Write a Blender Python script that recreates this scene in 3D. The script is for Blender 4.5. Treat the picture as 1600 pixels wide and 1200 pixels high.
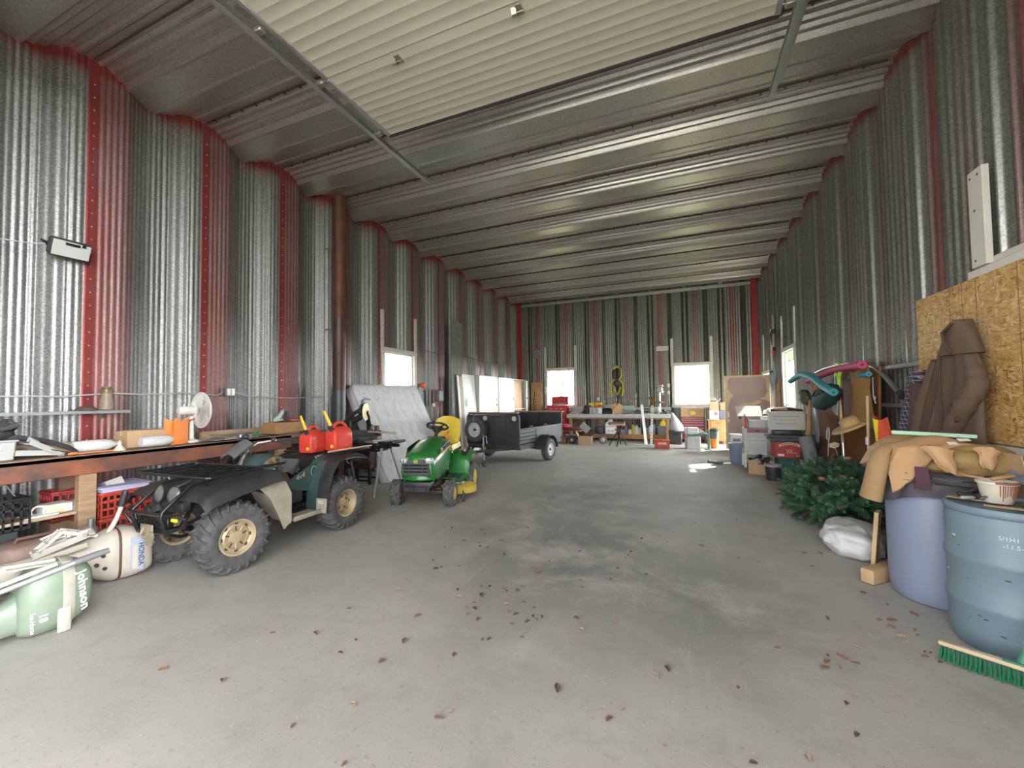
import bpy, bmesh, math, random
from math import sin, cos, pi, radians, sqrt, atan2, hypot, exp
from mathutils import Vector, Matrix, noise as mnoise
for _o in list(bpy.data.objects): bpy.data.objects.remove(_o)
SC = bpy.context.scene
COL = SC.collection
# ------------------------------------------------------------------ camera, sky, sun, exposure
FPX, YAW, PITCH, ROLL = 644.68, .38771, .03582, -.01315
CAMZ = 1.6
fw = Vector((-sin(YAW)*cos(PITCH), cos(YAW)*cos(PITCH), sin(PITCH)))
rt = Vector((cos(YAW), sin(YAW), 0.0)); up = rt.cross(fw)
rt2 = cos(ROLL)*rt + sin(ROLL)*up; up2 = -sin(ROLL)*rt + cos(ROLL)*up
cam_d = bpy.data.cameras.new('camera'); cam = bpy.data.objects.new('camera', cam_d); COL.objects.link(cam)
cam_d.sensor_fit = 'HORIZONTAL'; cam_d.sensor_width = 36.0; cam_d.lens = 36.0*FPX/1600.0
cam_d.clip_start = .05; cam_d.clip_end = 300
mw = Matrix((rt2, up2, -fw)).transposed().to_4x4(); mw.translation = (0, 0, CAMZ); cam.matrix_world = mw
SC.camera = cam
SC.view_settings.view_transform = 'Standard'; SC.view_settings.look = 'None'
SC.view_settings.gamma = 1.0; SC.view_settings.use_curve_mapping = False
SC.view_settings.exposure = 0.78
world = bpy.data.worlds.new('sky'); SC.world = world; world.use_nodes = True
wn = world.node_tree; wn.nodes.clear()
w_out = wn.nodes.new('ShaderNodeOutputWorld'); w_bg = wn.nodes.new('ShaderNodeBackground')
w_bg.inputs[0].default_value = (.95, .975, 1.0, 1)
w_tc = wn.nodes.new('ShaderNodeTexCoord'); w_sx = wn.nodes.new('ShaderNodeSeparateXYZ'); wn.links.new(w_tc.outputs['Generated'], w_sx.inputs[0])
w_mr = wn.nodes.new('ShaderNodeMapRange'); w_mr.inputs[1].default_value = .0; w_mr.inputs[2].default_value = .75   # hazy bright horizon, greyer overhead
w_mr.inputs[3].default_value = 5.6; w_mr.inputs[4].default_value = 1.3
wn.links.new(w_sx.outputs['Z'], w_mr.inputs[0])
w_dp = wn.nodes.new('ShaderNodeVectorMath'); w_dp.operation = 'DOT_PRODUCT'; w_dp.inputs[1].default_value = (.76, .65, 0)   # hazy glow on the sun's side of the sky
wn.links.new(w_tc.outputs['Generated'], w_dp.inputs[0])
w_gl = wn.nodes.new('ShaderNodeMapRange'); w_gl.inputs[1].default_value = .1; w_gl.inputs[2].default_value = 1.0; w_gl.inputs[3].default_value = 1.0; w_gl.inputs[4].default_value = 14.0
wn.links.new(w_dp.outputs['Value'], w_gl.inputs[0])
w_mu = wn.nodes.new('ShaderNodeMath'); w_mu.operation = 'MULTIPLY'; wn.links.new(w_mr.outputs[0], w_mu.inputs[0]); wn.links.new(w_gl.outputs[0], w_mu.inputs[1])
wn.links.new(w_mu.outputs[0], w_bg.inputs[1])
wn.links.new(w_bg.outputs[0], w_out.inputs[0])
SC.cycles.diffuse_bounces = 8; SC.cycles.glossy_bounces = 8; SC.cycles.max_bounces = 14
sun_d = bpy.data.lights.new('sun', 'SUN'); sun = bpy.data.objects.new('sun', sun_d); COL.objects.link(sun)
sun_d.energy = 14.0; sun_d.angle = radians(1.2); sun_d.color = (1, .95, .86)
sun.rotation_euler = Vector((-1.0, -.85, -1.1)).to_track_quat('-Z', 'Y').to_euler()

R = random.Random(7)
# ------------------------------------------------------------------ materials
MATS = {}
def mat(name, col=(.5, .5, .5), rough=.5, metal=0.0, var=0.0, vscale=6.0, bump=0.0, bscale=40.0, spec=None, col2=None, trans=0.0, alpha=1.0, coat=0.0, emit=None, stretch=None):
    """principled material; var mixes col towards col2 (or darker) by noise, bump adds grain"""
    if name in MATS: return MATS[name]
    m = bpy.data.materials.new(name); m.use_nodes = True; MATS[name] = m
    nt = m.node_tree; b = nt.nodes['Principled BSDF']
    c4 = (*col, 1)
    b.inputs['Base Color'].default_value = c4; b.inputs['Roughness'].default_value = rough; b.inputs['Metallic'].default_value = metal
    if spec is not None: b.inputs['Specular IOR Level'].default_value = spec
    if trans: b.inputs['Transmission Weight'].default_value = trans
    if alpha < 1: b.inputs['Alpha'].default_value = alpha
    if coat: b.inputs['Coat Weight'].default_value = coat
    if emit: b.inputs['Emission Color'].default_value = (*emit[:3], 1); b.inputs['Emission Strength'].default_value = emit[3]
    if var or bump:
        tc = nt.nodes.new('ShaderNodeTexCoord'); src = tc.outputs['Object']
        if stretch:
            mp = nt.nodes.new('ShaderNodeMapping'); mp.inputs['Scale'].default_value = stretch
            nt.links.new(src, mp.inputs[0]); src = mp.outputs[0]
    if var:
        n = nt.nodes.new('ShaderNodeTexNoise'); n.inputs['Scale'].default_value = vscale; n.inputs['Detail'].default_value = 6; n.inputs['Roughness'].default_value = .62
        nt.links.new(src, n.inputs[0])
        r = nt.nodes.new('ShaderNodeValToRGB'); r.color_ramp.elements[0].position = .36; r.color_ramp.elements[1].position = .66
        r.color_ramp.elements[0].color = (0, 0, 0, 1); r.color_ramp.elements[1].color = (var, var, var, 1)
        nt.links.new(n.outputs[0], r.inputs[0])
        mx = nt.nodes.new('ShaderNodeMix'); mx.data_type = 'RGBA'
        c2 = col2 or tuple(x*.45 for x in col)
        mx.inputs['A'].default_value = c4; mx.inputs['B'].default_value = (*c2, 1)
        nt.links.new(r.outputs[0], mx.inputs['Factor']); nt.links.new(mx.outputs['Result'], b.inputs['Base Color'])
    if bump:
        n = nt.nodes.new('ShaderNodeTexNoise'); n.inputs['Scale'].default_value = bscale; n.inputs['Detail'].default_value = 4
        nt.links.new(src, n.inputs[0])
        bp = nt.nodes.new('ShaderNodeBump'); bp.inputs['Strength'].default_value = bump; bp.inputs['Distance'].default_value = .01
        nt.links.new(n.outputs[0], bp.inputs['Height']); nt.links.new(bp.outputs[0], b.inputs['Normal'])
    return m
# ------------------------------------------------------------------ mesh building
def rotm(rx=0, ry=0, rz=0): return Matrix.Rotation(rz, 4, 'Z') @ Matrix.Rotation(ry, 4, 'Y') @ Matrix.Rotation(rx, 4, 'X')
def frame_to(d):
    """rotation taking +Z to direction d"""
    return Vector(d).normalized().to_track_quat('Z', 'Y').to_matrix().to_4x4()
class B:
    """collects shapes into one mesh"""
    def __init__(s, M=None): s.bm = bmesh.new(); s.M = M or Matrix.Identity(4); s.mi = 0
    def add(s, verts, faces, M=None, smooth=True):
        T = s.M @ M if M is not None else s.M
        vs = [s.bm.verts.new(T @ Vector(v)) for v in verts]
        for f in faces:
            try:
                fc = s.bm.faces.new([vs[i] for i in f]); fc.smooth = smooth; fc.material_index = s.mi
            except ValueError: pass
        return vs
    def box(s, c, d, rot=(0, 0, 0), bev=0.0, seg=1, M=None, taper=None):
        """centre c, full dims d; taper scales the top in x,y"""
        x, y, z = d[0]/2, d[1]/2, d[2]/2; tx, ty = taper or (1, 1)
        bm = bmesh.new()
        co = [(-x, -y, -z), (x, -y, -z), (x, y, -z), (-x, y, -z), (-x*tx, -y*ty, z), (x*tx, -y*ty, z), (x*tx, y*ty, z), (-x*tx, y*ty, z)]
        vs = [bm.verts.new(v) for v in co]
        for f in ((0, 3, 2, 1), (4, 5, 6, 7), (0, 1, 5, 4), (1, 2, 6, 5), (2, 3, 7, 6), (3, 0, 4, 7)): bm.faces.new([vs[i] for i in f])
        if bev > 0: bmesh.ops.bevel(bm, geom=list(bm.edges), offset=min(bev, .49*min(d)), segments=seg, profile=.5, affect='EDGES')
        T = Matrix.Translation(c) @ rotm(*rot)
        if M is not None: T = M @ T
        bm.verts.ensure_lookup_table(); bm.verts.index_update()
        s.add([v.co.copy() for v in bm.verts], [[v.index for v in f.verts] for f in bm.faces], T)
        bm.free(); return s
    def bar(s, p0, p1, w, h, bev=0.0, roll=0.0):
        """rectangular bar from p0 to p1"""
        p0, p1 = Vector(p0), Vector(p1); d = p1-p0
        T = Matrix.Translation((p0+p1)/2) @ frame_to(d) @ Matrix.Rotation(roll, 4, 'Z')
        return s.box((0, 0, 0), (w, h, d.length), bev=bev, M=T)
    def tube(s, pts, r, seg=8, closed=False, cap=True, flat=None):
        """round tube through points; r number or list; flat=(scale of 2nd axis)"""
        P = [Vector(p) for p in pts]; n = len(P)
        rs = r if isinstance(r, (list, tuple)) else [r]*n
        verts = []; faces = []; N = None
        for i in range(n):
            if closed: t = P[(i+1) % n]-P[i-1]
            else: t = P[min(i+1, n-1)]-P[max(i-1, 0)]
            t = t.normalized() if t.length > 1e-9 else Vector((0, 0, 1))
            if N is None:
                a = Vector((0, 0, 1)) if abs(t.z) < .9 else Vector((1, 0, 0)); N = (a-t*a.dot(t)).normalized()
            else:
                N = N-t*N.dot(t); N = N.normalized() if N.length > 1e-6 else t.orthogonal().normalized()
            Bn = t.cross(N)
            for k in range(seg):
                a = 2*pi*k/seg
                verts.append(P[i]+(N*cos(a)*(flat or 1)+Bn*sin(a))*rs[i])
        m = n if closed else n-1
        for i in range(m):
            for k in range(seg):
                a, b = i*seg+k, i*seg+(k+1) % seg; c, d = ((i+1) % n)*seg+(k+1) % seg, ((i+1) % n)*seg+k
                faces.append((a, b, c, d))
        if cap and not closed: faces.append(tuple(range(seg))[::-1]); faces.append(tuple(range((n-1)*seg, n*seg)))
        s.add(verts, faces); return s
    def cyl(s, p0, p1, r0, r1=None, seg=16, cap=True):
        return s.tube([p0, p1], [r0, r0 if r1 is None else r1], seg, cap=cap)
    def lathe(s, prof, M=None, seg=24, a0=0.0, a1=2*pi, cap=True):
        """profile [(r,z)...] about Z"""
        full = abs(a1-a0-2*pi) < 1e-6; k = seg if full else seg+1
        verts = []; faces = []
        for (r, z) in prof:
            for i in range(k):
                a = a0+(a1-a0)*i/seg; verts.append((r*cos(a), r*sin(a), z))
        for j in range(len(prof)-1):
            for i in range(seg):
                i2 = (i+1) % k; q = (j*k+i, j*k+i2, (j+1)*k+i2, (j+1)*k+i)
                faces.append(q)
        if full and cap:
            if prof[0][0] > 1e-5: faces.append(tuple(range(k))[::-1])
            if prof[-1][0] > 1e-5: faces.append(tuple(range((len(prof)-1)*k, len(prof)*k)))
        s.add(verts, faces, M); return s
    def prism(s, outline, t, M=None, bev=0.0):
        """2-D outline (x,y) extruded from z=0 to z=t"""
        bm = bmesh.new(); n = len(outline)
        lo = [bm.verts.new((x, y, 0)) for x, y in outline]; hi = [bm.verts.new((x, y, t)) for x, y in outline]
        try: bm.faces.new(lo[::-1]); bm.faces.new(hi)
        except ValueError: pass
        for i in range(n): bm.faces.new((lo[i], lo[(i+1) % n], hi[(i+1) % n], hi[i]))
        bmesh.ops.recalc_face_normals(bm, faces=bm.faces)
        if bev > 0: bmesh.ops.bevel(bm, geom=[e for e in bm.edges if e.calc_face_angle(0) > .5], offset=bev, segments=1, affect='EDGES')
        bm.verts.index_update()
        s.add([v.co.copy() for v in bm.verts], [[v.index for v in f.verts] for f in bm.faces], M); bm.free(); return s
    def sph(s, c, r, seg=14, ring=9, M=None):
        rr = r if isinstance(r, (tuple, list)) else (r, r, r)
        T = Matrix.Translation(c)
        if M is not None: T = M @ T
        T = T @ Matrix.Diagonal((*rr, 1))
        prof = [(sin(pi*j/ring), -cos(pi*j/ring)) for j in range(ring+1)]; prof[0] = (0, -1); prof[-1] = (0, 1)
        return s.lathe([(max(p, 1e-6), z) for p, z in prof], T, seg)
    def torus(s, c, R0, r, M=None, seg=28, rseg=8, sq=1.0):
        pts = [(R0*cos(2*pi*i/seg), R0*sin(2*pi*i/seg), 0) for i in range(seg)]
        T = Matrix.Translation(c) @ (M if M is not None else Matrix.Identity(4))
        old = s.M; s.M = old @ T; s.tube(pts, r, rseg, closed=True); s.M = old; return s
    def loft(s, rings, closed=True, cap=True):
        """list of rings with equal number of points"""
        k = len(rings[0]); verts = [p for r in rings for p in r]; faces = []
        for j in range(len(rings)-1):
            for i in range(k if closed else k-1):
                i2 = (i+1) % k; faces.append((j*k+i, j*k+i2, (j+1)*k+i2, (j+1)*k+i))
        if cap and closed: faces.append(tuple(range(k))[::-1]); faces.append(tuple(range((len(rings)-1)*k, len(rings)*k)))
        s.add(verts, faces); return s
    def grid(s, fn, nu, nv, thick=0.0):
        """fn(u,v) u,v in 0..1 -> point; thick gives a second skin"""
        base = [Vector(fn(i/nu, j/nv)) for j in range(nv+1) for i in range(nu+1)]; W = nu+1
        q = [(j*W+i, j*W+i+1, (j+1)*W+i+1, (j+1)*W+i) for j in range(nv) for i in range(nu)]
        if thick:
            nr = [Vector((0, 0, 0)) for _ in base]
            for f in q:
                n = (base[f[1]]-base[f[0]]).cross(base[f[3]]-base[f[0]])
                for i in f: nr[i] += n
            nb = len(base)
            back = [p-(n.normalized() if n.length > 1e-12 else Vector((0, 0, 1)))*thick for p, n in zip(base, nr)]
            rim = [i for i in range(W)]+[j*W+nu for j in range(1, nv+1)]+[nv*W+i for i in range(nu-1, -1, -1)]+[j*W for j in range(nv-1, 0, -1)]
            f2 = [tuple(i+nb for i in f[::-1]) for f in q]
            f3 = [(rim[(i+1) % len(rim)], rim[i], rim[i]+nb, rim[(i+1) % len(rim)]+nb) for i in range(len(rim))]
            s.add(base+back, q+f2+f3)
        else: s.add(base, q)
        return s
    def fin(s, name, m, parent=None, ang=38, loc=None, recalc=True, label=None):
        if recalc: bmesh.ops.recalc_face_normals(s.bm, faces=s.bm.faces)
        me = bpy.data.meshes.new(name); s.bm.to_mesh(me); s.bm.free()
        for x in (m if isinstance(m, (list, tuple)) else [m]): me.materials.append(x)
        me.set_sharp_from_angle(angle=radians(ang))
        o = bpy.data.objects.new(name, me); COL.objects.link(o)
        if parent is not None: o.parent = parent
        if loc is not None: o.location = loc
        if label: o['label'] = label
        return o
def tag(o, label, cat, group=None, kind=None):
    if label: o['label'] = label
    if cat: o['category'] = cat
    if group: o['group'] = group
    if kind: o['kind'] = kind
    return o
def thing(name, label, cat, loc=(0, 0, 0), rz=0.0, group=None, rot=None):
    o = bpy.data.objects.new(name, None); COL.objects.link(o); o.empty_display_size = .1
    o.location = loc; o.rotation_euler = rot or (0, 0, rz)
    return tag(o, label, cat, group)
def struct(o): o['kind'] = 'structure'; return o
def dup(root, loc=None, rz=None, label=None, group=None, rot=None):
    """a thing with copies of its parts and sub-parts"""
    r = root.copy(); COL.objects.link(r)
    if loc is not None: r.location = loc
    if rz is not None: r.rotation_euler = (0, 0, rz)
    if rot is not None: r.rotation_euler = rot
    if label: r['label'] = label
    if group: r['group'] = group
    for ch in list(root.children):
        c = ch.copy(); COL.objects.link(c); c.parent = r
        for g in list(ch.children):
            d = g.copy(); COL.objects.link(d); d.parent = c
    return r
FONT = None
def text(s, size, m, parent, M, depth=.002, name='lettering', bold=0.0, sx=1.0, shear=0.0, align='CENTER'):
    """words as a thin mesh; M places the text plane (x along the line, z out of it)"""
    cu = bpy.data.curves.new('t', 'FONT'); cu.body = s; cu.size = size; cu.extrude = depth/2; cu.align_x = align; cu.align_y = 'CENTER'; cu.offset = bold; cu.shear = shear; cu.resolution_u = 2
    ob = bpy.data.objects.new('t', cu); COL.objects.link(ob); bpy.context.view_layer.update()
    me = bpy.data.meshes.new_from_object(ob.evaluated_get(bpy.context.evaluated_depsgraph_get()))
    bpy.data.objects.remove(ob); bpy.data.curves.remove(cu)
    me.transform(M @ Matrix.Diagonal((sx, 1, 1, 1))); me.materials.clear(); me.materials.append(m); me.name = name
    o = bpy.data.objects.new(name, me); COL.objects.link(o); o.parent = parent
    return o
def basis(o, x, y, z=None):
    """matrix with origin o and axes x,y (z = x cross y)"""
    x = Vector(x).normalized(); y = Vector(y); y = (y-x*y.dot(x)).normalized(); z = x.cross(y)
    m = Matrix((x, y, z)).transposed().to_4x4(); m.translation = o; return m
def rrect(w, h, r, n=4):
    """rounded rectangle outline centred on 0"""
    out = []
    for cx, cy, a in ((w/2-r, h/2-r, 0), (-w/2+r, h/2-r, pi/2), (-w/2+r, -h/2+r, pi), (w/2-r, -h/2+r, 3*pi/2)):
        for i in range(n+1): out.append((cx+r*cos(a+pi/2*i/n), cy+r*sin(a+pi/2*i/n)))
    return out
def nz(x, y=0.0, z=0.0, s=1.0): return mnoise.noise(Vector((x*s, y*s, z*s)))
# ------------------------------------------------------------------ the steel shed
XL, XR, ZR, YB, PER, Y0 = -6.42, 2.52, 5.60, 16.55, 1.2644, 2.554
YF = -.15
def lerp(a, b, t): return a+(b-a)*t
def pw(u, pts):
    """piecewise linear, u wraps to 0..1"""
    u = u % 1.0
    for (a, x), (b, y) in zip(pts, pts[1:]):
        if u <= b: return lerp(x, y, (u-a)/(b-a)) if b > a else y
    return pts[-1][1]
WPROF = [(0, 0), (.25, 0), (.30, .012), (.40, .10), (.50, .185), (.55, .20), (.68, .20), (.73, .18), (.80, .08), (.86, .012), (.90, 0), (1, 0)]
RPROF = [(0, .13), (.05, .13), (.06, .112), (.09, .112), (.10, .13), (.13, .13), (.15, .092), (.19, .092), (.205, .052), (.25, .052), (.265, .012), (.28, -.012), (.30, -.012), (.315, 0), (.56, 0), (.575, -.012), (.60, -.012), (.615, .012), (.625, .048), (.68, .048), (.69, .082), (.75, .082), (.76, .112), (.82, .112), (.835, .13), (.89, .13), (.90, .112), (.93, .112), (.94, .13), (1, .13)]
def galv(name, dark, red_amt, base, metal=.8, rough=.36, olive=(1, 1, 1)):
    m = bpy.data.materials.new(name); m.use_nodes = True; nt = m.node_tree; b = nt.nodes['Principled BSDF']
    N = nt.nodes.new; L = nt.links.new
    tc = N('ShaderNodeTexCoord')
    vo = N('ShaderNodeTexVoronoi'); vo.inputs['Scale'].default_value = 75; L(tc.outputs['Object'], vo.inputs['Vector'])
    sp = N('ShaderNodeSeparateColor'); L(vo.outputs['Color'], sp.inputs[0])
    no = N('ShaderNodeTexNoise'); no.inputs['Scale'].default_value = 1.3; no.inputs['Detail'].default_value = 5
    mp = N('ShaderNodeMapping'); mp.inputs['Scale'].default_value = (3, 3, .35); L(tc.outputs['Object'], mp.inputs[0]); L(mp.outputs[0], no.inputs[0])
    m1 = N('ShaderNodeMath'); m1.operation = 'MULTIPLY_ADD'; m1.inputs[1].default_value = .13; m1.inputs[2].default_value = base-.065; L(sp.outputs[0], m1.inputs[0])
    m2 = N('ShaderNodeMath'); m2.operation = 'MULTIPLY_ADD'; m2.inputs[1].default_value = dark; L(no.outputs[0], m2.inputs[0]); L(m1.outputs[0], m2.inputs[2])
    cc = N('ShaderNodeCombineColor'); 
    for i in range(3):
        k = N('ShaderNodeMath'); k.operation = 'MULTIPLY'; k.inputs[1].default_value = olive[i]; L(m2.outputs[0], k.inputs[0]); L(k.outputs[0], cc.inputs[i])
    at = N('ShaderNodeAttribute'); at.attribute_name = 'red'
    n2 = N('ShaderNodeTexNoise'); n2.inputs['Scale'].default_value = 1.1; n2.inputs['Detail'].default_value = 4; n2.inputs['Roughness'].default_value = .6
    mp2 = N('ShaderNodeMapping'); mp2.inputs['Scale'].default_value = (1.6, 1.6, 1.0); L(tc.outputs['Object'], mp2.inputs[0]); L(mp2.outputs[0], n2.inputs[0])
    a1 = N('ShaderNodeMath'); a1.operation = 'MULTIPLY_ADD'; a1.inputs[1].default_value = 1.1; a1.inputs[2].default_value = -.5; L(n2.outputs[0], a1.inputs[0])
    a2 = N('ShaderNodeMath'); a2.operation = 'ADD'; a2.use_clamp = True; L(at.outputs['Fac'], a2.inputs[0])
    a3 = N('ShaderNodeMath'); a3.operation = 'MULTIPLY'; L(a1.outputs[0], a3.inputs[0])
    # noise only disturbs where there is some paint
    gt = N('ShaderNodeMath'); gt.operation = 'MINIMUM'; gt.inputs[1].default_value = .9; L(at.outputs['Fac'], gt.inputs[0]); L(gt.outputs[0], a3.inputs[1]); L(a3.outputs[0], a2.inputs[1])
    a4 = N('ShaderNodeMath'); a4.operation = 'MULTIPLY'; a4.inputs[1].default_value = red_amt; L(a2.outputs[0], a4.inputs[0])
    mx = N('ShaderNodeMix'); mx.data_type = 'RGBA'; mx.inputs['B'].default_value = (.215, .025, .02, 1)
    L(a4.outputs[0], mx.inputs['Factor']); L(cc.outputs[0], mx.inputs['A']); L(mx.outputs['Result'], b.inputs['Base Color'])
    me = N('ShaderNodeMath'); me.operation = 'MULTIPLY_ADD'; me.inputs[1].default_value = -metal*.5; me.inputs[2].default_value = metal; L(a4.outputs[0], me.inputs[0]); L(me.outputs[0], b.inputs['Metallic'])
    r1 = N('ShaderNodeMath'); r1.operation = 'MULTIPLY_ADD'; r1.inputs[1].default_value = .10; r1.inputs[2].default_value = rough-.05; L(sp.outputs[1], r1.inputs[0]); L(r1.outputs[0], b.inputs['Roughness'])
    return m
M_WALL = galv('galvanised_wall', .10, .95, .20, rough=.53, olive=(1, .99, .95))
M_BACK = galv('galvanised_back_wall', .10, .9, .13, olive=(1, .99, .84), rough=.42)
M_WALLR = galv('galvanised_wall_right', .12, .85, .22, rough=.40, olive=(1, .99, .90))
M_ROOF = galv('galvanised_roof', .06, 0, .44, olive=(1, .985, .88), rough=.37)
def red_left(u, z, k):
    u = u % 1.0
    r = 1.0 if (u < .055 or u > .985) else (.70-.3*(u-.055)/.30 if u < .34 else (.5*(.40-u)/.06 if u < .40 else 0.0))
    if k > 3: r *= .72
    if k >= 6: r *= .8
    top = ZR+.1-z
    r = max(r, 1.15*exp(-(top/.16)**2) if top < .6 else 0)
    return r
def red_right(u, z, k):
    u = u % 1.0
    r = .85 if .58 < u < .63 else (.45 if .55 < u < .70 else (.12 if u > .95 or u < .1 else 0.0))
    if k > 2: r *= .4
    if k > 6: r *= .5
    return max(r, 1.1*exp(-((ZR+.1-z)/.13)**2) if z > ZR-.5 else 0)
def corr_wall(name, x0, sgn, ya, yb, redf, holes, rib=.014, nrib=20, sub=6):
    """wall along Y; profile goes outward by WPROF; holes (y0,y1,z0,z1) left open"""
    n = int((yb-ya)/PER*nrib*sub); cols = [ya+(yb-ya)*i/n for i in range(n+1)]
    for h in holes: cols += [h[0], h[1]]
    cols = sorted(set(cols))
    zs = sorted(set([0, .3, .7, 1.1, 1.6, 2.2, 2.9, 3.6, 4.3, 4.8, 5.1, 5.3, 5.42, 5.5, 5.56, 5.62, 5.7, 5.86]+[h[2] for h in holes]+[h[3] for h in holes]))
    bm = bmesh.new(); lay = bm.verts.layers.float.new('red'); V = []
    for y in cols:
        u = (y-Y0)/PER; k = math.floor(u); d = pw(u, WPROF)
        uu = u % 1.0
        flat = .012 < uu < .055
        rb = 0 if flat else (rib*abs(cos(pi*u*nrib)) if sgn < 0 else rib*max(0, cos(2*pi*u*nrib))**1.4)
        if sgn > 0: d *= .5
        if flat: d -= .012
        x = x0+sgn*(d+rib-rb)
        c = []
        for z in zs:
            v = bm.verts.new((x, y, z)); v[lay] = redf(u, z, k); c.append(v)
        V.append(c)
    for i in range(len(cols)-1):
        ym = (cols[i]+cols[i+1])/2
        for j in range(len(zs)-1):
            zm = (zs[j]+zs[j+1])/2
            if any(h[0] < ym < h[1] and h[2] < zm < h[3] for h in holes): continue
            q = [V[i][j], V[i+1][j], V[i+1][j+1], V[i][j+1]]
            f = bm.faces.new(q if sgn > 0 else q[::-1]); f.smooth = True
    me = bpy.data.meshes.new(name); bm.to_mesh(me); bm.free(); me.materials.append(M_WALL if sgn < 0 else M_WALLR); me.set_sharp_from_angle(angle=radians(50))
    o = bpy.data.objects.new(name, me); COL.objects.link(o); return struct(o)
WIN_L = (7.78, 8.98, 1.27, 2.78)
WIN_R = (11.5, 12.72, 1.30, 2.74)
DOOR_R = (14.15, 15.35, 0, 2.27)
WIN_OSB = (2.7, 4.9, 1.17, 2.68)
wl = corr_wall('wall_left', XL, -1, YF, YB, red_left, [WIN_L])
wr = corr_wall('wall_right', XR, 1, YF, YB, red_right, [WIN_R, DOOR_R], .026, 10, 12)
for k_ in range(-1, 9):   # bolts down the lapped seams
    b = B()
    for q_ in range(34 if k_ < 5 else 0): b.cyl((XL+.006, Y0+PER*k_+.032, .25+.157*q_), (XL+.013, Y0+PER*k_+.032, .25+.157*q_), .009, seg=6)
    if k_ < 5: b.fin('seam_bolt', mat('bolt_bright', (.45, .42, .40), .35, .7), wl)
# back wall along X
WB2 = (-5.17, -4.0, 1.27, 2.78); WB3 = (-.22, 1.02, 1.27, 2.78)
def back_wall():
    bp = 1.22; nr = 15; sub = 5
    n = int((XR-XL+.6)/bp*nr*sub); cols = [XL-.3+(XR-XL+.6)*i/n for i in range(n+1)]
    hs = [WB2, WB3]
    for h in hs: cols += [h[0], h[1]]
    cols = sorted(set(cols)); zs = sorted(set([0, .5, 1.0, 1.6, 2.2, 3, 4, 5, 5.4, 5.86]+[h[2] for h in hs]+[h[3] for h in hs]))
    bm = bmesh.new(); lay = bm.verts.layers.float.new('red'); V = []
    P = [(0, 0), (.30, 0), (.33, .05), (.37, .05), (.40, 0), (.70, 0), (.74, .09), (.82, .09), (.86, 0), (1, 0)]
    for x in cols:
        u = (x-XL)/bp+.35; k = math.floor(u); uu = u % 1
        y = YB+pw(u, P)*1.3+.012*(1-abs(cos(pi*u*nr)))
        r = .85 if uu < .05 else (.5 if uu < .14 else 0)
        r *= (.55, 1, .7, .9, .4, .8, .6, .75)[k % 8]
        c = []
        for z in zs:
            v = bm.verts.new((x, y, z)); v[lay] = r; c.append(v)
        V.append(c)
    for i in range(len(cols)-1):
        xm = (cols[i]+cols[i+1])/2
        for j in range(len(zs)-1):
            zm = (zs[j]+zs[j+1])/2
            if any(h[0] < xm < h[1] and h[2] < zm < h[3] for h in hs): continue
            bm.faces.new((V[i][j], V[i+1][j], V[i+1][j+1], V[i][j+1])).smooth = True
    me = bpy.data.meshes.new('wall_back'); bm.to_mesh(me); bm.free(); me.materials.append(M_BACK); me.set_sharp_from_angle(angle=radians(50))
    o = bpy.data.objects.new('wall_back', me); COL.objects.link(o); struct(o)
back_wall()
def roof():
    n = int((YB-YF)/PER*100); b = B()
    ys = [YF+(YB-YF+.1)*i/n for i in range(n+1)]
    xs = [XL-.35, XL+1.5, -2, 0, XR-1, XR+.35]
    def zf(y):
        u = (y-Y0)/PER; uu = u % 1
        z = ZR+pw(u, RPROF)
        return z
    vs = [(x, y, zf(y)) for y in ys for x in xs]; W = len(xs)
    fs = [(j*W+i, (j+1)*W+i, (j+1)*W+i+1, j*W+i+1) for j in range(n) for i in range(W-1)]
    b.add(vs, fs)
    o = struct(b.fin('ceiling', M_ROOF, ang=30, recalc=False))
    # bolted seams that hang below the recesses
    m = mat('dark_seam', (.10, .055, .045), .6, .3)
    for k in range(-2, 12):
        y = Y0+PER*k
        if y > YB-.3 or y < YF+.2: continue
        b = B(); b.box(((XL+XR)/2, y, ZR+.117), (XR-XL-.1, .006, .03))
        if k > 0:
            x = XL+.25
            while x < XR-.1:
                b.cyl((x, y-.02, ZR+.10), (x, y+.02, ZR+.10), .014, seg=6)
                x += .28
        b.fin('bolted_seam', m, o)
roof()
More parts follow.
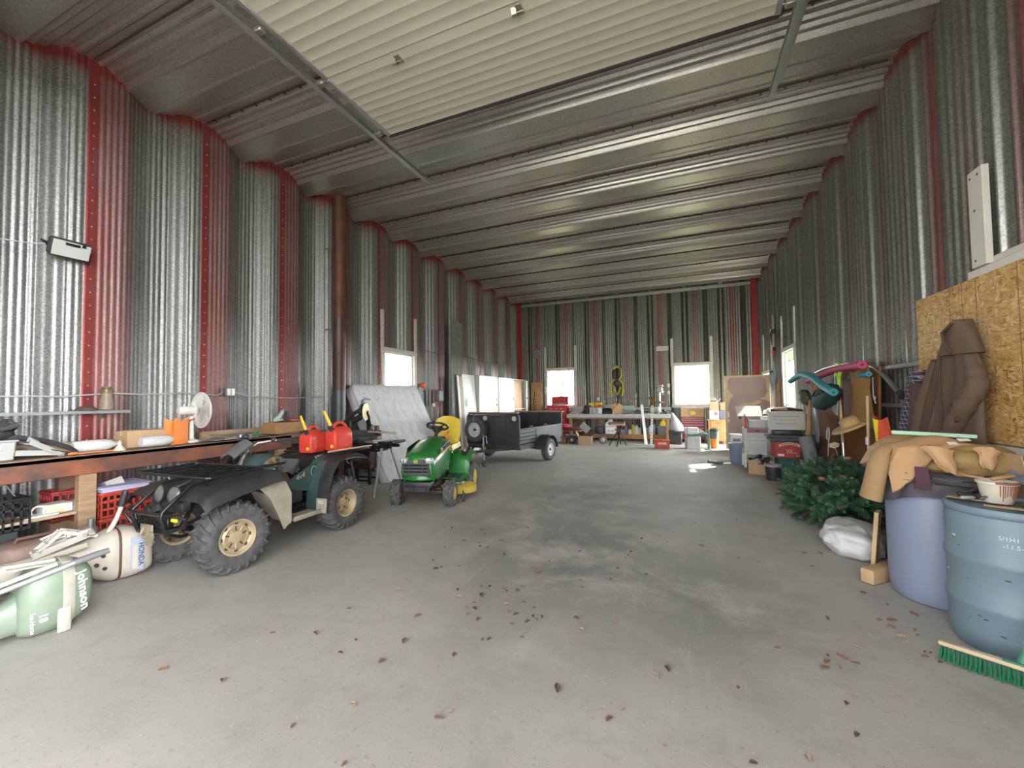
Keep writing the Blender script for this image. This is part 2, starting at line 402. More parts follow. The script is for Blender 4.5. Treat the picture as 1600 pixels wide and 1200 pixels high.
# floor
def floor_mat():
    m = bpy.data.materials.new('concrete'); m.use_nodes = True; nt = m.node_tree; b = nt.nodes['Principled BSDF']; N = nt.nodes.new; L = nt.links.new
    tc = N('ShaderNodeTexCoord'); P = tc.outputs['Object']
    def noise(s, d=6, r=.6, off=(0, 0, 0), sc=(1, 1, 1), dist=0):
        mp = N('ShaderNodeMapping'); mp.inputs['Location'].default_value = off; mp.inputs['Scale'].default_value = sc; L(P, mp.inputs[0])
        n = N('ShaderNodeTexNoise'); n.inputs['Scale'].default_value = s; n.inputs['Detail'].default_value = d; n.inputs['Roughness'].default_value = r; n.inputs['Distortion'].default_value = dist; L(mp.outputs[0], n.inputs[0]); return n.outputs[0]
    def ramp(v, a, c, x=0.0, y=1.0):
        r = N('ShaderNodeMapRange'); r.inputs[1].default_value = a; r.inputs[2].default_value = c; r.inputs[3].default_value = x; r.inputs[4].default_value = y; L(v, r.inputs[0]); return r.outputs[0]
    def mul(a, c, op='MULTIPLY'):
        n = N('ShaderNodeMath'); n.operation = op; n.use_clamp = True
        for i, v in enumerate((a, c)):
            if isinstance(v, (int, float)): n.inputs[i].default_value = v
            else: L(v, n.inputs[i])
        return n.outputs[0]
    col = None
    def mix(f, a, c):
        n = N('ShaderNodeMix'); n.data_type = 'RGBA'
        if isinstance(f, (int, float)): n.inputs['Factor'].default_value = f
        else: L(f, n.inputs['Factor'])
        for s, v in (('A', a), ('B', c)):
            if isinstance(v, tuple): n.inputs[s].default_value = (*v, 1)
            else: L(v, n.inputs[s])
        return n.outputs['Result']
    c = mix(ramp(noise(.55, 5), .35, .65), (.43, .405, .37), (.36, .34, .31))
    c = mix(mul(ramp(noise(2.6, 7, .7, (3, 1, 0), dist=.2), .5, .72), .5), c, (.26, .245, .225))
    # tyre-scuffed strip down the middle, with soaked-in oil
    def blob(cx, cy, rx, ry):
        mp = N('ShaderNodeMapping'); mp.inputs['Location'].default_value = (-cx/rx, -cy/ry, 0); mp.inputs['Scale'].default_value = (1/rx, 1/ry, 0); L(P, mp.inputs[0])
        v = N('ShaderNodeVectorMath'); v.operation = 'LENGTH'; L(mp.outputs[0], v.inputs[0]); return v.outputs['Value']
    st = noise(1.5, 6, .65, (9, 4, 0), dist=.25)
    for cx, cy, rx, ry, amt in ((-1.1, 4.3, 1.6, 2.3, 1.0), (-1.6, 6.8, 1.3, 2.0, .8), (.2, 3.6, 1.0, 1.3, .8), (-2.4, 5.0, .8, .9, .6), (.4, 7.6, 1.0, 1.7, .6), (-.4, 9.5, 1.5, 1.5, .4)):
        f = ramp(blob(cx, cy, rx, ry), 1.05, .2)
        c = mix(mul(mul(f, ramp(st, .34, .56)), amt), c, (.20, .19, .178))
    c = mix(mul(ramp(noise(30, 3, .6), .60, .72), .45), c, (.22, .2, .18))
    c = mix(mul(ramp(noise(70, 2, .5, (1, 8, 0)), .66, .74), .55), c, (.14, .125, .11))
    c = mix(mul(ramp(noise(45, 2, .5, (6, 2, 0)), .68, .76), .6), c, (.6, .58, .54))
    c = mix(mul(ramp(noise(3, 9, .8, (4, 6, 0), (.4, 5, 1), .2), .58, .68), .35), c, (.30, .28, .255))
    c = mix(mul(ramp(noise(9, 5, .7, (2, 7, 0)), .63, .78), .6), c, (.26, .215, .17))
    c = mix(mul(ramp(noise(.9, 8, .75, (5, 5, 0), (4, .5, 1), .3), .56, .7), .3), c, (.5, .475, .43))
    L(c, b.inputs['Base Color']); b.inputs['Roughness'].default_value = .72
    bp = N('ShaderNodeBump'); bp.inputs['Strength'].default_value = .25; bp.inputs['Distance'].default_value = .004; L(noise(60, 5, .7), bp.inputs['Height']); L(bp.outputs[0], b.inputs['Normal'])
    return m
b = B(); b.box(((XL+XR)/2, (YB-1.2)/2, -.1), (XR-XL+1.0, YB+2.6, .2)); struct(b.fin('floor', floor_mat()))
# yard outside
b = B(); b.box((0, 10, -.26), (160, 160, .1)); struct(b.fin('ground', mat('yard_grass', (.22, .26, .12), .9, var=.9, vscale=.6, col2=(.33, .30, .2))))
b = B(); b.box((-1, -15.2, -.2), (40, 30, .06)); struct(b.fin('ground_bounce', mat('bounce_gravel', (.36, .345, .315), .9, var=.5, vscale=8)))  # pale gravel added outside the door to bounce daylight into the shed
# front wall round the wide door opening behind the camera
b = B()
b.box((XL+1.25, YF-.1, 2.95), (3.1, .12, 5.9)); b.box((XR-.35, YF-.1, 2.95), (1.5, .12, 5.9)); b.box((-1.6, YF-.1, 5.55), (7.5, .12, .9))
struct(b.fin('wall_front', mat('front_sheet', (.5, .5, .5), .5, .5, var=.5)))
# red corner posts at the back
M_RED = mat('red_post', (.33, .022, .02), .45, var=.4, vscale=3, col2=(.22, .02, .02))
for i, x in enumerate((XL+.06, XR-.06)):
    b = B(); b.box((x, YB-.08, 2.85), (.20, .14, 5.7), bev=.01)
    for k in range(12): b.cyl((x, YB-.17, .3+k*.45), (x, YB-.145, .3+k*.45), .012, seg=6)
    struct(b.fin('trim_%d' % (i+1), M_RED))
b = B(); b.box(((XL+XR)/2, YB-.06, 5.56), (XR-XL-.3, .08, .11), bev=.01); struct(b.fin('trim_3', mat('eave_angle', (.42, .43, .40), .45, .5, var=.4)))
# windows: white frame, glass, and the trim strips that run on upward
M_FR = mat('window_white', (.62, .60, .53), .5, var=.4, vscale=5, col2=(.5, .47, .4))
M_PVC = mat('sash_white', (.72, .72, .70), .35)
def thin_glass():
    m = bpy.data.materials.new('glass'); m.use_nodes = True; nt = m.node_tree; nt.nodes.clear(); N = nt.nodes.new
    o = N('ShaderNodeOutputMaterial'); mx = N('ShaderNodeMixShader'); tr = N('ShaderNodeBsdfTransparent'); gl = N('ShaderNodeBsdfGlossy')
    tr.inputs[0].default_value = (.93, .95, .94, 1); gl.inputs['Roughness'].default_value = .03; mx.inputs[0].default_value = .07
    nt.links.new(tr.outputs[0], mx.inputs[1]); nt.links.new(gl.outputs[0], mx.inputs[2]); nt.links.new(mx.outputs[0], o.inputs[0]); return m
M_GLASS = thin_glass()
M_SCREW = mat('screw_dark', (.12, .11, .10), .5, .6)
def window(name, wall, h, strips=1.0, top_ext=None):
    a0, a1, z0, z1 = h
    # local: x along wall, y out into the room
    if wall == 'back': T = basis((0, YB, 0), (1, 0, 0), (0, -1, 0)); 
    elif wall == 'left': T = basis((XL, 0, 0), (0, -1, 0), (1, 0, 0))
    else: T = basis((XR, 0, 0), (0, 1, 0), (-1, 0, 0))
    # basis gives z = x cross y; flip where it points down
    if T.to_3x3().col[2].z < 0: T = T @ Matrix.Diagonal((1, 1, -1, 1))
    s = -1 if wall == 'left' else 1
    lo, hi = (s*a0, s*a1) if s > 0 else (s*a1, s*a0)
    f = .10; b = B(T)
    b.box(((lo+hi)/2, -.03, z1+f/2-.02), (hi-lo+2*f, .13, f), bev=.006); b.box(((lo+hi)/2, -.03, z0-f/2+.02), (hi-lo+2*f, .15, f), bev=.006)
    for x in (lo-f/2+.02, hi+f/2-.02): b.box((x, -.03, (z0+z1)/2), (f, .13, z1-z0), bev=.006)
    o = struct(b.fin(name, M_FR))
    b = B(T); w = .055
    for x in (lo+w/2, hi-w/2): b.box((x, -.06, (z0+z1)/2), (w, .06, z1-z0), bev=.008)
    for z in (z0+w/2, z1-w/2): b.box(((lo+hi)/2, -.06, z), (hi-lo-2*w, .06, w), bev=.008)
    b.fin('sash', M_PVC, o)
    b = B(T); b.box(((lo+hi)/2, -.06, (z0+z1)/2), (hi-lo-.1, .006, z1-z0-.1)); b.fin('pane', M_GLASS, o)
    if strips:
        for i, x in enumerate((lo-f/2, hi+f/2)):
            b = B(T); ht = strips if i == 0 or wall != 'left' else strips
            b.box((x, .012, z1+ht/2), (.10, .03, ht), bev=.004); b.fin('trim_strip', M_FR, o)
            b = B(T)
            for q in range(6): b.cyl((x-.02, .026, z1+.1+q*ht/6), (x-.02, .031, z1+.1+q*ht/6), .009, seg=6)
            b.fin('screw', M_SCREW, o)
    return o
window('window_1', 'left', WIN_L, .95)
window('window_2', 'back', WB2, .98)
window('window_3', 'back', WB3, 1.0)
window('window_4', 'right', WIN_R, .95)
# the right-hand doorway with its leaf swung into the hall
b = B()
for y in (DOOR_R[0]-.04, DOOR_R[1]+.04): b.box((XR+.0, y, 1.16), (.16, .08, 2.32), bev=.005)
b.box((XR+.0, (DOOR_R[0]+DOOR_R[1])/2, 2.31), (.16, 1.36, .09), bev=.005)
dfr = struct(b.fin('door_1', M_FR))
for y in (DOOR_R[0]-.02, DOOR_R[1]+.05):
    b = B(); b.box((XR-.01, y, 2.34+.62), (.03, .10, 1.2), bev=.004); b.fin('trim_strip', M_FR, dfr)

# sampling portals in the openings (they give no light of their own)
def portal(loc, d, w, h):
    l = bpy.data.lights.new('portal', 'AREA'); l.shape = 'RECTANGLE'; l.size = w; l.size_y = h; l.cycles.is_portal = True
    o = bpy.data.objects.new('portal', l); COL.objects.link(o); o.location = loc; o.rotation_euler = Vector(d).to_track_quat('-Z', 'Y').to_euler()
for w_, h_ in (('b', WB2), ('b', WB3), ('l', WIN_L), ('r', WIN_R), ('r', DOOR_R)):
    c_ = (h_[0]+h_[1])/2; z_ = (h_[2]+h_[3])/2
    portal({'b': (c_, YB+.15, z_), 'l': (XL-.15, c_, z_), 'r': (XR+.15, c_, z_)}[w_], {'b': (0, -1, 0), 'l': (1, 0, 0), 'r': (-1, 0, 0)}[w_], h_[1]-h_[0], h_[3]-h_[2])
portal((-1.15, YF-.2, 2.55), (0, 1, 0), 5.9, 5.1)
# ------------------------------------------------------------------ overhead sectional door, rolled up under the roof
def sectional_door():
    Z = 5.15; x0, x1 = -3.50, .90; cream = mat('door_cream', (.50, .46, .37), .6, var=.12, vscale=2, col2=(.45, .41, .33))
    root = bpy.data.objects.new('door_2', None); COL.objects.link(root); struct(root)
    L_ = 1.06
    for k in range(4):
        ya = 4.40-L_*(k+1); b = B(); n = 9
        ys = []
        for i in range(n):
            p = L_/n; y = ya+i*p; ys += [(y, 0), (y+p*.80, 0), (y+p*.88, -.0025), (y+p*.93, -.0025)]
        ys.append((ya+L_-.004, 0))
        vs = [(x, y, Z+dz) for y, dz in ys for x in (x0, x1)]; m = len(ys)
        fs = [(2*i, 2*i+1, 2*i+3, 2*i+2) for i in range(m-1)]
        b.add(vs, fs, smooth=False); b.box(((x0+x1)/2, ya+L_/2, Z+.035), (x1-x0, L_-.006, .05)); sec = b.fin('door_section', cream, root, recalc=False)
        for x in (x0+.04, x1-.04): b = B(); b.box((x-.065*(1 if x < 0 else -1), ya+L_/2, Z+.02), (.05, L_-.01, .07), bev=.004); b.fin('end_stile', mat('galv_trim', (.40, .42, .40), .4, .7), sec)
    brk = mat('bracket_steel', (.30, .29, .25), .4, .7)
    for x, y in ((-2.62, 3.42), (-1.27, 3.40), (.2, 3.40), (-2.62, 2.34), (-1.27, 2.34)):
        b = B(); b.box((x, y, Z-.012), (.06, .11, .012), bev=.003); b.prism([(-.04, 0), (.04, 0), (.015, .045), (-.015, .045)], .05, basis((x-.02, y, Z-.01), (0, 1, 0), (0, 0, -1))); b.cyl((x-.045, y, Z-.035), (x+.045, y, Z-.035), .008); b.fin('hinge', brk, root)
    b = B(); b.box(((x0+x1)/2, 4.43, Z+.03), (x1-x0+.1, .05, .07), bev=.01); b.fin('rubber_seal', mat('seal_dark', (.035, .03, .028), .7), root)
    # horizontal tracks and their rollers
    for sx, x in ((-1, -3.70), (1, 1.10)):
        b = B(); G = mat('galv_trim')
        y0, y1 = YF+.1, 5.60
        b.bar((x-sx*0, y0, Z-.035), (x, y1, Z-.035), .012, .06); b.bar((x+sx*.0-sx*.03, y0, Z-.06), (x-sx*.03, y1, Z-.06), .05, .010); b.bar((x-sx*.03, y0, Z-.005), (x-sx*.03, y1, Z-.005), .05, .010)
        b.bar((x+sx*.03, y0, Z+.0), (x+sx*.03, y1-.2, Z+.0), .05, .012)
        b.fin('track', G, root)
        for y in (2.62, 3.34, 4.28): b = B(); b.box((x-sx*.09, y, Z-.03), (.10, .07, .05), bev=.008); b.cyl((x-sx*.16, y, Z-.02), (x-sx*.0, y, Z-.02), .012); b.cyl((x-sx*.02, y, Z-.02), (x+sx*.005, y, Z-.02), .025); b.fin('roller_bracket', brk, root)
sectional_door()
# ------------------------------------------------------------------ shared materials
BLK = mat('black_plastic', (.022, .022, .024), .45, var=.35, vscale=9, col2=(.07, .068, .065))
BLKM = mat('black_metal', (.02, .02, .021), .32, .3)
RUB = mat('tyre_rubber', (.055, .055, .055), .8, var=.6, vscale=14, col2=(.13, .122, .112), bump=.3, bscale=60)
RUBL = mat('tyre_dusty', (.09, .09, .09), .85, var=.7, vscale=25, col2=(.2, .195, .185))
STEEL = mat('steel', (.55, .55, .55), .3, .95)
GREYM = mat('grey_metal', (.30, .31, .31), .5, .5, var=.4)
WOOD = mat('wood_plain', (.42, .29, .17), .7, var=.8, vscale=5, col2=(.25, .16, .085), stretch=(1, 8, 8), bump=.1)
WOODG = mat('wood_grey', (.34, .27, .20), .75, var=.8, vscale=5, col2=(.20, .15, .105), stretch=(8, 1, 8), bump=.1)
WHITE = mat('white_paint', (.72, .71, .67), .45, var=.25, vscale=8, col2=(.55, .53, .47))
CARD = mat('cardboard', (.46, .31, .175), .8, var=.4, vscale=6, col2=(.36, .235, .125))
RX = rotm(0, pi/2, 0)
def tyre_prof(R_, w, r):
    h = w/2
    return [(r, -h*.80), (r+.012, -h*.9), (r+(R_-r)*.45, -h*1.0), (R_-(R_-r)*.28, -h*.98), (R_-.012, -h*.80), (R_, -h*.45), (R_, h*.45), (R_-.012, h*.80), (R_-(R_-r)*.28, h*.98), (r+(R_-r)*.45, h*1.0), (r+.012, h*.9), (r, h*.80), (r-.004, 0), (r, -h*.80)]
def atv_wheel(parent, x, y, R_, w, out, turn=0.0, deep=False):
    T = Matrix.Translation((x, y, R_)) @ Matrix.Rotation(turn, 4, 'Z') @ RX; r = .155
    gold = mat('rim_gold', (.47, .36, .21), .5, .35, var=.7, vscale=14, col2=(.36, .30, .22))
    b = B(T); o = 1 if out > 0 else -1; h = w/2
    dz = h*(.25 if deep else .62)*o
    pr = [(r, -h*.82), (r+.013, -h*.9), (r-.002, -h*.8), (r-.012, -h*.6), (r-.02, dz*.8-o*.03), (r-.03, dz), (.105, dz+.012*o), (.10, dz-.004*o), (.062, dz-.004*o), (.055, dz+.016*o), (.03, dz+.022*o), (.001, dz+.022*o)]
    if o < 0: pr = [(r, h*.82), (r+.013, h*.9)]+pr[3:]
    pr2 = [(r, o*h*.82), (r+.014, o*h*.93), (r-.004, o*h*.86), (r-.012, o*h*.72)]+pr[5:]
    b.lathe(pr2, seg=32, cap=False)
    b.lathe([(r-.012, o*h*.7), (r-.014, -o*h*.8), (r+.01, -o*h*.9)], seg=32, cap=False)
    for k in range(5):
        a = 2*pi*k/5; c = (cos(a)*.08, sin(a)*.08, dz+.006*o)
        b.box(c, (.055, .016, .012), rot=(0, 0, a), bev=.004)
    b.mi = 1
    for k in range(5):
        a = 2*pi*(k+.5)/5; b.box((cos(a)*.082, sin(a)*.082, dz+.002*o), (.042, .014, .006), rot=(0, 0, a), bev=.002)
    for k in range(8):
        a = 2*pi*k/8; b.box((cos(a)*.128, sin(a)*.128, dz+.006*o), (.014, .030, .008), rot=(0, 0, a))
    wo = b.fin('wheel', [gold, mat('slot_dark', (.06, .045, .03), .8)], parent, ang=30)
    b = B(T); b.lathe(tyre_prof(R_-.014, w, r), seg=44)
    n = 22
    for k in range(n):
        for sd in (-1, 1):
            a = 2*pi*(k+(.5 if sd > 0 else 0))/n
            pts = []
            for t, zz, rr in ((0, .06, 0), (.35, .5, 0), (.7, .86, -.012), (1.0, 1.0, -.055)):
                an = a+(.20*t if sd else 0); pts.append((cos(an)*(R_-.008+rr), sin(an)*(R_-.008+rr), sd*h*zz))
            for p, q in zip(pts, pts[1:]):
                m = (Vector(p)+Vector(q))/2; d = Vector(q)-Vector(p); rad = Vector((m.x, m.y, 0)).normalized()
                M4 = basis(m, d, rad)
                b.box((0, 0, 0), (d.length*1.12, .026, .024), bev=.005, M=M4)
    b.fin('tyre', RUB, wo, ang=40)
    return wo
# ------------------------------------------------------------------ quad bike
def quad():
    t = thing('quad_bike', 'dark green and black quad bike with gold wheel rims, tube racks and knobbly tyres', 'quad bike', (-4.44, 3.36, 0), radians(1.0))
    GRN = mat('quad_green', (.032, .072, .07), .4, var=.5, vscale=5, col2=(.085, .115, .11), coat=.15)
    DUST = mat('dusty_black', (.018, .018, .019), .5, var=.5, vscale=7, col2=(.065, .064, .06))
    MUD = mat('dried_mud', (.40, .36, .28), .9, var=.7, vscale=7, col2=(.28, .245, .18), bump=.3, bscale=30)
    SEAT = mat('vinyl_black', (.022, .018, .018), .5, bump=.2, bscale=120)
    yf, yr = -.70, .68
    atv_wheel(t, .43, yf, .33, .23, 1, radians(-6)); atv_wheel(t, -.43, yf, .33, .23, -1, radians(-6))
    atv_wheel(t, .42, yr, .325, .26, 1, 0, True); atv_wheel(t, -.42, yr, .325, .26, -1, 0, True)
    # chassis
    b = B()
    b.box((0, .0, .33), (.34, 1.15, .07), bev=.02)
    for x in (-.14, .14):
        b.tube([(x, -.78, .36), (x, -.5, .33), (x, .5, .33), (x, .8, .5), (x, .95, .68)], .02, 8)
        b.tube([(x, -.80, .40), (x, -.62, .70), (x, -.2, .74), (x, .5, .68), (x, .9, .72)], .02, 8)
        b.tube([(x, -.25, .33), (x, -.2, .72)], .018, 8)
    for sx in (-1, 1):
        for z in (.34, .45): b.tube([(sx*.10, -.62, z), (sx*.32, -.70, .34), (sx*.10, -.80, z)], .016, 6)
    b.cyl((-.42, yr, .325), (.42, yr, .325), .035); b.cyl((-.36, yf, .33), (.36, yf, .33), .02)
    b.sph((0, yr, .32), (.10, .12, .11)); b.sph((.05, yf, .36), (.10, .11, .10))
    b.fin('frame', BLKM, t)
    b = B()
    b.box((0, -.02, .50), (.36, .48, .32), bev=.05, seg=2); b.cyl((.14, -.02, .44), (.24, -.02, .44), .12, seg=20); b.cyl((.18, .10, .52), (.27, .10, .52), .07)
    for k in range(7): b.box((.0, -.12, .60+k*.016), (.26, .24, .006))
    b.cyl((.17, -.18, .48), (.17, .26, .46), .055); b.box((.18, .22, .50), (.08, .2, .2), bev=.03)
    b.fin('engine', mat('engine_dark', (.045, .043, .042), .5, .4, var=.5, vscale=12, col2=(.12, .11, .10)), t)
    b = B(); b.tube([(-.2, .1, .5), (-.26, .5, .55), (-.28, .9, .56)], .05, 10); b.fin('exhaust', GREYM, t)
    # red-brown coil shocks
    for sx in (-1, 1):
        b = B(); P0, P1 = Vector((sx*.27, yf-.02, .42)), Vector((sx*.19, yf+.05, .76)); d = P1-P0
        pts = []
        F = frame_to(d); F.translation = P0
        for i in range(73): a = 2*pi*i/9; pts.append(F @ Vector((.038*cos(a), .038*sin(a), d.length*i/72)))
        b.tube(pts, .009, 6); b.fin('shock_spring', mat('spring_rust', (.33, .115, .075), .55, var=.4), t)
        b = B(); b.cyl(P0-d*.05, P1+d*.05, .018); b.fin('shock_absorber', GREYM, t)
    # front body: nose, fenders
    def fender(sx):
        b = B()
        # profile along y: (y, z_top)
        pr = [(-1.03, .72), (-.98, .765), (-.86, .795), (-.70, .825), (-.52, .85), (-.38, .872), (-.27, .875), (-.19, .84), (-.15, .77)]
        def fn(u, v):
            i = u*(len(pr)-1); k = min(int(i), len(pr)-2); f = i-k
            y = lerp(pr[k][0], pr[k+1][0], f); z = lerp(pr[k][1], pr[k+1][1], f)
            x = lerp(.16, .585+.02*sin(pi*u), v)
            if v > .78: z -= ((v-.78)/.22)**1.3*.085
            z -= .03*(v-.4)**2
            return (sx*x, y, z)
        b.grid(fn, 24, 14, .012 if sx > 0 else -.012)
        return b.fin('front_fender', DUST, t, ang=50)
    for sx in (-1, 1):
        fender(sx)
        # muddy inner liner and flap behind the front wheel
        b = B()
        out = [(-.34, .80), (-.22, .855), (-.165, .79), (-.10, .62), (-.085, .30), (-.17, .25), (-.28, .30), (-.33, .52), (-.40, .66), (-.62, .80), (-.5, .83)]
        out = [(-.60, .80), (-.24, .853), (-.16, .78), (-.07, .60), (-.07, .30), (-.16, .235), (-.24, .42), (-.33, .60), (-.43, .71)]
        T = basis((sx*.46, 0, 0), (0, 1, 0), (0, 0, 1))
        b.prism(out, .012, T)
        b.grid(lambda u, v: (sx*(.18+.28*v), lerp(-.33, -.075, u**1.2), lerp(.66, .30, u)-.03*v), 8, 4, .01)
        for yy, zz in ((-.19, .66), (-.17, .58)): b.cyl((sx*.452, yy, zz), (sx*.478, yy, zz), .022, seg=12)
        b.fin('mud_guard', MUD, t)
    b = B()
    b.grid(lambda u, v: (lerp(-.17, .17, u), lerp(-1.0, -.30, v), .70+.15*sin(pi*.5*min(1, v*1.6))-.02*(2*u-1)**2), 8, 10, .012)
    b.box((0, -.93, .64), (.30, .10, .12), bev=.03, seg=2)
    b.fin('nose_cowl', DUST, t)
    # headlights
    for sx in (-1, 1):
        b = B(Matrix.Translation((sx*.105, -1.0, .755)) @ rotm(radians(80), 0, sx*.1))
        b.lathe([(.02, -.09), (.06, -.05), (.078, 0), (.084, .012), (.078, .016)], seg=24); h = b.fin('headlight', BLK, t)
        b = B(Matrix.Translation((sx*.105, -1.0, .755)) @ rotm(radians(80), 0, sx*.1)); b.lathe([(.078, .012), (.06, .028), (.03, .038), (.0001, .040)], seg=24)
        b.fin('lens', mat('lamp_lens', (.20, .205, .21), .08, .5), h)
    # front bumper
    b = B(); r = .0165
    for sx in (-1, 1):
        x = sx*.21
        b.tube([(x*.9, -.72, .86), (x*.95, -.92, .84), (x, -1.03, .76), (x, -1.16, .645), (x, -1.17, .60), (x, -1.12, .44), (x*.9, -1.0, .39), (x*.8, -.8, .38)], r, 10)
        b.tube([(x, -1.165, .615), (sx*.34, -1.12, .62), (sx*.375, -1.07, .575), (sx*.35, -1.06, .50), (x, -1.13, .48)], r*.8, 8)
        b.tube([(x, -1.12, .45), (sx*.33, -1.02, .52), (sx*.30, -.9, .55)], r*.8, 8)
    b.tube([(-.21, -1.165, .625), (.21, -1.165, .625)], r, 8); b.tube([(-.21, -1.12, .45), (.21, -1.12, .45)], r, 8)
    b.box((0, -1.10, .53), (.40, .03, .13), bev=.01)
    for k in range(5): b.torus((-.16+k*.08, -1.125, .535), .026, .006, rotm(pi/2, 0, 0), 14, 6)
    b.fin('front_bumper', BLKM, t)
    b = B(); b.box((.30, -1.115, .575), (.085, .012, .03), bev=.004); b.fin('yellow_badge', mat('badge_yellow', (.62, .60, .04), .5), t)
    b = B(); b.box((-.02, -1.15, .475), (.17, .02, .10), bev=.025, seg=2); b.cyl((.06, -1.16, .43), (.06, -1.175, .43), .045, seg=18); b.cyl((.06, -1.16, .38), (.07, -1.18, .37), .03, seg=12)
    b.tube([(-.03, -1.17, .50), (-.02, -1.20, .44), (.02, -1.19, .42), (.05, -1.18, .46)], .010, 8); b.fin('winch_plate', mat('brass_dull', (.42, .37, .26), .5, .5, var=.4), t)
    b = B(); b.tube([(-.30, -1.12, .50), (-.34, -1.16, .60), (-.30, -1.12, .68)], .012, 8); b.fin('tow_loop', BLKM, t)
    # front rack
    b = B(); z = .925; r = .0125
    b.tube([(-.50, -.98, z), (-.52, -.96, z), (-.52, -.46, z+.01), (-.49, -.43, z+.01), (.49, -.43, z+.01), (.52, -.46, z+.01), (.52, -.96, z), (.50, -.98, z)], r, 8, closed=True)
    for x in (-.38, -.25, -.12, .0, .12, .25, .38): b.tube([(x, -.98, z-.004), (x, -.43, z+.006)], r*.8, 6)
    b.tube([(-.52, -.66, z-.006), (.52, -.66, z-.006)], r*.9, 6)
    for x in (-.3, .3):
        for y in (-.85, -.5): b.tube([(x, y, z), (x*.9, y+.02, z-.10)], r, 6)
    b.tube([(-.44, -.43, z+.01), (-.46, -.26, z+.05), (-.30, -.24, z+.05)], r, 6); b.tube([(.40, -.43, z+.01), (.46, -.15, z+.015), (.36, -.10, z)], r, 6)
    b.fin('front_rack', BLKM, t)
    # tank cover with patterned panel
    b = B(); rings = []
    for y, w, zt, zb in ((-.36, .15, .86, .74), (-.26, .165, .965, .70), (-.12, .17, 1.01, .66), (.02, .165, 1.0, .64), (.12, .14, .955, .66), (.18, .12, .92, .70)):
        rings.append([(-w, y, zb), (-w*1.02, y, lerp(zb, zt, .55)), (-w*.72, y, zt-.03), (-w*.3, y, zt), (w*.3, y, zt), (w*.72, y, zt-.03), (w*1.02, y, lerp(zb, zt, .55)), (w, y, zb)])
    b.loft(rings); tk = b.fin('fuel_tank', GRN, t, ang=55)
    dec = mat('decal_dark', (.02, .02, .02), .4, var=.9, vscale=22, col2=(.40, .24, .09))
    b = B(); b.prism([(-.15, .02), (-.06, .075), (.06, .08), (.12, .03), (.10, -.05), (-.04, -.03)], .003, basis((.1665, -.02, .90), (0, 1, 0), (-.32, 0, 1))); b.fin('decal', dec, tk)
    # steering head, instrument hood, bars
    b = B(); b.grid(lambda u, v: (lerp(-.11, .11, u), lerp(-.36, -.16, v), 1.02+.13*v+.045*sin(pi*u)), 10, 8, .02); b.box((0, -.18, 1.09), (.15, .06, .10), bev=.02); b.fin('instrument_hood', mat('hood_grey', (.13, .135, .14), .55, var=.4), t, loc=(0, -.10, 0))
    b = B(); b.tube([(0, -.35, .62), (0, -.15, 1.08)], .02, 8)
    b.tube([(-.38, .04, 1.155), (-.26, .0, 1.175), (-.12, -.10, 1.15), (-.06, -.15, 1.09), (.06, -.15, 1.09), (.12, -.10, 1.15), (.26, .0, 1.175), (.38, .04, 1.155)], .012, 8); hb = b.fin('handlebar', STEEL, t, loc=(0, -.10, 0))
    for sx in (-1, 1):
        b = B(); b.tube([(sx*.28, .005, 1.17), (sx*.41, .052, 1.15)], .017, 10); b.box((sx*.24, -.01, 1.18), (.05, .05, .05), bev=.01); b.tube([(sx*.25, -.03, 1.17), (sx*.33, -.06, 1.165), (sx*.40, -.03, 1.15)], .006, 6); b.fin('grip', BLK, hb)
        b = B(); b.tube([(sx*.22, -.02, 1.17), (sx*.2, -.16, 1.12), (sx*.08, -.24, .98), (sx*.02, -.2, .8)], .005, 6); b.fin('cable', BLK, hb)
    b = B(); b.sph((-.13, -.06, 1.21), (.035, .03, .03)); b.box((-.20, -.02, 1.20), (.07, .06, .04), bev=.012); b.fin('switch_pod', BLK, hb)
    # seat
    b = B(); rings = []
    for y, w, zt, zb in ((.10, .09, .90, .80), (.20, .13, .95, .80), (.40, .155, .945, .80), (.62, .17, .985, .82), (.80, .165, .99, .83), (.88, .14, .95, .84)):
        rings.append([(-w, y, zb), (-w*1.06, y, lerp(zb, zt, .5)), (-w*.85, y, zt-.02), (-w*.4, y, zt), (w*.4, y, zt), (w*.85, y, zt-.02), (w*1.06, y, lerp(zb, zt, .5)), (w, y, zb)])
    b.loft(rings); st = b.fin('seat', SEAT, t, ang=60)
    # torn seat side hanging in front
    b = B(); b.grid(lambda u, v: (.165+.02*v+.015*sin(9*u+3*v), lerp(.02, .30, u)-.03*v, .955-.05*u-lerp(.14, .2*(1-abs(u-.7)), .3)*v-.03*v*abs(sin(7*u))), 14, 8, .004); b.fin('seat_flap', mat('flap_grey', (.085, .085, .09), .6), st)
    text('YAMAHA', .062, mat('gold_letter', (.50, .36, .24), .5), st, basis((.184, .64, .905), (0, 1, .14), (-.12, 0, 1)), .003, bold=.002)
    # rear body: side panel, rear fenders
    for sx in (-1, 1):
        b = B(); T = basis((sx*.25, 0, 0), (0, 1, 0), (0, 0, 1))
        b.prism([(.02, .66), (.16, .74), (.36, .82), (.50, .84), (.52, .52), (.46, .50), (.28, .54), (.12, .57)], .014*sx if sx > 0 else .014, T, bev=.004)
        b.fin('side_panel', GRN, t)
        b = B()
        pr = [(.36, .30), (.37, .46), (.39, .62), (.44, .77), (.53, .875), (.66, .915), (.80, .92), (.95, .90), (1.06, .85), (1.13, .76)]
        def fn(u, v):
            i = u*(len(pr)-1); k = min(int(i), len(pr)-2); f = i-k
            y = lerp(pr[k][0], pr[k+1][0], f); z = lerp(pr[k][1], pr[k+1][1], f)
            x = lerp(.17 if u > .35 else .22, .56, v)
            if v > .8: z -= .03*((v-.8)/.2)
            return (sx*x, y, z)
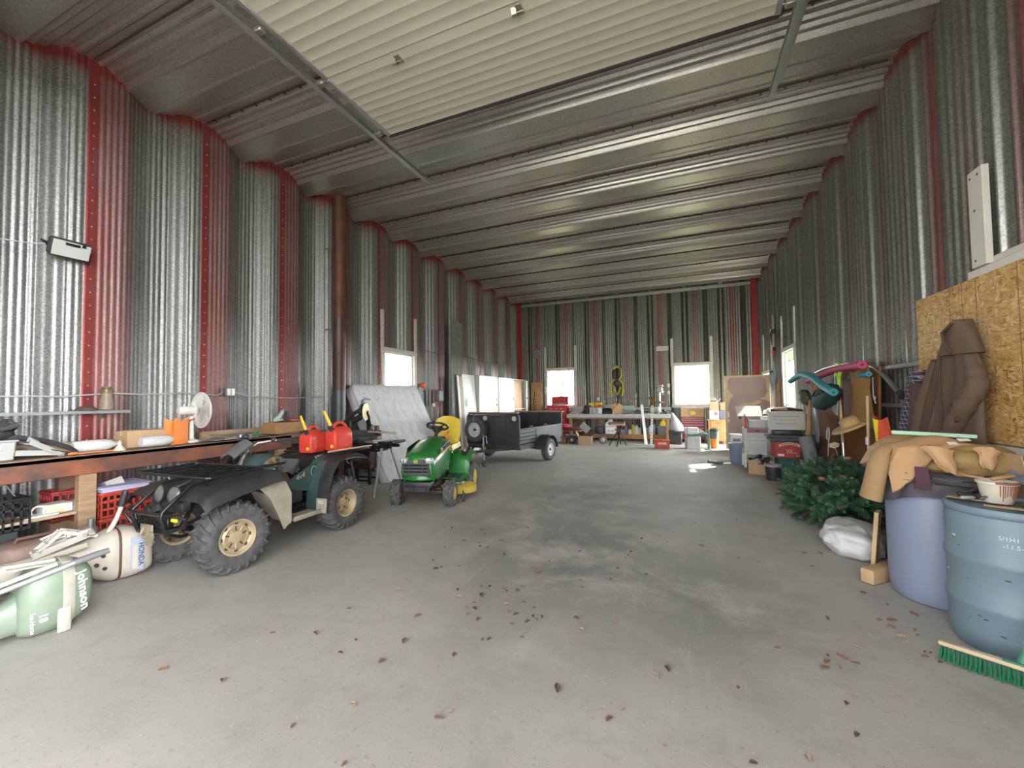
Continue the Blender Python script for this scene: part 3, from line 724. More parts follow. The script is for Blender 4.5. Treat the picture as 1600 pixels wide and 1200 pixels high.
        b.mi = 0
        b.grid(fn, 28, 12, .013 if sx > 0 else -.013)
        rf = b.fin('rear_fender', [GRN, DUST], t, ang=50)
        for f in rf.data.polygons:
            if abs(f.center.x) > .40 or (f.center.z > .88 and abs(f.center.x) > .3): f.material_index = 1
        b = B(); b.box((sx*.46, .355, .36), (.16, .016, .17), bev=.006); b.fin('mud_flap', MUD, t)
        b = B(); b.grid(lambda u, v: (sx*lerp(.2, .52, v), lerp(.62, 1.10, u), .885-.11*max(0, u-.6)-.02), 8, 4, .006); b.fin('fender_underside', MUD, t)
    b = B(); b.box((.46, .344, .40), (.085, .006, .075), bev=.002); pl_ = b.fin('number_plate', mat('plate_dirty', (.36, .33, .27), .8, var=.6, vscale=30, col2=(.28, .25, .19)), t)
    text('M3', .062, mat('letter_faint', (.66, .65, .58), .7), pl_, basis((.46, .340, .40), (1, 0, 0), (0, 0, 1)), .003)
    # duck-head outline and gold script on the side
    gl = mat('outline_pale', (.42, .47, .45), .5)
    b = B(); q = lambda y, z: (.2725, y, z)
    b.tube([q(.385, .79), q(.41, .815), q(.435, .81), q(.445, .785), q(.475, .76), q(.44, .755), q(.425, .74), q(.44, .70), q(.47, .675), q(.44, .67), q(.40, .685)], .0035, 6)
    b.tube([q(.385, .79), q(.37, .74), q(.39, .70)], .0035, 6); b.fin('bird_decal', gl, t)
    text('4x4', .085, mat('gold_letter'), t, basis((.2685, .22, .715), (0, 1, .25), (0, -.05, 1)), .003, name='script_decal', shear=.25)
    # footrests
    for sx in (-1, 1):
        b = B(); b.box((sx*.36, .16, .295), (.22, .38, .02), bev=.006); b.box((sx*.46, .16, .30), (.02, .38, .05), bev=.006); b.tube([(sx*.1, .1, .30), (sx*.46, .12, .30)], .018, 8); b.fin('footrest', MUD, t)
    # rear rack
    b = B(); z = .945; r = .0125
    b.tube([(-.44, .60, z), (.44, .60, z), (.46, .63, z), (.46, 1.18, z), (.43, 1.21, z), (-.43, 1.21, z), (-.46, 1.18, z), (-.46, .63, z)], r, 8, closed=True)
    for y in (.72, .84, .96, 1.08): b.tube([(-.46, y, z-.002), (.46, y, z-.002)], r*.85, 6)
    for x in (-.25, 0, .25): b.tube([(x, .60, z-.005), (x, 1.21, z-.005)], r*.85, 6)
    for x in (-.28, .28): b.tube([(x, .95, z), (x*.8, .93, .80)], r, 6)
    b.fin('rear_rack', BLKM, t)
    return t
quad()
# red jerry cans on the rear rack
def jerry(label, loc, rz, s=1.0):
    t = thing('fuel_can', label, 'fuel can', loc, rz, 'red fuel cans on the quad bike')
    red = mat('can_red', (.62, .055, .035), .4, var=.12, vscale=12, col2=(.4, .06, .04))
    b = B(); w, d, h = .145*s, .26*s, .27*s
    rings = []
    for k, (z, sc, sh) in enumerate(((0, .94, 0), (.02, 1, 0), (.16, 1, 0), (.20, .97, 0), (.235, .80, .01), (.262, .52, .02), (.27, .40, .02))):
        o = rrect(w*2*.5*sc*1.35, d*(sc if z < .2 else sc*1.02), .03*s*sc, 4)
        rings.append([(x, y+sh, z*s) for x, y in o])
    b.loft(rings); bd = b.fin('body', red, t, ang=60)
    b = B()
    b.tube([(0, -.075*s, .235*s), (0, -.06*s, .292*s), (0, -.02*s, .318*s), (0, .045*s, .315*s), (0, .09*s, .275*s), (0, .115*s, .21*s)], .019*s, 10); b.fin('handle', red, t)
    for sx in (-1, 1):
        b = B(); M4 = basis((sx*.0995*s, 0, .10*s), (0, 1, 0), (0, 0, 1))
        b.prism(rrect(.17*s, .12*s, .03*s), .004, M4); b.fin('embossed_panel', red, t)
    b = B(); b.cyl((0, -.085*s, .22*s), (0, -.115*s, .29*s), .028*s, .024*s, 14); b.fin('collar', BLK, t)
    b = B(); b.cyl((0, -.112*s, .285*s), (0, -.20*s, .46*s), .021*s, .013*s, 12); b.fin('spout', mat('spout_yellow', (.78, .57, .06), .4), t)
    b = B(); b.cyl((.05*s, -.128*s, .05*s), (.05*s, -.14*s, .05*s), .02*s, seg=12); b.fin('vent_cap', mat('spout_yellow'), t)
    return t
jerry('red plastic fuel can with yellow spout, in front on the rear rack beside the seat', (-4.36, 3.92, .962), radians(8))
jerry('taller red plastic fuel can with yellow spout, behind the other can on the rack', (-4.20, 4.20, .962), radians(-6), 1.12)
b = B(); b.tube([(-4.10, 3.93, .965), (-4.06, 4.66, .97)], .012, 8); tag(b.fin('wooden_stick', mat('stick_pale', (.55, .42, .30), .6)), 'thin pale wooden stick lying along the edge of the rear rack', 'stick')
# ------------------------------------------------------------------ lawn tractor
def turf_wheel(parent, x, y, R_, w, out, turn=0.0):
    T = Matrix.Translation((x, y, R_)) @ Matrix.Rotation(turn, 4, 'Z') @ RX; o = 1 if out > 0 else -1; h = w/2; r = R_*.50
    YEL = mat('tractor_yellow', (.78, .56, .05), .4, var=.15, vscale=8, col2=(.55, .38, .06))
    b = B(T); b.lathe([(r+.004, o*h*.86), (r-.004, o*h*.78), (r*.92, o*h*.55), (r*.80, o*h*.35), (r*.40, o*h*.30), (r*.34, o*h*.42), (r*.20, o*h*.5), (.001, o*h*.5)], seg=24); b.lathe([(r*.86, -o*h*.7), (.0001, -o*h*.5)], seg=24)
    wo = b.fin('wheel', YEL, parent)
    b = B(T); b.lathe(tyre_prof(R_-.008, w, r), seg=36)
    n = int(2*pi*R_/.034)
    for j in range(5):
        zz = (-.62+.31*j)*h
        for k in range(n):
            a = 2*pi*(k+.5*(j % 2))/n; M4 = basis((cos(a)*(R_-.006), sin(a)*(R_-.006), zz), (-sin(a), cos(a), .0), (0, 0, 1)); b.box((0, 0, 0), (.021, .020 if j % 4 else .03, .016), M=M4)
    b.fin('tyre', mat('turf_rubber', (.045, .045, .045), .8, var=.8, vscale=30, col2=(.22, .22, .215)), wo, ang=40)
    b = B(T); b.cyl((0, 0, o*h*.45), (0, 0, o*h*.62), .016, seg=10); b.fin('axle_cap', BLK, wo)
def tractor():
    t = thing('lawn_tractor', 'green and yellow ride-on lawn tractor with yellow seat and black steering wheel', 'lawn mower', (-3.67, 5.36, 0), radians(14))
    GRN = mat('tractor_green', (.018, .185, .032), .3, coat=.3, var=.12, vscale=4, col2=(.05, .16, .04))
    YEL = mat('tractor_yellow', (.78, .56, .05), .4, var=.15, vscale=8, col2=(.55, .38, .06))
    DG = mat('grille_grey', (.075, .078, .082), .5); 
    for sx in (-1, 1):
        turf_wheel(t, sx*.42, 0, .19, .165, sx, radians(5)); turf_wheel(t, sx*.47, .98, .255, .24, sx)
    b = B(); b.box((0, .02, .20), (.70, .06, .06), bev=.01); b.box((0, .5, .30), (.42, 1.25, .10), bev=.02); b.box((0, .98, .34), (.46, .46, .22), bev=.03); b.cyl((-.32, 1.02, .255), (.32, 1.02, .255), .03)
    b.box((0, .35, .42), (.36, .5, .18), bev=.02)
    for sx in (-1, 1): b.cyl((sx*.33, .02, .14), (sx*.33, .02, .26), .03); b.tube([(sx*.30, .03, .22), (sx*.1, .25, .30)], .012, 6)
    b.fin('chassis', BLK, t)
    # hood: sections from the grille back to the dashboard
    def ring(y, w, zt, zb, cr):
        o = []
        for a in (0, .25, .5, .75, 1.0): an = pi*a/2; o.append((w*(1-cr)+w*cr*sin(an), zt-(.16)*(1-cos(an))))
        half = [(0.0, zt+.018)]+[(w*.45, zt+.012)]+o+[(w*1.03, lerp(zt-.16, zb, .5)), (w*.97, zb)]
        pts = [(x, y, z) for x, z in half]+[(-x, y, z) for x, z in half[::-1][:-1]]
        return pts
    b = B()
    sec = [(-.285, .225, .735, .50, .42), (-.25, .245, .775, .46, .42), (-.15, .262, .805, .43, .42), (.02, .272, .85, .43, .42), (.20, .275, .905, .45, .42), (.36, .272, .945, .49, .42), (.50, .262, .965, .52, .42), (.56, .25, .955, .56, .42)]
    b.loft([ring(*q) for q in sec]); hd = b.fin('hood', GRN, t, ang=50)
    b = B(); # bumper-like lower lip of the hood
    b.loft([[(x*.245*k, -.30+.10*abs(x)**3+(0 if k > .9 else .03)+dy, z) for x in (-1, -.8, -.4, 0, .4, .8, 1)]+[(x*.255*k, -.18, z) for x in (1, .5, 0, -.5, -1)] for z, k, dy in ((.40, .9, .02), (.43, 1.0, 0), (.485, 1.03, 0), (.50, 1.02, .012))]); b.fin('hood_lip', GRN, t, ang=50)
    b = B(); b.box((0, -.272, .60), (.43, .06, .235), bev=.02, taper=(.92, 1))
    for k in range(4): b.box((0, -.308, .53+k*.047), (.40, .022, .020), rot=(radians(-14), 0, 0), bev=.005)
    for x in (-.105, .105): b.box((x, -.306, .60), (.014, .03, .19), bev=.004)
    b.box((0, -.303, .705), (.25, .025, .055), bev=.008); g = b.fin('grille', DG, t)
    b = B()
    for k in range(3): b.box((0, -.3035, .553+k*.047), (.36, .014, .022))
    b.fin('grille_gap', mat('gap_black', (.008, .008, .008), .8), g)
    # round leaping-animal badge
    b = B(); M4 = basis((0, -.3165, .705), (1, 0, 0), (0, 0, 1)); b.prism(rrect(.062, .058, .02), .004, M4); bd = b.fin('badge', mat('badge_yellowgreen', (.72, .70, .06), .35), t)
    b = B(); M5 = basis((0, -.321, .705), (1, 0, 0), (0, 0, 1)); b.prism(rrect(.052, .048, .016), .002, M5); b.fin('badge_field', GRN, bd)
    b = B(); M6 = basis((0, -.3235, .705), (1, 0, 0), (0, 0, 1)); b.prism([(-.019, -.012), (-.010, -.004), (.004, -.004), (.016, -.013), (.012, -.001), (.018, .004), (.010, .010), (.014, .017), (.006, .012), (.002, .018), (.001, .008), (-.012, .004), (-.020, .007)], .002, M6); b.fin('deer_emblem', mat('badge_yellowgreen'), bd)
    for sx in (-1, 1):
        b = B(); b.box((sx*.19, -.255, .715), (.125, .10, .085), rot=(0, 0, sx*.45), bev=.025, seg=2); h = b.fin('headlight', mat('lamp_clear', (.62, .63, .64), .12, .25), t)
        b = B(); 
        for q in (-.025, .025): b.sph((sx*.20+q, -.298+abs(q)*.2*0+sx*q*.3, .715), (.022, .015, .026))
        b.fin('bulb', STEEL, h)
        # dark side vent and yellow stripe
        b = B(); b.grid(lambda u, v: (sx*(.277+.004*sin(pi*u)-.01*v*v), lerp(.02, .52, u), lerp(.80+.07*u, .86+.085*u, v)), 10, 4, .012*sx); vt = b.fin('side_vent', BLK, t)
        b = B()
        for k in range(7): b.box((sx*.282, .13+k*.055, .845+k*.008), (.012, .012, .055), rot=(.4, 0, 0))
        b.fin('louver', DG, vt)
        b = B(); b.grid(lambda u, v: (sx*(.279+.004*sin(pi*u)), lerp(-.02, .53, u), lerp(.765+.075*u, .79+.075*u, v)), 10, 2, .006*sx); b.fin('yellow_stripe', YEL, t)
    b = B(); b.box((0, -.235, .36), (.46, .13, .09), bev=.02, seg=2); b.box((0, -.27, .30), (.40, .05, .10), bev=.01); b.box((-.1, -.30, .30), (.13, .02, .07), bev=.005); b.box((.09, -.30, .30), (.13, .02, .07), bev=.005); b.fin('front_bumper', BLK, t)
    # dash and steering
    b = B(); b.loft([[(x, y+.0, z) for x, y in rrect(2*w, d, .05)] for z, w, d in ((.56, .25, .12), (.90, .22, .12), (.985, .14, .10))]); 
    b.bm.verts.ensure_lookup_table()
    for v in b.bm.verts: v.co.y += .60
    b.fin('dashboard', BLK, t)
    b = B(); b.cyl((0, .60, .97), (0, .67, 1.10), .035, .03); b.lathe([(.11, 0), (.085, -.03), (.05, -.075), (.035, -.09)], Matrix.Translation((0, .672, 1.125)) @ rotm(radians(-24), 0, 0), 20); b.fin('steering_column', BLK, t)
    M4 = Matrix.Translation((0, .685, 1.15)) @ rotm(radians(-24), 0, 0)
    b = B(M4); b.torus((0, 0, 0), .175, .017); 
    for a in (pi/2+.0, pi/2+2.1, pi/2-2.1): b.bar((cos(a)*.04, sin(a)*.04, -.03), (cos(a)*.168, sin(a)*.168, -.002), .035, .012, .004)
    b.cyl((0, 0, -.045), (0, 0, -.015), .055); b.fin('steering_wheel', BLK, t)
    b = B(); b.tube([(.13, .66, .93), (.16, .70, 1.03), (.20, .69, 1.07)], .014, 8); b.box((.145, .67, .99), (.05, .03, .05), bev=.01); b.fin('orange_lever', mat('lever_orange', (.70, .14, .03), .4), t)
    # fenders, foot wells
    for sx in (-1, 1):
        b = B()
        pr = [(.30, .345), (.62, .335), (.70, .36), (.745, .46), (.79, .60), (.88, .685), (1.05, .705), (1.25, .69), (1.36, .62)]
        def fn(u, v):
            i = u*(len(pr)-1); k = min(int(i), len(pr)-2); f = i-k
            y = lerp(pr[k][0], pr[k+1][0], f); z = lerp(pr[k][1], pr[k+1][1], f)
            x = lerp(.20, .53, v)-(.06*max(0, (.3-u)/.3) if v > .5 else 0)
            if v > .82: z -= .05*((v-.82)/.18)**1.4
            return (sx*x, y, z)
        b.grid(fn, 28, 12, .012 if sx > 0 else -.012); fd = b.fin('fender', GRN, t, ang=50)
        b = B(); b.box((sx*.36, .48, .352), (.22, .26, .012), bev=.003)
        for k in range(5): b.box((sx*.36, .39+k*.045, .361), (.2, .014, .008))
        b.fin('foot_mat', BLK, fd)
    b = B(); b.loft([[(x, y, z) for x, y in rrect(.44, d, .08)] for z, d in ((.40, .62), (.66, .60), (.72, .5))]); 
    for v in b.bm.verts: v.co.y += 1.05
    b.fin('rear_body', GRN, t, ang=45)
    b = B(); b.prism(rrect(.10, .34, .04), .014, basis((.43, .93, .70), (1, 0, -.05), (0, 1, .22))); q = b.fin('lever_panel', BLK, t)
    for k in range(3):
        b = B(); b.box((.43, .84+k*.07, .73+.015*k), (.05, .035, .05), bev=.01); b.fin('lever_knob', mat('lever_knob', (.10, .10, .10), .4) if k else GREYM, q)
    # seat
    b = B(); 
    def cush(u, v):
        x = lerp(-.25, .25, u); y = lerp(.74, 1.17, v); return (x*(1-.12*(1-v)**3), y, .80+.035*(2*u-1)**2+.02*(2*v-1)**2-.05*(1-v)**6)
    b.grid(cush, 12, 12, .085); st = b.fin('seat', YEL, t, ang=60)
    b = B()
    rings = []
    for k in range(11):
        s = k/10; w = .255*(.80+.20*sin(pi*min(1, s*.95+.08))**.7)*(1 if s < .85 else sqrt(max(.2, 1-((s-.85)/.17)**2))); z = .80+.50*s; y = 1.12+.14*s+.0*s
        d = .055*(1 if s < .85 else (1.15-s)/.3)
        rings.append([(x, y+q-.03*(x/w)**2*-1*.8-.03*(1-(x/w)**2)*0, z) for x, q in [(w, 0), (w*.8, -d*.8-.01), (w*.4, -d*.75+.02), (0, -d*.7+.025), (-w*.4, -d*.75+.02), (-w*.8, -d*.8-.01), (-w, 0), (-w*.7, d*.9), (0, d), (w*.7, d*.9)]])
    b.loft(rings); b.fin('backrest', YEL, t, ang=60)
    b = B(); b.box((0, 1.0, .74), (.28, .3, .06), bev=.01)
    for x in (-.1, .1): b.tube([(x, .85, .68), (x, .95, .76)], .015, 6); b.tube([(x, 1.1, .68), (x, 1.05, .76)], .015, 6)
    b.fin('seat_bracket', BLKM, t)
    # mower deck
    b = B(); out = []
    for k in range(40):
        a = 2*pi*k/40; cx = -.26 if cos(a) < 0 else .38; out.append((cx+.32*cos(a), .52+.27*sin(a)))
    b.loft([[(x, y, .115) for x, y in out], [(x, y, .205) for x, y in out], [(.02+(x-.02)*.93, .52+(y-.52)*.9, .235) for x, y in out], [(.02+(x-.02)*.60, .52+(y-.52)*.6, .25) for x, y in out]]); dk = b.fin('mower_deck', mat('deck_yellow', (.70, .50, .06), .5, var=.45, vscale=9, col2=(.33, .25, .14)), t)
    b = B()
    b.bm.free()
    for x in (-.3, .40): b = B(); b.lathe([(.11, .24), (.10, .275), (.05, .285), (.045, .33), (.001, .335)], Matrix.Translation((x, .5, 0)), 20); b.fin('pulley_cover', GREYM, dk)
    b = B(); b.grid(lambda u, v: (lerp(-.4, .5, u), lerp(.34, .7, v), .245+.012*nz(u*9, v*9)), 16, 8); b.fin('grass_clippings', mat('clippings', (.30, .24, .15), .9, bump=.6, var=.8, vscale=30), dk)
    b = B(Matrix.Translation((.56, .26, .07)) @ RX); b.lathe(tyre_prof(.07, .05, .02), seg=20); b.fin('gauge_wheel', RUB, dk)
    b = B(); b.tube([(.56, .26, .07), (.54, .29, .16), (.52, .33, .20)], .01, 6); b.fin('gauge_arm', BLKM, dk)
    b = B(); b.prism([(0, 0), (.008, 0), (.02, .03), (.05, .03), (.05, .038), (.012, .038)], .002, basis((.282, .09, .54), (0, 1, .1), (0, 0, 1))); b.fin('side_mark', mat('letter_yellow', (.45, .42, .14), .4), t)
tractor()
# ------------------------------------------------------------------ mattress against the wall
def mattress():
    P0 = Vector((-5.24, 6.50, .0)); A = Vector((-.04, 2.30, .03)); U = Vector((-.90, .48, 1.88))
    o = thing('mattress', 'grey quilted mattress standing on its side, leaning on the metal wall below a window', 'mattress', P0)
    w, h = A.length, U.length; T = basis((0, 0, 0), A, U); t_ = .17
    b = B(T)
    out = [(x+w/2, y+h/2) for x, y in rrect(w, h, .12, 6)]
    rings = []
    for z, k in ((-t_, -.012), (-t_+.02, 0), (-.02, 0), (0, -.012), (.006, -.05)):
        rings.append([((x-w/2)*(1+k)+w/2, (y-h/2)*(1+k)+h/2, z) for x, y in out])
    b.loft(rings, cap=False)
    # quilted front and plain back
    cx = [(x-w/2)*.95+w/2 for x, y in out]; 
    def q(u, v):
        x = lerp(.052*w*.5, w-.052*w*.5, u); y = lerp(.05*h*.5, h-.05*h*.5, v)
        return (x, y, .006+.016*abs(sin(7*pi*u)*sin(7*pi*v))**.5)
    b.grid(q, 56, 56); b.loft([[(x, y, -t_) for x, y in out], [(x, y, -t_+.001) for x, y in out]])
    m = mat('mattress_cloth', (.50, .50, .495), .7)
    nt = m.node_tree; N = nt.nodes.new; L = nt.links.new; bs = nt.nodes['Principled BSDF']
    tc = N('ShaderNodeTexCoord'); vo = N('ShaderNodeTexVoronoi'); vo.inputs['Scale'].default_value = 3.4; L(tc.outputs['Object'], vo.inputs['Vector'])
    n1 = N('ShaderNodeTexNoise'); n1.inputs['Scale'].default_value = 26; n1.inputs['Detail'].default_value = 3; L(tc.outputs['Object'], n1.inputs[0])
    a = N('ShaderNodeMapRange'); a.inputs[1].default_value = .30; a.inputs[2].default_value = .12; L(vo.outputs['Distance'], a.inputs[0])
    c = N('ShaderNodeMapRange'); c.inputs[1].default_value = .5; c.inputs[2].default_value = .60; L(n1.outputs[0], c.inputs[0])
    f = N('ShaderNodeMath'); f.operation = 'MULTIPLY'; f.use_clamp = True; L(a.outputs[0], f.inputs[0]); L(c.outputs[0], f.inputs[1])
    n2 = N('ShaderNodeTexNoise'); n2.inputs['Scale'].default_value = 4; mp = N('ShaderNodeMapping'); mp.inputs['Scale'].default_value = (1, 4, 1.2); mp.inputs['Rotation'].default_value = (.7, 0, 0); L(tc.outputs['Object'], mp.inputs[0]); L(mp.outputs[0], n2.inputs[0])
    d = N('ShaderNodeMapRange'); d.inputs[1].default_value = .45; d.inputs[2].default_value = .7; d.inputs[4].default_value = .3; L(n2.outputs[0], d.inputs[0])
    g = N('ShaderNodeMath'); g.operation = 'MAXIMUM'; L(f.outputs[0], g.inputs[0]); L(d.outputs[0], g.inputs[1])
    mx = N('ShaderNodeMix'); mx.data_type = 'RGBA'; mx.inputs['A'].default_value = (.64, .64, .635, 1); mx.inputs['B'].default_value = (.30, .30, .31, 1); L(g.outputs[0], mx.inputs['Factor']); L(mx.outputs['Result'], bs.inputs['Base Color'])
    b.fin('quilted_cover', m, o, ang=60)
    b = B(T); b.tube([(x, y, .0) for x, y in out], .008, 6, closed=True); b.tube([(x, y, -t_) for x, y in out], .008, 6, closed=True); b.fin('piping', mat('piping_grey', (.36, .36, .37), .7), o)
mattress()
# ------------------------------------------------------------------ mitre saw on a folding stand
def saw():
    t = thing('saw_stand', 'black folding tool stand with grey legs in front of the mattress', 'tool stand', (-5.28, 5.88, 0), radians(4))
    b = B()
    for y in (-.12, .12): b.box((0, y, .80), (1.30, .045, .05), bev=.008)
    for x in (-.5, -.1, .3, .5): b.box((x, 0, .80), (.05, .30, .04), bev=.006)
    for sx in (-1, 1): b.box((sx*.52, 0, .865), (.20, .40, .06), bev=.012); b.cyl((sx*.70, -.2, .88), (sx*.70, .2, .88), .025)
    b.box((.30, 0, .75), (.22, .34, .08), bev=.02); b.fin('stand_frame', BLKM, t)
    for sx, sy in ((-1, -1), (-1, 1), (1, -1), (1, 1)):
        b = B(); b.bar((sx*.46, sy*.12, .78), (sx*.52, sy*.42, .01), .04, .025, .005); b.cyl((sx*.52, sy*.42, 0), (sx*.52, sy*.42, .05), .025); b.fin('leg', GREYM if sx < 0 else mat('leg_grey', (.42, .42, .41), .45, .4), t)
    s = thing('mitre_saw', 'mitre saw with raised blade on the black folding stand', 'saw', (-5.28, 5.88, .9), radians(4))
    b = B(); b.lathe([(.19, 0), (.20, .02), (.20, .06), (.18, .075), (.0001, .08)], Matrix.Translation((.0, 0, 0)), 28); b.box((0, .03, .04), (.60, .14, .06), bev=.01); b.box((0, .07, .12), (.62, .03, .10), bev=.005); b.box((.0, -.24, .03), (.07, .18, .03), bev=.01); b.fin('base', mat('saw_base', (.12, .12, .125), .45, .4), s)
    b = B(); b.box((.0, .16, .16), (.10, .10, .22), bev=.02); b.tube([(0, .14, .25), (.0, .10, .40), (.02, .02, .50)], .045, 10); b.fin('pivot_arm', BLKM, s)
    b = B(RX @ Matrix.Identity(4)); 
    b.M = Matrix.Translation((.05, -.02, .50)) @ rotm(0, pi/2, 0.25); b.lathe([(.0001, -.0015), (.15, -.0015), (.15, .0015), (.0001, .0015)], seg=40)
    for k in range(40): a = 2*pi*k/40; b.box((cos(a)*.152, sin(a)*.152, 0), (.012, .010, .004), rot=(0, 0, a+.4))
    b.fin('blade', mat('blade_brass', (.34, .27, .13), .4, .6, var=.4), s)
    b = B(); b.M = Matrix.Translation((.03, -.02, .50)) @ rotm(0, pi/2, 0.25); b.lathe([(.12, -.05), (.165, -.04), (.165, .0), (.12, .01)], seg=30, a0=pi*.35, a1=pi*1.45); b.lathe([(.0001, -.10), (.065, -.10), (.07, -.02), (.0001, -.02)], seg=18); b.fin('blade_guard', BLK, s)
    b = B(); b.tube([(-.06, .02, .56), (-.28, .02, .45), (-.44, .0, .30), (-.58, -.02, .22)], .035, 10); b.cyl((-.10, .06, .42), (-.30, .06, .32), .055); b.fin('motor', BLK, s)
    b = B(); b.tube([(.02, -.06, .62), (.06, -.14, .70), (.14, -.16, .74), (.20, -.10, .72)], .02, 8); b.fin('handle', mat('handle_bluegrey', (.30, .34, .38), .4), s)
    b = B(); b.box((.26, -.02, .12), (.52, .10, .02), rot=(0, .05, .1), bev=.003); tag(b.fin('wood_offcut', mat('offcut', (.50, .42, .30), .7, var=.4), None, loc=(-5.10, 5.85, .925)), 'pale wood offcut lying on the mitre saw table', 'wood')
    b = B(); b.box((0, 0, 0), (.07, .07, .17), bev=.004); tag(b.fin('wood_block', mat('block_brown', (.12, .06, .035), .6, var=.5), None, loc=(-5.06, 5.95, 1.065)), 'small dark brown wood block upright beside the saw blade', 'wood block')
saw()
# wood stove below the saw with its pipe
def stove():
    t = thing('wood_stove', 'dark brown iron wood stove on black legs under the saw stand', 'stove', (-5.82, 6.45, 0), radians(6))
    iron = mat('stove_brown', (.045, .022, .018), .5, .3, var=.5, vscale=6, col2=(.09, .05, .04))
    b = B(); b.box((0, 0, .50), (.60, .42, .42), bev=.015); b.box((0, 0, .72), (.64, .46, .03), bev=.008); b.fin('firebox', iron, t)
    b = B(); b.box((.05, -.22, .50), (.36, .03, .32), bev=.008); d = b.fin('door', iron, t)
    b = B(); b.tube([(-.15, -.235, .48), (-.16, -.27, .50), (-.16, -.28, .44), (-.12, -.26, .40)], .01, 8); b.fin('handle', GREYM, d)
    for sx in (-1, 1):
        for sy in (-1, 1):
            b = B(); b.box((sx*.27, sy*.17, .15), (.05, .05, .30), bev=.005); b.fin('leg', BLKM, t)
    for q in (-.17, .17): b = B(); b.box((0, q, .07), (.54, .03, .03)); b.fin('stretcher', BLKM, t)
    p = thing('stove_pipe', 'rusty brown stove pipe rising up the metal wall to the roof', 'stove pipe', (-6.05, 6.06, 0))
    rust = mat('pipe_rust', (.155, .065, .038), .6, .35, var=.8, vscale=3.5, col2=(.075, .035, .028)); old = mat('pipe_old', (.085, .055, .052), .5, .5, var=.7, vscale=3, col2=(.13, .075, .06))
    b = B(); z = 1.75; k = 0
    segs = [(1.78, 2.55, old), (2.53, 3.22, old), (3.20, 3.9, rust), (3.88, 4.75, rust), (4.73, 5.58, rust)]
    b.bm.free()
    for z0, z1, m in segs:
        b = B(); r = .118; b.lathe([(r*.985, z0), (r, z0+.02), (r, z1-.05), (r*1.02, z1-.04), (r*1.02, z1-.03), (r, z1-.02), (r, z1)], seg=24); b.fin('pipe_section', m, p, label=None)
    b = B(); b.lathe([(.10, .82), (.118, .84), (.118, 1.80)], seg=24); b.fin('grey_section', mat('pipe_grey', (.10, .105, .11), .45, .5, var=.4), p)
    b = B(); b.tube([(0, 0, .86), (.05, .10, .80), (.16, .26, .745)], .10, 16); b.fin('elbow', old, p)
    for q in (3.0, 4.6): b = B(); b.box((-.2, 0, q), (.35, .03, .012)); b.fin('bracket', GREYM, p)
stove()
# ------------------------------------------------------------------ utility trailer
def road_wheel(parent, T, R_, w, name='wheel'):
    rim = mat('rim_white', (.62, .63, .64), .4, .1, var=.3, vscale=20, col2=(.4, .4, .4)); r = R_*.56; h = w/2
    b = B(T); b.lathe([(r, h*.8), (r+.008, h*.88), (r-.008, h*.72), (r*.9, h*.45), (r*.72, h*.42), (r*.66, h*.52), (r*.30, h*.56), (r*.26, h*.40), (.001, h*.40)], seg=28, cap=False); b.lathe([(r-.008, h*.7), (r-.008, -h*.8)], seg=28, cap=False)
    b.mi = 1
    for k in range(10): a = 2*pi*k/10; b.cyl((cos(a)*r*.70, sin(a)*r*.70, h*.44), (cos(a)*r*.70, sin(a)*r*.70, h*.50), .012, seg=8)
    for k in range(5): a = 2*pi*k/5; b.cyl((cos(a)*r*.42, sin(a)*r*.42, h*.5), (cos(a)*r*.42, sin(a)*r*.42, h*.58), .011, seg=6)
    b.cyl((0, 0, h*.35), (0, 0, h*.75), r*.17, seg=16)
    wo = b.fin(name, [rim, BLKM], parent)
    b = B(T); b.lathe(tyre_prof(R_, w, r), seg=40, cap=False)
    for z in (-.3, 0, .3): b.lathe([(R_-.001, h*z-.004), (R_+.001, h*z-.002), (R_+.001, h*z+.002), (R_-.001, h*z+.004)], seg=40, cap=False)
    b.fin('tyre', RUB, wo, ang=35); return wo
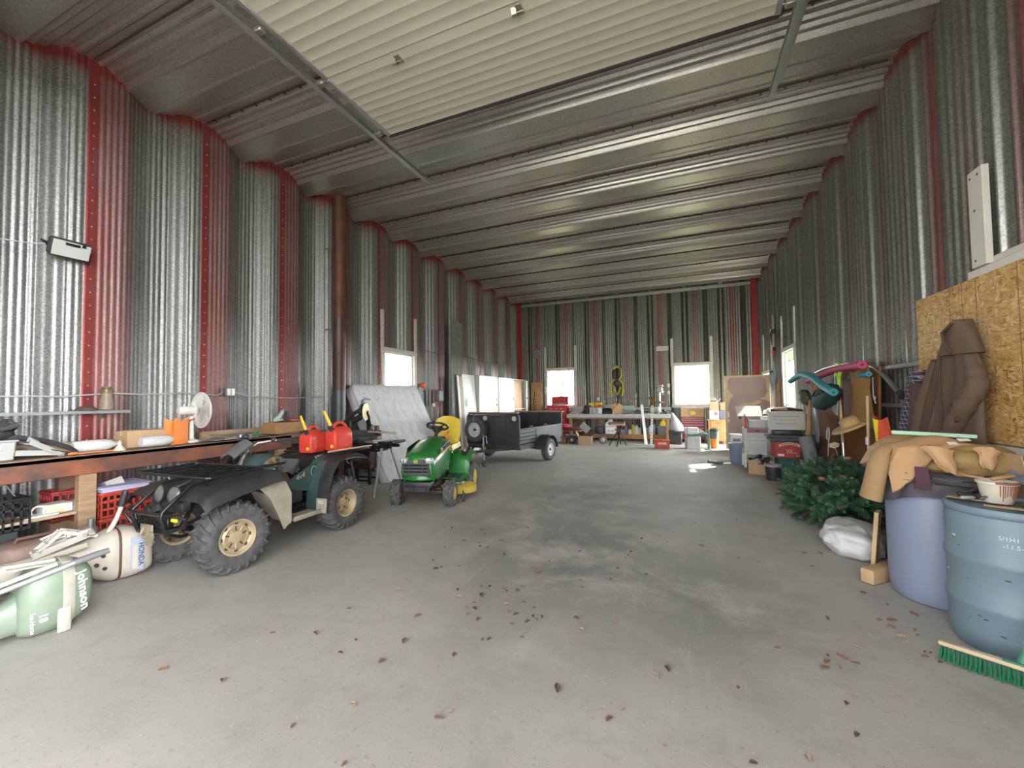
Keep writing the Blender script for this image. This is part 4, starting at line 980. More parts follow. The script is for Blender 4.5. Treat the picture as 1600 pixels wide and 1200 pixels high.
def trailer():
    t = thing('utility_trailer', 'black utility trailer with spare wheel on its front panel and wooden top rails', 'trailer', (-4.12, 10.45, 0), -.16)
    PAN = mat('trailer_panel', (.032, .036, .043), .5, .2, var=.55, vscale=3, col2=(.075, .08, .09)); FRM = mat('trailer_frame', (.06, .065, .07), .45, .4, var=.5, col2=(.13, .135, .14))
    x0, x1, y0, y1 = -.78, .72, -1.15, 1.25; zf = .46
    b = B(); b.box(((x0+x1)/2, (y0+y1)/2, zf), (x1-x0, y1-y0, .03)); b.fin('bed_floor', mat('trailer_boards', (.16, .13, .10), .8, var=.5), t)
    b = B()
    for x in (x0, x1): b.box((x, (y0+y1)/2, zf-.05), (.05, y1-y0, .08))
    for y in (y0, -.4, .4, y1): b.box(((x0+x1)/2, y, zf-.05), (x1-x0, .05, .07))
    b.tube([(x0+.1, y0+.1, zf-.06), (-.02, y0-.95, zf-.06)], .03, 8); b.tube([(x1-.1, y0+.1, zf-.06), (.02, y0-.95, zf-.06)], .03, 8)
    b.cyl((-.9, 0, .30), (.9, 0, .30), .028); b.fin('chassis', FRM, t)
    # front headboard with rounded tube frame
    b = B(); b.box(((x0+x1)/2, y0, .83), (x1-x0, .018, .74)); 
    for k in range(1, 4): b.box((x0+(x1-x0)*k/4, y0-.012, .83), (.035, .012, .72), bev=.004)
    fp = b.fin('front_panel', PAN, t)
    b = B(); o = [(px_+(x0+x1)/2, y0-.015, pz_+.84) for px_, pz_ in rrect(x1-x0+.05, .80, .11, 5)]; b.tube(o, .022, 8, closed=True); b.fin('front_frame', FRM, t)
    for x in (-.25, .60): b = B(); b.lathe([(.06, -.01), (.06, .01)], Matrix.Translation((x, y0-.02, 1.12)) @ rotm(pi/2, 0, 0), 18); b.fin('reflector', mat('reflector_cream', (.52, .49, .36), .4), fp)
    # right side: low boards and fender bay; left side and tailgate high
    b = B(); 
    for k in range(4): b.box((x1, -.72, .545+k*.085), (.02, .82, .078), bev=.004)
    b.fin('side_boards', PAN, t)
    b = B(); b.box((x1, .48, .66), (.02, 1.50, .40), bev=.005); b.fin('side_panel', PAN, t)
    b = B(); b.box((x0, .05, .82), (.02, 2.4, .72)); b.fin('side_panel', PAN, t)
    b = B(); b.box(((x0+x1)/2, y1, .82), (x1-x0, .02, .74)); 
    for k in range(1, 4): b.box((x0+(x1-x0)*k/4, y1-.015, .82), (.03, .012, .72))
    b.fin('tailgate', PAN, t)
    b = B()
    for x, y, h in ((x1, y0+.02, .86), (x1, -.30, .86), (x1, y1, 1.19), (x0, y0, 1.2), (x0, y1, 1.19)): b.box((x, y, (zf+h)/2), (.045, .045, h-zf), bev=.005)
    b.bar((x1, y0, .86), (x1, y1, .86), .045, .03, .005); b.bar((x0, y0, 1.19), (x0, y1, 1.19), .045, .03, .005)
    for y in (-.55, .25): b.tube([(x1, y-.1, .87), (x1, y-.08, .91), (x1, y+.08, .91), (x1, y+.1, .87)], .01, 6)
    b.fin('rail', FRM, t)
    b = B(); b.box(((x0+x1)/2, y1+.03, 1.215), (x1-x0+.1, .10, .035), bev=.004); b.fin('wooden_rail', mat('rail_wood', (.42, .28, .15), .65, var=.5, vscale=8), t)
    b = B(); b.box(((x0+x1)/2, y0, 1.262), (x1-x0-.02, .09, .025), bev=.003); b.fin('wooden_rail', mat('rail_wood'), t)
    for sx in (-1, 1):
        T = Matrix.Translation((sx*.92+(-.03 if sx < 0 else 0), 0, .285)) @ RX @ Matrix.Diagonal((1, 1, sx, 1)); road_wheel(t, T, .285, .18)
        b = B(); pts = []
        def fn(u, v): a = pi*(.02+.96*u); return (sx*lerp(.74, 1.02, v), -.37*cos(a), .285+.37*sin(a)*.98)
        b.grid(fn, 18, 3, .01); b.fin('mudguard', PAN, t)
    b = B(); b.box((x1+.02, y1-.02, .42), (.05, .03, .16), bev=.005); b.cyl((x1+.06, y1+.02, .42), (x1+.06, y1+.04, .42), .04); b.fin('tail_lamp', mat('lamp_red', (.25, .05, .05), .3), t)
    # spare wheel hung on the front
    T = Matrix.Translation((-.46, y0-.12, .84)) @ rotm(pi/2, 0, 0); road_wheel(t, T, .315, .18, 'spare_wheel')
    b = B(); b.tube([(-.47, y0-.2, .85), (-.46, y0-.23, .98), (-.47, y0-.2, 1.17), (-.47, y0-.03, 1.24)], .005, 6); b.fin('strap', mat('strap_grey', (.35, .33, .3), .6), t)
    # swing-up jack on the tongue
    b = B(); b.cyl((.02, -1.62, .10), (.0, -1.60, .70), .022); b.tube([(.0, -1.60, .70), (.0, -1.60, .74), (.09, -1.62, .72), (.12, -1.63, .55)], .01, 8); b.box((0, -1.60, .50), (.06, .06, .1), bev=.01); j = b.fin('jack', mat('jack_grey', (.42, .42, .42), .4, .6), t)
    b = B(Matrix.Translation((.03, -1.62, .075)) @ RX); b.lathe(tyre_prof(.075, .05, .02), seg=18); b.fin('jack_wheel', RUB, j)
    b = B(); b.box((.05, -1.62, .44), (.05, .03, .06), bev=.005); b.fin('orange_reflector', mat('amber', (.6, .3, .06), .4), j)
trailer()
# ------------------------------------------------------------------ tall cupboards along the left wall
def cupboards():
    WD = mat('cupboard_white', (.66, .64, .59), .5, var=.35, vscale=2.5, col2=(.54, .51, .45)); BRN = mat('plywood_brown', (.36, .21, .10), .6, var=.5, vscale=3, col2=(.26, .14, .06), stretch=(3, 1, .5))
    X = -5.90
    def carcass(nm, lab, y0, y1, doors):
        t = thing(nm, lab, 'cupboard', (-6.12, (y0+y1)/2, 0)); w = y1-y0; d = .42
        b = B()
        for y in (-w/2+.01, w/2-.01): b.box((0, y, 1.18), (d, .02, 2.36))
        for z in (.05, 1.2, 2.35): b.box((0, 0, z), (d, w, .02))
        b.box((-d/2+.01, 0, 1.18), (.02, w-.04, 2.34)); b.fin('body', WD, t); return t, w
    t, w = carcass('tall_cupboard', 'tall off-white cupboard with closed door, next to the leaning white board', 11.66, 13.12, 1)
    b = B(); b.box((.225, -.18, 1.18), (.022, 1.06, 2.30), bev=.004); d = b.fin('door', WD, t)
    b = B(); b.box((.225, .54, 1.18), (.022, .36, 2.30), bev=.004); b.fin('side_strip', mat('strip_taupe', (.45, .41, .33), .6), t)
    for z in (1.40, 1.58):
        b = B(); b.box((.243, .60, z), (.02, .03, .07), bev=.006); b.fin('latch', BLKM, d)
    t, w = carcass('tall_cupboard', 'tall white cupboard with one door closed and its brown plywood inside showing', 13.18, 16.05, 1)
    b = B(); b.box((.225, -.72, 1.18), (.022, 1.40, 2.30), bev=.004); d = b.fin('door', WD, t)
    b = B(); b.cyl((.236, -.08, 1.6), (.262, -.08, 1.6), .03, seg=14); b.fin('knob', BLKM, d)
    b = B(); b.box((.10, .62, 1.18), (.02, 1.10, 2.28)); b.fin('inner_panel', BRN, t)
    b = B(); b.box((.24, 1.32, 1.18), (.06, .16, 2.30), bev=.004); d2 = b.fin('door', WD, t)
    b = B(); b.cyl((.27, 1.30, 1.62), (.295, 1.30, 1.62), .03, seg=14); b.fin('knob', BLKM, d2)
    # boards standing in front
    b = B(); b.box((0, 0, 1.18), (.02, .80, 2.36), bev=.003); o = tag(b.fin('white_board', mat('board_white', (.60, .60, .56), .5, var=.3, vscale=3, col2=(.5, .5, .45)), None), 'tall white board leaning beside the cupboards, smeared with green', 'board'); o.location = (-5.86, 11.18, 0); o.rotation_euler = (0, radians(-4), 0)
    b = B(); b.prism([(-.1, 0), (.02, -.02), (.08, .1), (.03, .24), (-.06, .2), (-.12, .1)], .003, basis((.0125, -.22, 1.40), (0, 1, 0), (0, 0, 1))); b.fin('paint_smear', mat('smear_green', (.16, .36, .24), .6), o)
    b = B(); b.prism([(-.32, .0), (-.26, .0), (-.34, .75), (-.37, .75)], .003, basis((.0125, .0, 1.25), (0, 1, 0), (0, 0, 1))); b.fin('pale_streak', mat('streak_pale', (.55, .68, .58), .5), o)
    b = B(); b.box((0, 0, 1.14), (.025, .20, 2.28), bev=.002); o = tag(b.fin('brown_board', mat('board_tan', (.36, .25, .15), .6, var=.4)), 'narrow tan board standing on end beside the white board', 'board'); o.location = (-5.80, 10.56, 0); o.rotation_euler = (0, radians(-4), 0)
    b = B(); b.box((0, 0, 1.15), (.03, .08, 2.30), bev=.002); o = tag(b.fin('white_trim_board', WHITE), 'thin white trim board standing on end beside the narrow tan board', 'board'); o.location = (-5.76, 10.36, 0); o.rotation_euler = (0, radians(-4), 0)
    # plywood offcut with painted letters at the back wall
    b = B(); out = [(-.24, 0), (.24, 0), (.25, .7), (.22, 1.1), (.25, 1.5), (.22, 2.29), (-.23, 2.27)]; b.prism(out, .018, basis((0, 0, 0), (1, 0, 0), (0, 0, 1)))
    o = tag(b.fin('lettered_plywood', mat('ply_lettered', (.42, .26, .12), .65, var=.5, vscale=4, col2=(.32, .18, .08))), 'tan plywood board with black painted letters standing against the back wall', 'board', None); o.location = (-5.58, 16.28, 0); o.rotation_euler = (radians(-3), 0, 0)
    ink = mat('ink_black', (.06, .035, .02), .7)
    for ch, z in (('J', 1.78), ('E', 1.42), ('R', 1.10)): text(ch, .40, ink, o, basis((-.08, -.0205, z), (1, 0, 0), (0, 0, 1)), .003, bold=-.004)
cupboards()
# leaning corrugated plastic sheet, the fuse box, outlet, the orange horn
b = B(); b.grid(lambda u, v: (.025*sin(u*60)*.5+.02, lerp(0, .72, u)+.45*v*0, v*4.0*(1 if u > .02 else 1)), 80, 6, .004)
o = tag(b.fin('roofing_sheet', mat('sheet_greygreen', (.27, .29, .25), .5, .5, var=.4), None), 'narrow grey ribbed sheet leaning upright on the wall behind the yellow seat', 'metal sheet'); o.location = (-6.20, 10.45, .02); o.rotation_euler = (radians(-3), radians(-2.0), 0)
def fuse_box():
    t = thing('fuse_box', 'small grey fuse box on a rusty plate on the corrugated wall', 'fuse box', (-6.40, 10.02, 1.66))
    b = B(); b.box((.01, 0, 0), (.02, .46, .46), bev=.004); b.fin('back_plate', mat('plate_rust', (.20, .10, .05), .7, var=.6), t)
    b = B(); b.box((.07, .05, .05), (.11, .26, .30), bev=.012); c = b.fin('box', mat('box_grey', (.24, .27, .28), .45, .3), t)
    b = B(); b.box((.128, .05, .05), (.008, .20, .24), bev=.003); b.box((.135, .13, .05), (.012, .02, .05)); b.fin('cover', mat('box_cover', (.30, .33, .34), .45, .3), c)
    b = B(); b.box((.03, -.22, -.20), (.05, .10, .10), bev=.008); b.fin('socket', mat('ivory', (.62, .57, .44), .5), t)
    b = B(); b.tube([(.03, .0, -.2), (.02, -.05, -.6), (.03, .0, -1.1), (.02, -.02, -1.6)], .015, 6); b.fin('conduit', mat('conduit_brown', (.12, .07, .05), .6), t)
fuse_box()
b = B(); b.lathe([(.02, -.07), (.05, -.06), (.07, 0), (.055, .06), (.02, .07), (.0001, .075)], RX, 16); o = tag(b.fin('orange_cap', mat('cap_orange', (.75, .11, .03), .45), None, loc=(-6.33, 9.25, 1.99)), 'small orange cap hung on the wall above the mattress corner', 'cap')  # plain orange cap on the wall, no lamp
# ------------------------------------------------------------------ back bench
def back_bench():
    t = thing('back_workbench', 'long grey-topped workbench with wooden legs and a low plank shelf along the back wall', 'workbench', (-2.2, 15.9, 0))
    b = B(); b.box((0, 0, .925), (3.72, .95, .13), bev=.008); b.fin('top', mat('bench_grey', (.42, .43, .42), .6, var=.7, vscale=7, col2=(.56, .56, .52)), t)
    b = B(); b.box((0, -.44, .835), (3.70, .045, .06), bev=.004); b.fin('apron', mat('bench_wood', (.33, .20, .10), .65, var=.6, vscale=6), t)
    b = B(); b.box((.0, .44, 1.10), (3.72, .03, .24)); b.fin('backsplash', mat('bench_grey'), t)
    for x in (-1.72, 1.74):
        for y in (-.40, .38): b = B(); b.box((x, y, .44), (.11, .11, .87), bev=.005); b.fin('leg', mat('bench_wood'), t)
    b = B(); b.box((-.85, 0, .22), (1.9, .62, .045)); b.box((-.85, -.32, .17), (1.9, .05, .16), bev=.005); b.fin('low_shelf', mat('shelf_dark', (.22, .14, .08), .7, var=.5), t)
    b = B(); b.box((.85, 0, .22), (1.7, .62, .045)); b.box((.85, -.32, .17), (1.65, .05, .16), bev=.005); b.fin('low_shelf', mat('shelf_orange', (.42, .20, .06), .6, var=.4), t)
back_bench()
ZT = .99
def small(nm, lab, cat, m, fn, loc, rz=0, group=None):
    b = B(); fn(b); o = b.fin(nm, m, None, loc=loc); o.rotation_euler = (0, 0, rz); return tag(o, lab, cat, group)
def jug(nm, lab, cat, loc, h, w, body, cap, group=None, d=None, flat=True):
    t = thing(nm, lab, cat, loc, R.uniform(-.3, .3), group); d = d or w*.7
    b = B(); b.loft([[(x, y, z*h) for x, y in rrect(w*k, d*k, .25*d*k, 3)] for z, k in ((0, .94), (.03, 1), (.62, 1), (.74, .85), (.84, .45), (.90, .40))]); b.fin('body', body, t, ang=50)
    b = B(); b.cyl((0, 0, h*.90), (0, 0, h), w*.20, seg=12); b.fin('cap', cap, t)
    return t
def carton(nm, lab, cat, loc, dims, rz, m, group=None, flaps=0, tape=True):
    t = thing(nm, lab, cat, loc, rz, group); w, d, h = dims
    b = B(); th = .006
    if flaps:
        for sx in (-1, 1): b.box((sx*(w/2-th/2), 0, h/2), (th, d, h))
        for sy in (-1, 1): b.box((0, sy*(d/2-th/2), h/2), (w, th, h))
        b.box((0, 0, th/2), (w, d, th))
    else: b.box((0, 0, h/2), dims, bev=.006)
    b.fin('box_body', m, t)
    if flaps:
        for sx in (-1, 1):
            b = B(); an = (.5, 1.1)[sx > 0]*flaps; L_ = d*.5; b.box((sx*(w/2+L_*.5*sin(an)), 0, h+L_*.5*cos(an)), (L_, d*.98, th), rot=(0, -sx*(pi/2-an), 0)); b.fin('flap', m, t)
    elif tape:
        b = B(); b.box((0, 0, h+.0008), (.05, d*1.0, .0015)); b.box((0, -d/2-.0008, h*.86), (.05, .0015, h*.28)); b.fin('tape', mat('tape_tan', (.50, .38, .22), .4), t)
    return t
PW = mat('plastic_white', (.70, .70, .68), .4); PB = mat('plastic_blue', (.06, .10, .30), .4); PR = mat('plastic_red', (.45, .05, .045), .4, var=.2); PY = mat('plastic_yellow', (.70, .55, .06), .45)
def back_items():
    # red roller tool chest under the left back window
    red = mat('chest_red', (.42, .028, .025), .35, var=.2, vscale=4)
    t = thing('tool_chest', 'bright red roller tool chest with open lid below the small back window', 'tool chest', (-4.55, 15.92, 0))
    b = B(); b.box((0, 0, .46), (.80, .46, .74), bev=.012); b.fin('cabinet', red, t)
    for k in range(4): b = B(); b.box((0, -.235, .20+k*.17), (.70, .015, .145), bev=.005); d = b.fin('drawer', red, t); b = B(); b.box((0, -.25, .245+k*.17), (.55, .015, .02), bev=.004); b.fin('handle', STEEL, d)
    b = B(); b.box((0, 0, 1.08), (.78, .42, .48), bev=.012); up_ = b.fin('top_chest', red, t)
    for k in range(3): b = B(); b.box((0, -.215, .93+k*.11), (.70, .012, .09), bev=.004); d = b.fin('drawer', red, t); b = B(); b.box((-.2, -.225, .955+k*.11), (.1, .012, .015)); b.box((.2, -.225, .955+k*.11), (.1, .012, .015)); b.box((0, -.225, .955+k*.11), (.1, .012, .015)); b.fin('handle', STEEL, d)
    b = B(); b.box((.05, .19, 1.50), (.70, .03, .34), rot=(-.12, 0, 0), bev=.008); b.fin('lid', red, t)
    for sx in (-1, 1):
        for sy in (-1, 1): b = B(Matrix.Translation((sx*.34, sy*.17, .045)) @ RX); b.lathe(tyre_prof(.045, .03, .012), seg=14); b.fin('caster', BLK, t)
    for k in range(7):
        a = R.uniform(-.6, .6); L_ = R.uniform(.22, .42); x = -.22+k*.08
        b = B(); b.tube([(-L_/2, 0, .012), (0, 0, .014), (L_/2, 0, .012)], [.010, .013, .018], 8); b.box((L_/2, 0, .012), (.06, .035, .02), bev=.006)
        o = b.fin('spanner', STEEL if k % 2 else GREYM, None, loc=(-4.55+x, 15.84+.02*(k % 3), 1.322+.009*k)); o.rotation_euler = (0, .06, a); tag(o, 'steel spanner in the heap on top of the red tool chest', 'spanner', 'spanners heaped on the red tool chest')
    # on the bench, left to right
    small('grey_tray', 'grey plastic parts tray on the bench end beside the red tool chest', 'tray', mat('tray_grey', (.42, .43, .43), .5), lambda b: (b.box((0, 0, .04), (.42, .36, .08), bev=.01), b.box((0, .12, .16), (.44, .05, .24), bev=.01)), (-3.78, 15.95, ZT), .1)
    small('red_hose', 'coiled thin red hose in front of the grey tray on the bench', 'hose', PR, lambda b: b.tube([(.12*cos(k*.5)*(1+.1*sin(k)), .09*sin(k*.5), .012+.004*sin(k*1.7)) for k in range(40)], .008, 6), (-3.80, 15.62, ZT))
    small('black_drum', 'black cylindrical drum standing on the bench between tray and silver box', 'drum', BLK, lambda b: b.lathe([(.14, 0), (.15, .02), (.15, .14), (.155, .15), (.15, .16), (.15, .30), (.13, .33), (.0001, .34)], None, 24), (-3.33, 15.75, ZT))
    small('yellow_bin', 'yellow open bin standing behind the silver box on the bench', 'bin', PY, lambda b: (b.box((-.13, 0, .21), (.22, .2, .42), bev=.02), b.box((.14, 0, .21), (.26, .2, .42), bev=.02)), (-3.09, 16.12, ZT))
    t = thing('silver_box', 'silver metal heater box with ribbed front on the bench', 'heater', (-2.98, 15.72, ZT)); b = B(); b.box((0, 0, .12), (.46, .28, .24), bev=.01); b.fin('housing', mat('silver', (.55, .55, .54), .35, .7), t)
    for k in range(2): b = B(); b.box((-.12+k*.15, -.143, .12), (.12, .008, .2), bev=.003); b.fin('grille', GREYM, t)
    b = B(); b.box((.16, -.143, .12), (.12, .008, .2)); b.fin('white_panel', PW, t)
    for k in range(2): small('red_tube', ('red sealant tube lying on top of the silver heater box', 'second red sealant tube lying crosswise on the silver heater box')[k], 'tube', PR, lambda b: b.tube([(-.12, 0, .03), (.10, 0, .03), (.14, 0, .03)], [.026, .026, .008], 10), (-2.93+.1*k, 15.70+.06*k, ZT+.24+.05*k), .3+.9*k)
    t = thing('black_bag', 'black tool bag with white towel on the bench', 'bag', (-2.55, 15.75, ZT)); b = B(); b.loft([[(x, y, z) for x, y in rrect(w, d, .05)] for z, w, d in ((0, .40, .24), (.06, .44, .26), (.16, .42, .22), (.22, .30, .10))]); b.fin('bag_body', mat('bag_black', (.015, .015, .016), .6), t); b = B(); b.tube([(-.12, -.1, .2), (-.1, -.13, .29), (.1, -.13, .29), (.12, -.1, .2)], .01, 6); b.fin('handle', BLK, t)
    small('folded_towel', 'white folded towel lying behind the black tool bag on the bench', 'towel', PW, lambda b: b.box((0, 0, .05), (.34, .2, .10), bev=.04, seg=3), (-2.55, 15.98, ZT+.2))
    small('cardboard_sheet', 'flat brown cardboard piece on the folded towel', 'cardboard', CARD, lambda b: b.box((0, 0, .02), (.42, .22, .035), bev=.01), (-2.62, 16.05, ZT+.305), .1)
    t = thing('bird_house', 'small plain wooden birdhouse on the bench', 'birdhouse', (-2.20, 15.66, ZT), .15); b = B(); b.prism([(-.17, 0), (.17, 0), (.17, .16), (0, .29), (-.17, .16)], .2, basis((0, .1, 0), (1, 0, 0), (0, 0, 1))); b.fin('walls', mat('pale_pine', (.50, .31, .14), .6, var=.3), t)
    b = B(); b.bar((-.19, 0, .16), (0, 0, .31), .012, .24); b.bar((.19, 0, .16), (0, 0, .31), .012, .24); b.fin('roof', mat('pale_pine'), t)
    small('green_case', 'open green tool case on the bench beside the birdhouse', 'tool case', mat('case_green', (.28, .38, .32), .5), lambda b: (b.box((0, 0, .05), (.40, .28, .10), bev=.01), b.box((0, .14, .18), (.40, .05, .24), rot=(-.3, 0, 0), bev=.01)), (-1.78, 15.85, ZT), .1)
    small('red_tray', 'flat red tray at the bench edge below the green case', 'tray', mat('tray_brick', (.36, .10, .06), .5), lambda b: b.box((0, 0, .02), (.3, .16, .04), bev=.01), (-1.85, 15.58, ZT))
    small('battery_charger', 'dark battery charger on the bench beside the green case', 'charger', mat('charger_dark', (.06, .06, .065), .5), lambda b: (b.box((0, 0, .06), (.26, .22, .12), bev=.02), b.box((0, 0, .13), (.14, .12, .04), bev=.01)), (-1.45, 15.66, ZT))
    small('bench_grinder', 'bench grinder with two wheels on the bench', 'grinder', mat('grinder_grey', (.16, .16, .165), .4, .4), lambda b: (b.box((0, 0, .03), (.16, .16, .06), bev=.01), b.tube([(-.11, 0, .13), (.11, 0, .13)], .07, 14), b.cyl((-.17, 0, .13), (-.13, 0, .13), .09, seg=18), b.cyl((.13, 0, .13), (.17, 0, .13), .09, seg=18)), (-1.20, 15.72, ZT))
    small('broom_bundle', 'bundle of brown brush bristles standing behind the white post', 'broom', mat('bristle_brown', (.26, .14, .05), .8, var=.6, vscale=30), lambda b: [b.tube([(R.uniform(-.05, .05), R.uniform(-.04, .04), 0), (R.uniform(-.12, .14), R.uniform(-.05, .05), .40)], .012, 5) for _ in range(26)], (-.98, 16.05, ZT+.22))
    small('spray_can', 'white spray can on the bench left of the drill press', 'spray can', PW, lambda b: b.lathe([(.04, 0), (.042, .02), (.042, .20), (.03, .225), (.02, .23), (.02, .26), (.0001, .262)], None, 14), (-.75, 15.68, ZT))
    small('bench_vise', 'small black vice clamped on the bench at its right end', 'vice', BLKM, lambda b: (b.box((0, 0, .04), (.12, .18, .08), bev=.01), b.sph((-.05, -.05, .12), .055), b.bar((0, 0, .12), (.2, 0, .11), .03, .03)), (-.52, 15.66, ZT))
    # drill press
    t = thing('drill_press', 'tall bench drill press on the right end of the bench', 'drill press', (-.72, 15.98, ZT)); gm = mat('press_grey', (.30, .29, .26), .45, .4, var=.4)
    b = B(); b.box((0, -.03, .03), (.34, .42, .06), bev=.015); b.fin('base', gm, t); b = B(); b.cyl((0, .06, .05), (0, .06, .98), .042); b.fin('column', STEEL, t)
    b = B(); b.lathe([(.13, -.02), (.14, 0), (.14, .02), (.0001, .025)], Matrix.Translation((0, -.1, .42)), 22); b.box((0, .05, .41), (.10, .14, .09), bev=.01); b.fin('table', mat('press_brown', (.16, .11, .07), .6, .3), t)
    b = B(); b.box((0, -.02, .86), (.20, .36, .22), bev=.03, seg=2); b.box((0, .0, 1.01), (.26, .46, .10), bev=.03, seg=2); b.cyl((0, .22, .78), (0, .22, 1.0), .08); b.fin('head', gm, t)
    b = B(); b.cyl((0, -.12, .60), (0, -.12, .78), .03); b.cyl((0, -.12, .50), (0, -.12, .60), .018); b.fin('chuck', STEEL, t)
    b = B(); b.torus((.12, -.06, .80), .10, .008, RX, 20, 6)
    for a in (0, 2.1, 4.2): b.tube([(.12, -.06, .80), (.15, -.06+.17*cos(a), .80+.17*sin(a))], .007, 6)
    b.fin('feed_handle', STEEL, t)
    # below: shelf of bottles
    ys = 15.78; z = .2425
    jug('detergent_jug', 'small white jug with red label on the low shelf left of the big white jug', 'jug', (-2.80, 15.72, z), .27, .18, mat('jug_pale', (.62, .58, .55), .4), PR)
    t = jug('white_container', 'large white flat container with printed label on the low bench shelf', 'container', (-2.46, 15.72, z), .56, .42, PW, PW, d=.2); b = B(); b.box((0, -.103, .38), (.26, .003, .03)); b.box((0, -.103, .28), (.34, .003, .03)); b.box((-.08, -.103, .12), (.05, .003, .06)); b.box((.06, -.103, .12), (.12, .003, .03)); b.fin('printed_label', mat('label_grey', (.25, .26, .27), .6), t)
    small('brown_case', 'low brown case with pale labels on the low shelf, left of the jugs', 'case', mat('case_brown', (.16, .08, .05), .5), lambda b: (b.box((0, 0, .06), (.44, .3, .12), bev=.01), b.box((0, -.155, .06), (.2, .01, .05))), (-3.12, 15.70, z))
    small('red_ball', 'red ball on a grey box behind the sawhorse', 'ball', mat('ball_red', (.42, .08, .08), .4), lambda b: b.sph((0, 0, .13), .13), (-2.06, 15.80, z+.19))
    small('grey_box', 'grey box under the red ball on the low shelf', 'box', mat('box_midgrey', (.22, .25, .28), .5), lambda b: b.box((0, 0, .093), (.26, .28, .187), bev=.01), (-2.05, 15.80, z))
    spec = [(-1.90, .36, .13, 'slate_bottle', 'slate blue', (.16, .2, .24)), (-1.76, .22, .13, 'cream_bottle', 'cream', (.58, .55, .45)), (-1.64, .40, .12, 'yellow_label_bottle', 'yellow-labelled', (.56, .44, .10)), (-1.52, .38, .11, 'white_bottle', 'tall white', (.64, .64, .62)), (-1.41, .28, .10, 'tan_bottle', 'tan', (.5, .44, .34)), (-1.27, .32, .10, 'purple_bottle', 'dark purple', (.12, .05, .10)), (-1.17, .30, .09, 'grey_bottle', 'plain grey', (.35, .36, .38)), (-1.05, .36, .14, 'pale_blue_jug', 'pale blue-white', (.58, .64, .70)), (-.92, .42, .10, 'grey_spray_bottle', 'grey spray', (.45, .45, .46)), (-.82, .26, .10, 'black_bottle', 'black', (.03, .03, .03))]
    for x, h, w, nm, cn, c in spec: jug('bottle', '%s bottle among the bottles on the low bench shelf' % cn, 'bottle', (x, 15.72+R.uniform(-.05, .08), z), h, w, mat(nm, c, .4), BLK if c[0] > .3 else PB, 'bottles on the low bench shelf')
    jug('oil_jug', 'yellow oil jug standing behind the grey lidded tote', 'jug', (-.62, 15.98, z), .58, .26, PY, PY, d=.18)
    t = thing('grey_tote', 'grey lidded tote at the right end of the low bench shelf', 'tote', (-.60, 15.68, z)); 
    b = B(); b.box((-.0, 0, .13), (.36, .30, .26), bev=.015, taper=(1.08, 1.08)); b.fin('tub', mat('tote_grey', (.22, .23, .24), .5), t); b = B(); b.box((0, 0, .285), (.42, .35, .05), bev=.012); b.fin('lid', mat('tote_lid', (.26, .27, .28), .5), t)
back_items()
# ------------------------------------------------------------------ long wooden bench by the left wall
def left_bench():
    t = thing('timber_workbench', 'long rough timber workbench with stained front beam along the left metal wall', 'workbench', (-6.05, 3.0, 0))
    beam = mat('beam_stained', (.27, .085, .034), .65, var=1.0, vscale=2.4, col2=(.05, .038, .036), bump=.15)
    nt = beam.node_tree
    raw = mat('timber_raw', (.36, .24, .14), .75, var=.7, vscale=4, col2=(.22, .135, .075), stretch=(1, 1, 8))
    b = B(); b.box((.26, -.35, 1.055), (.09, 0, 0.05)) if False else None
    b = B(); b.box((.02, .0, 1.055), (.62, 4.6, .05), bev=.004); b.fin('top', mat('top_brown', (.15, .095, .065), .8, var=.6, vscale=3, col2=(.26, .18, .12)), t)
    b = B(); b.box((.285, -.3, .975), (.09, 4.1, .20), bev=.008); b.fin('front_beam', beam, t)
    b = B(); b.box((.20, 1.95, 1.0), (.10, 2.2, .17), bev=.008); b.fin('front_beam', mat('beam_far', (.19, .085, .045), .65, var=.9, vscale=2.5, col2=(.08, .055, .045)), t)
    for y in (-.665, 1.6): b = B(); b.box((.27, y, .44), (.09, .14, .875), bev=.006); b.fin('post', raw, t)
    for y in (-.62, 1.7): b = B(); b.box((-.27, y, .44), (.09, .14, .875), bev=.006); b.fin('post', mat('timber_dark', (.17, .095, .06), .75, var=.6, vscale=4), t)
    b = B(); b.box((.02, -.64, .30), (.50, .09, .14), bev=.005); b.fin('brace', raw, t)
    b = B(); b.box((.06, -1.0, .49), (.42, .85, .028), bev=.003); b.fin('low_shelf', mat('shelf_ply', (.42, .30, .19), .7, var=.4, vscale=4), t)
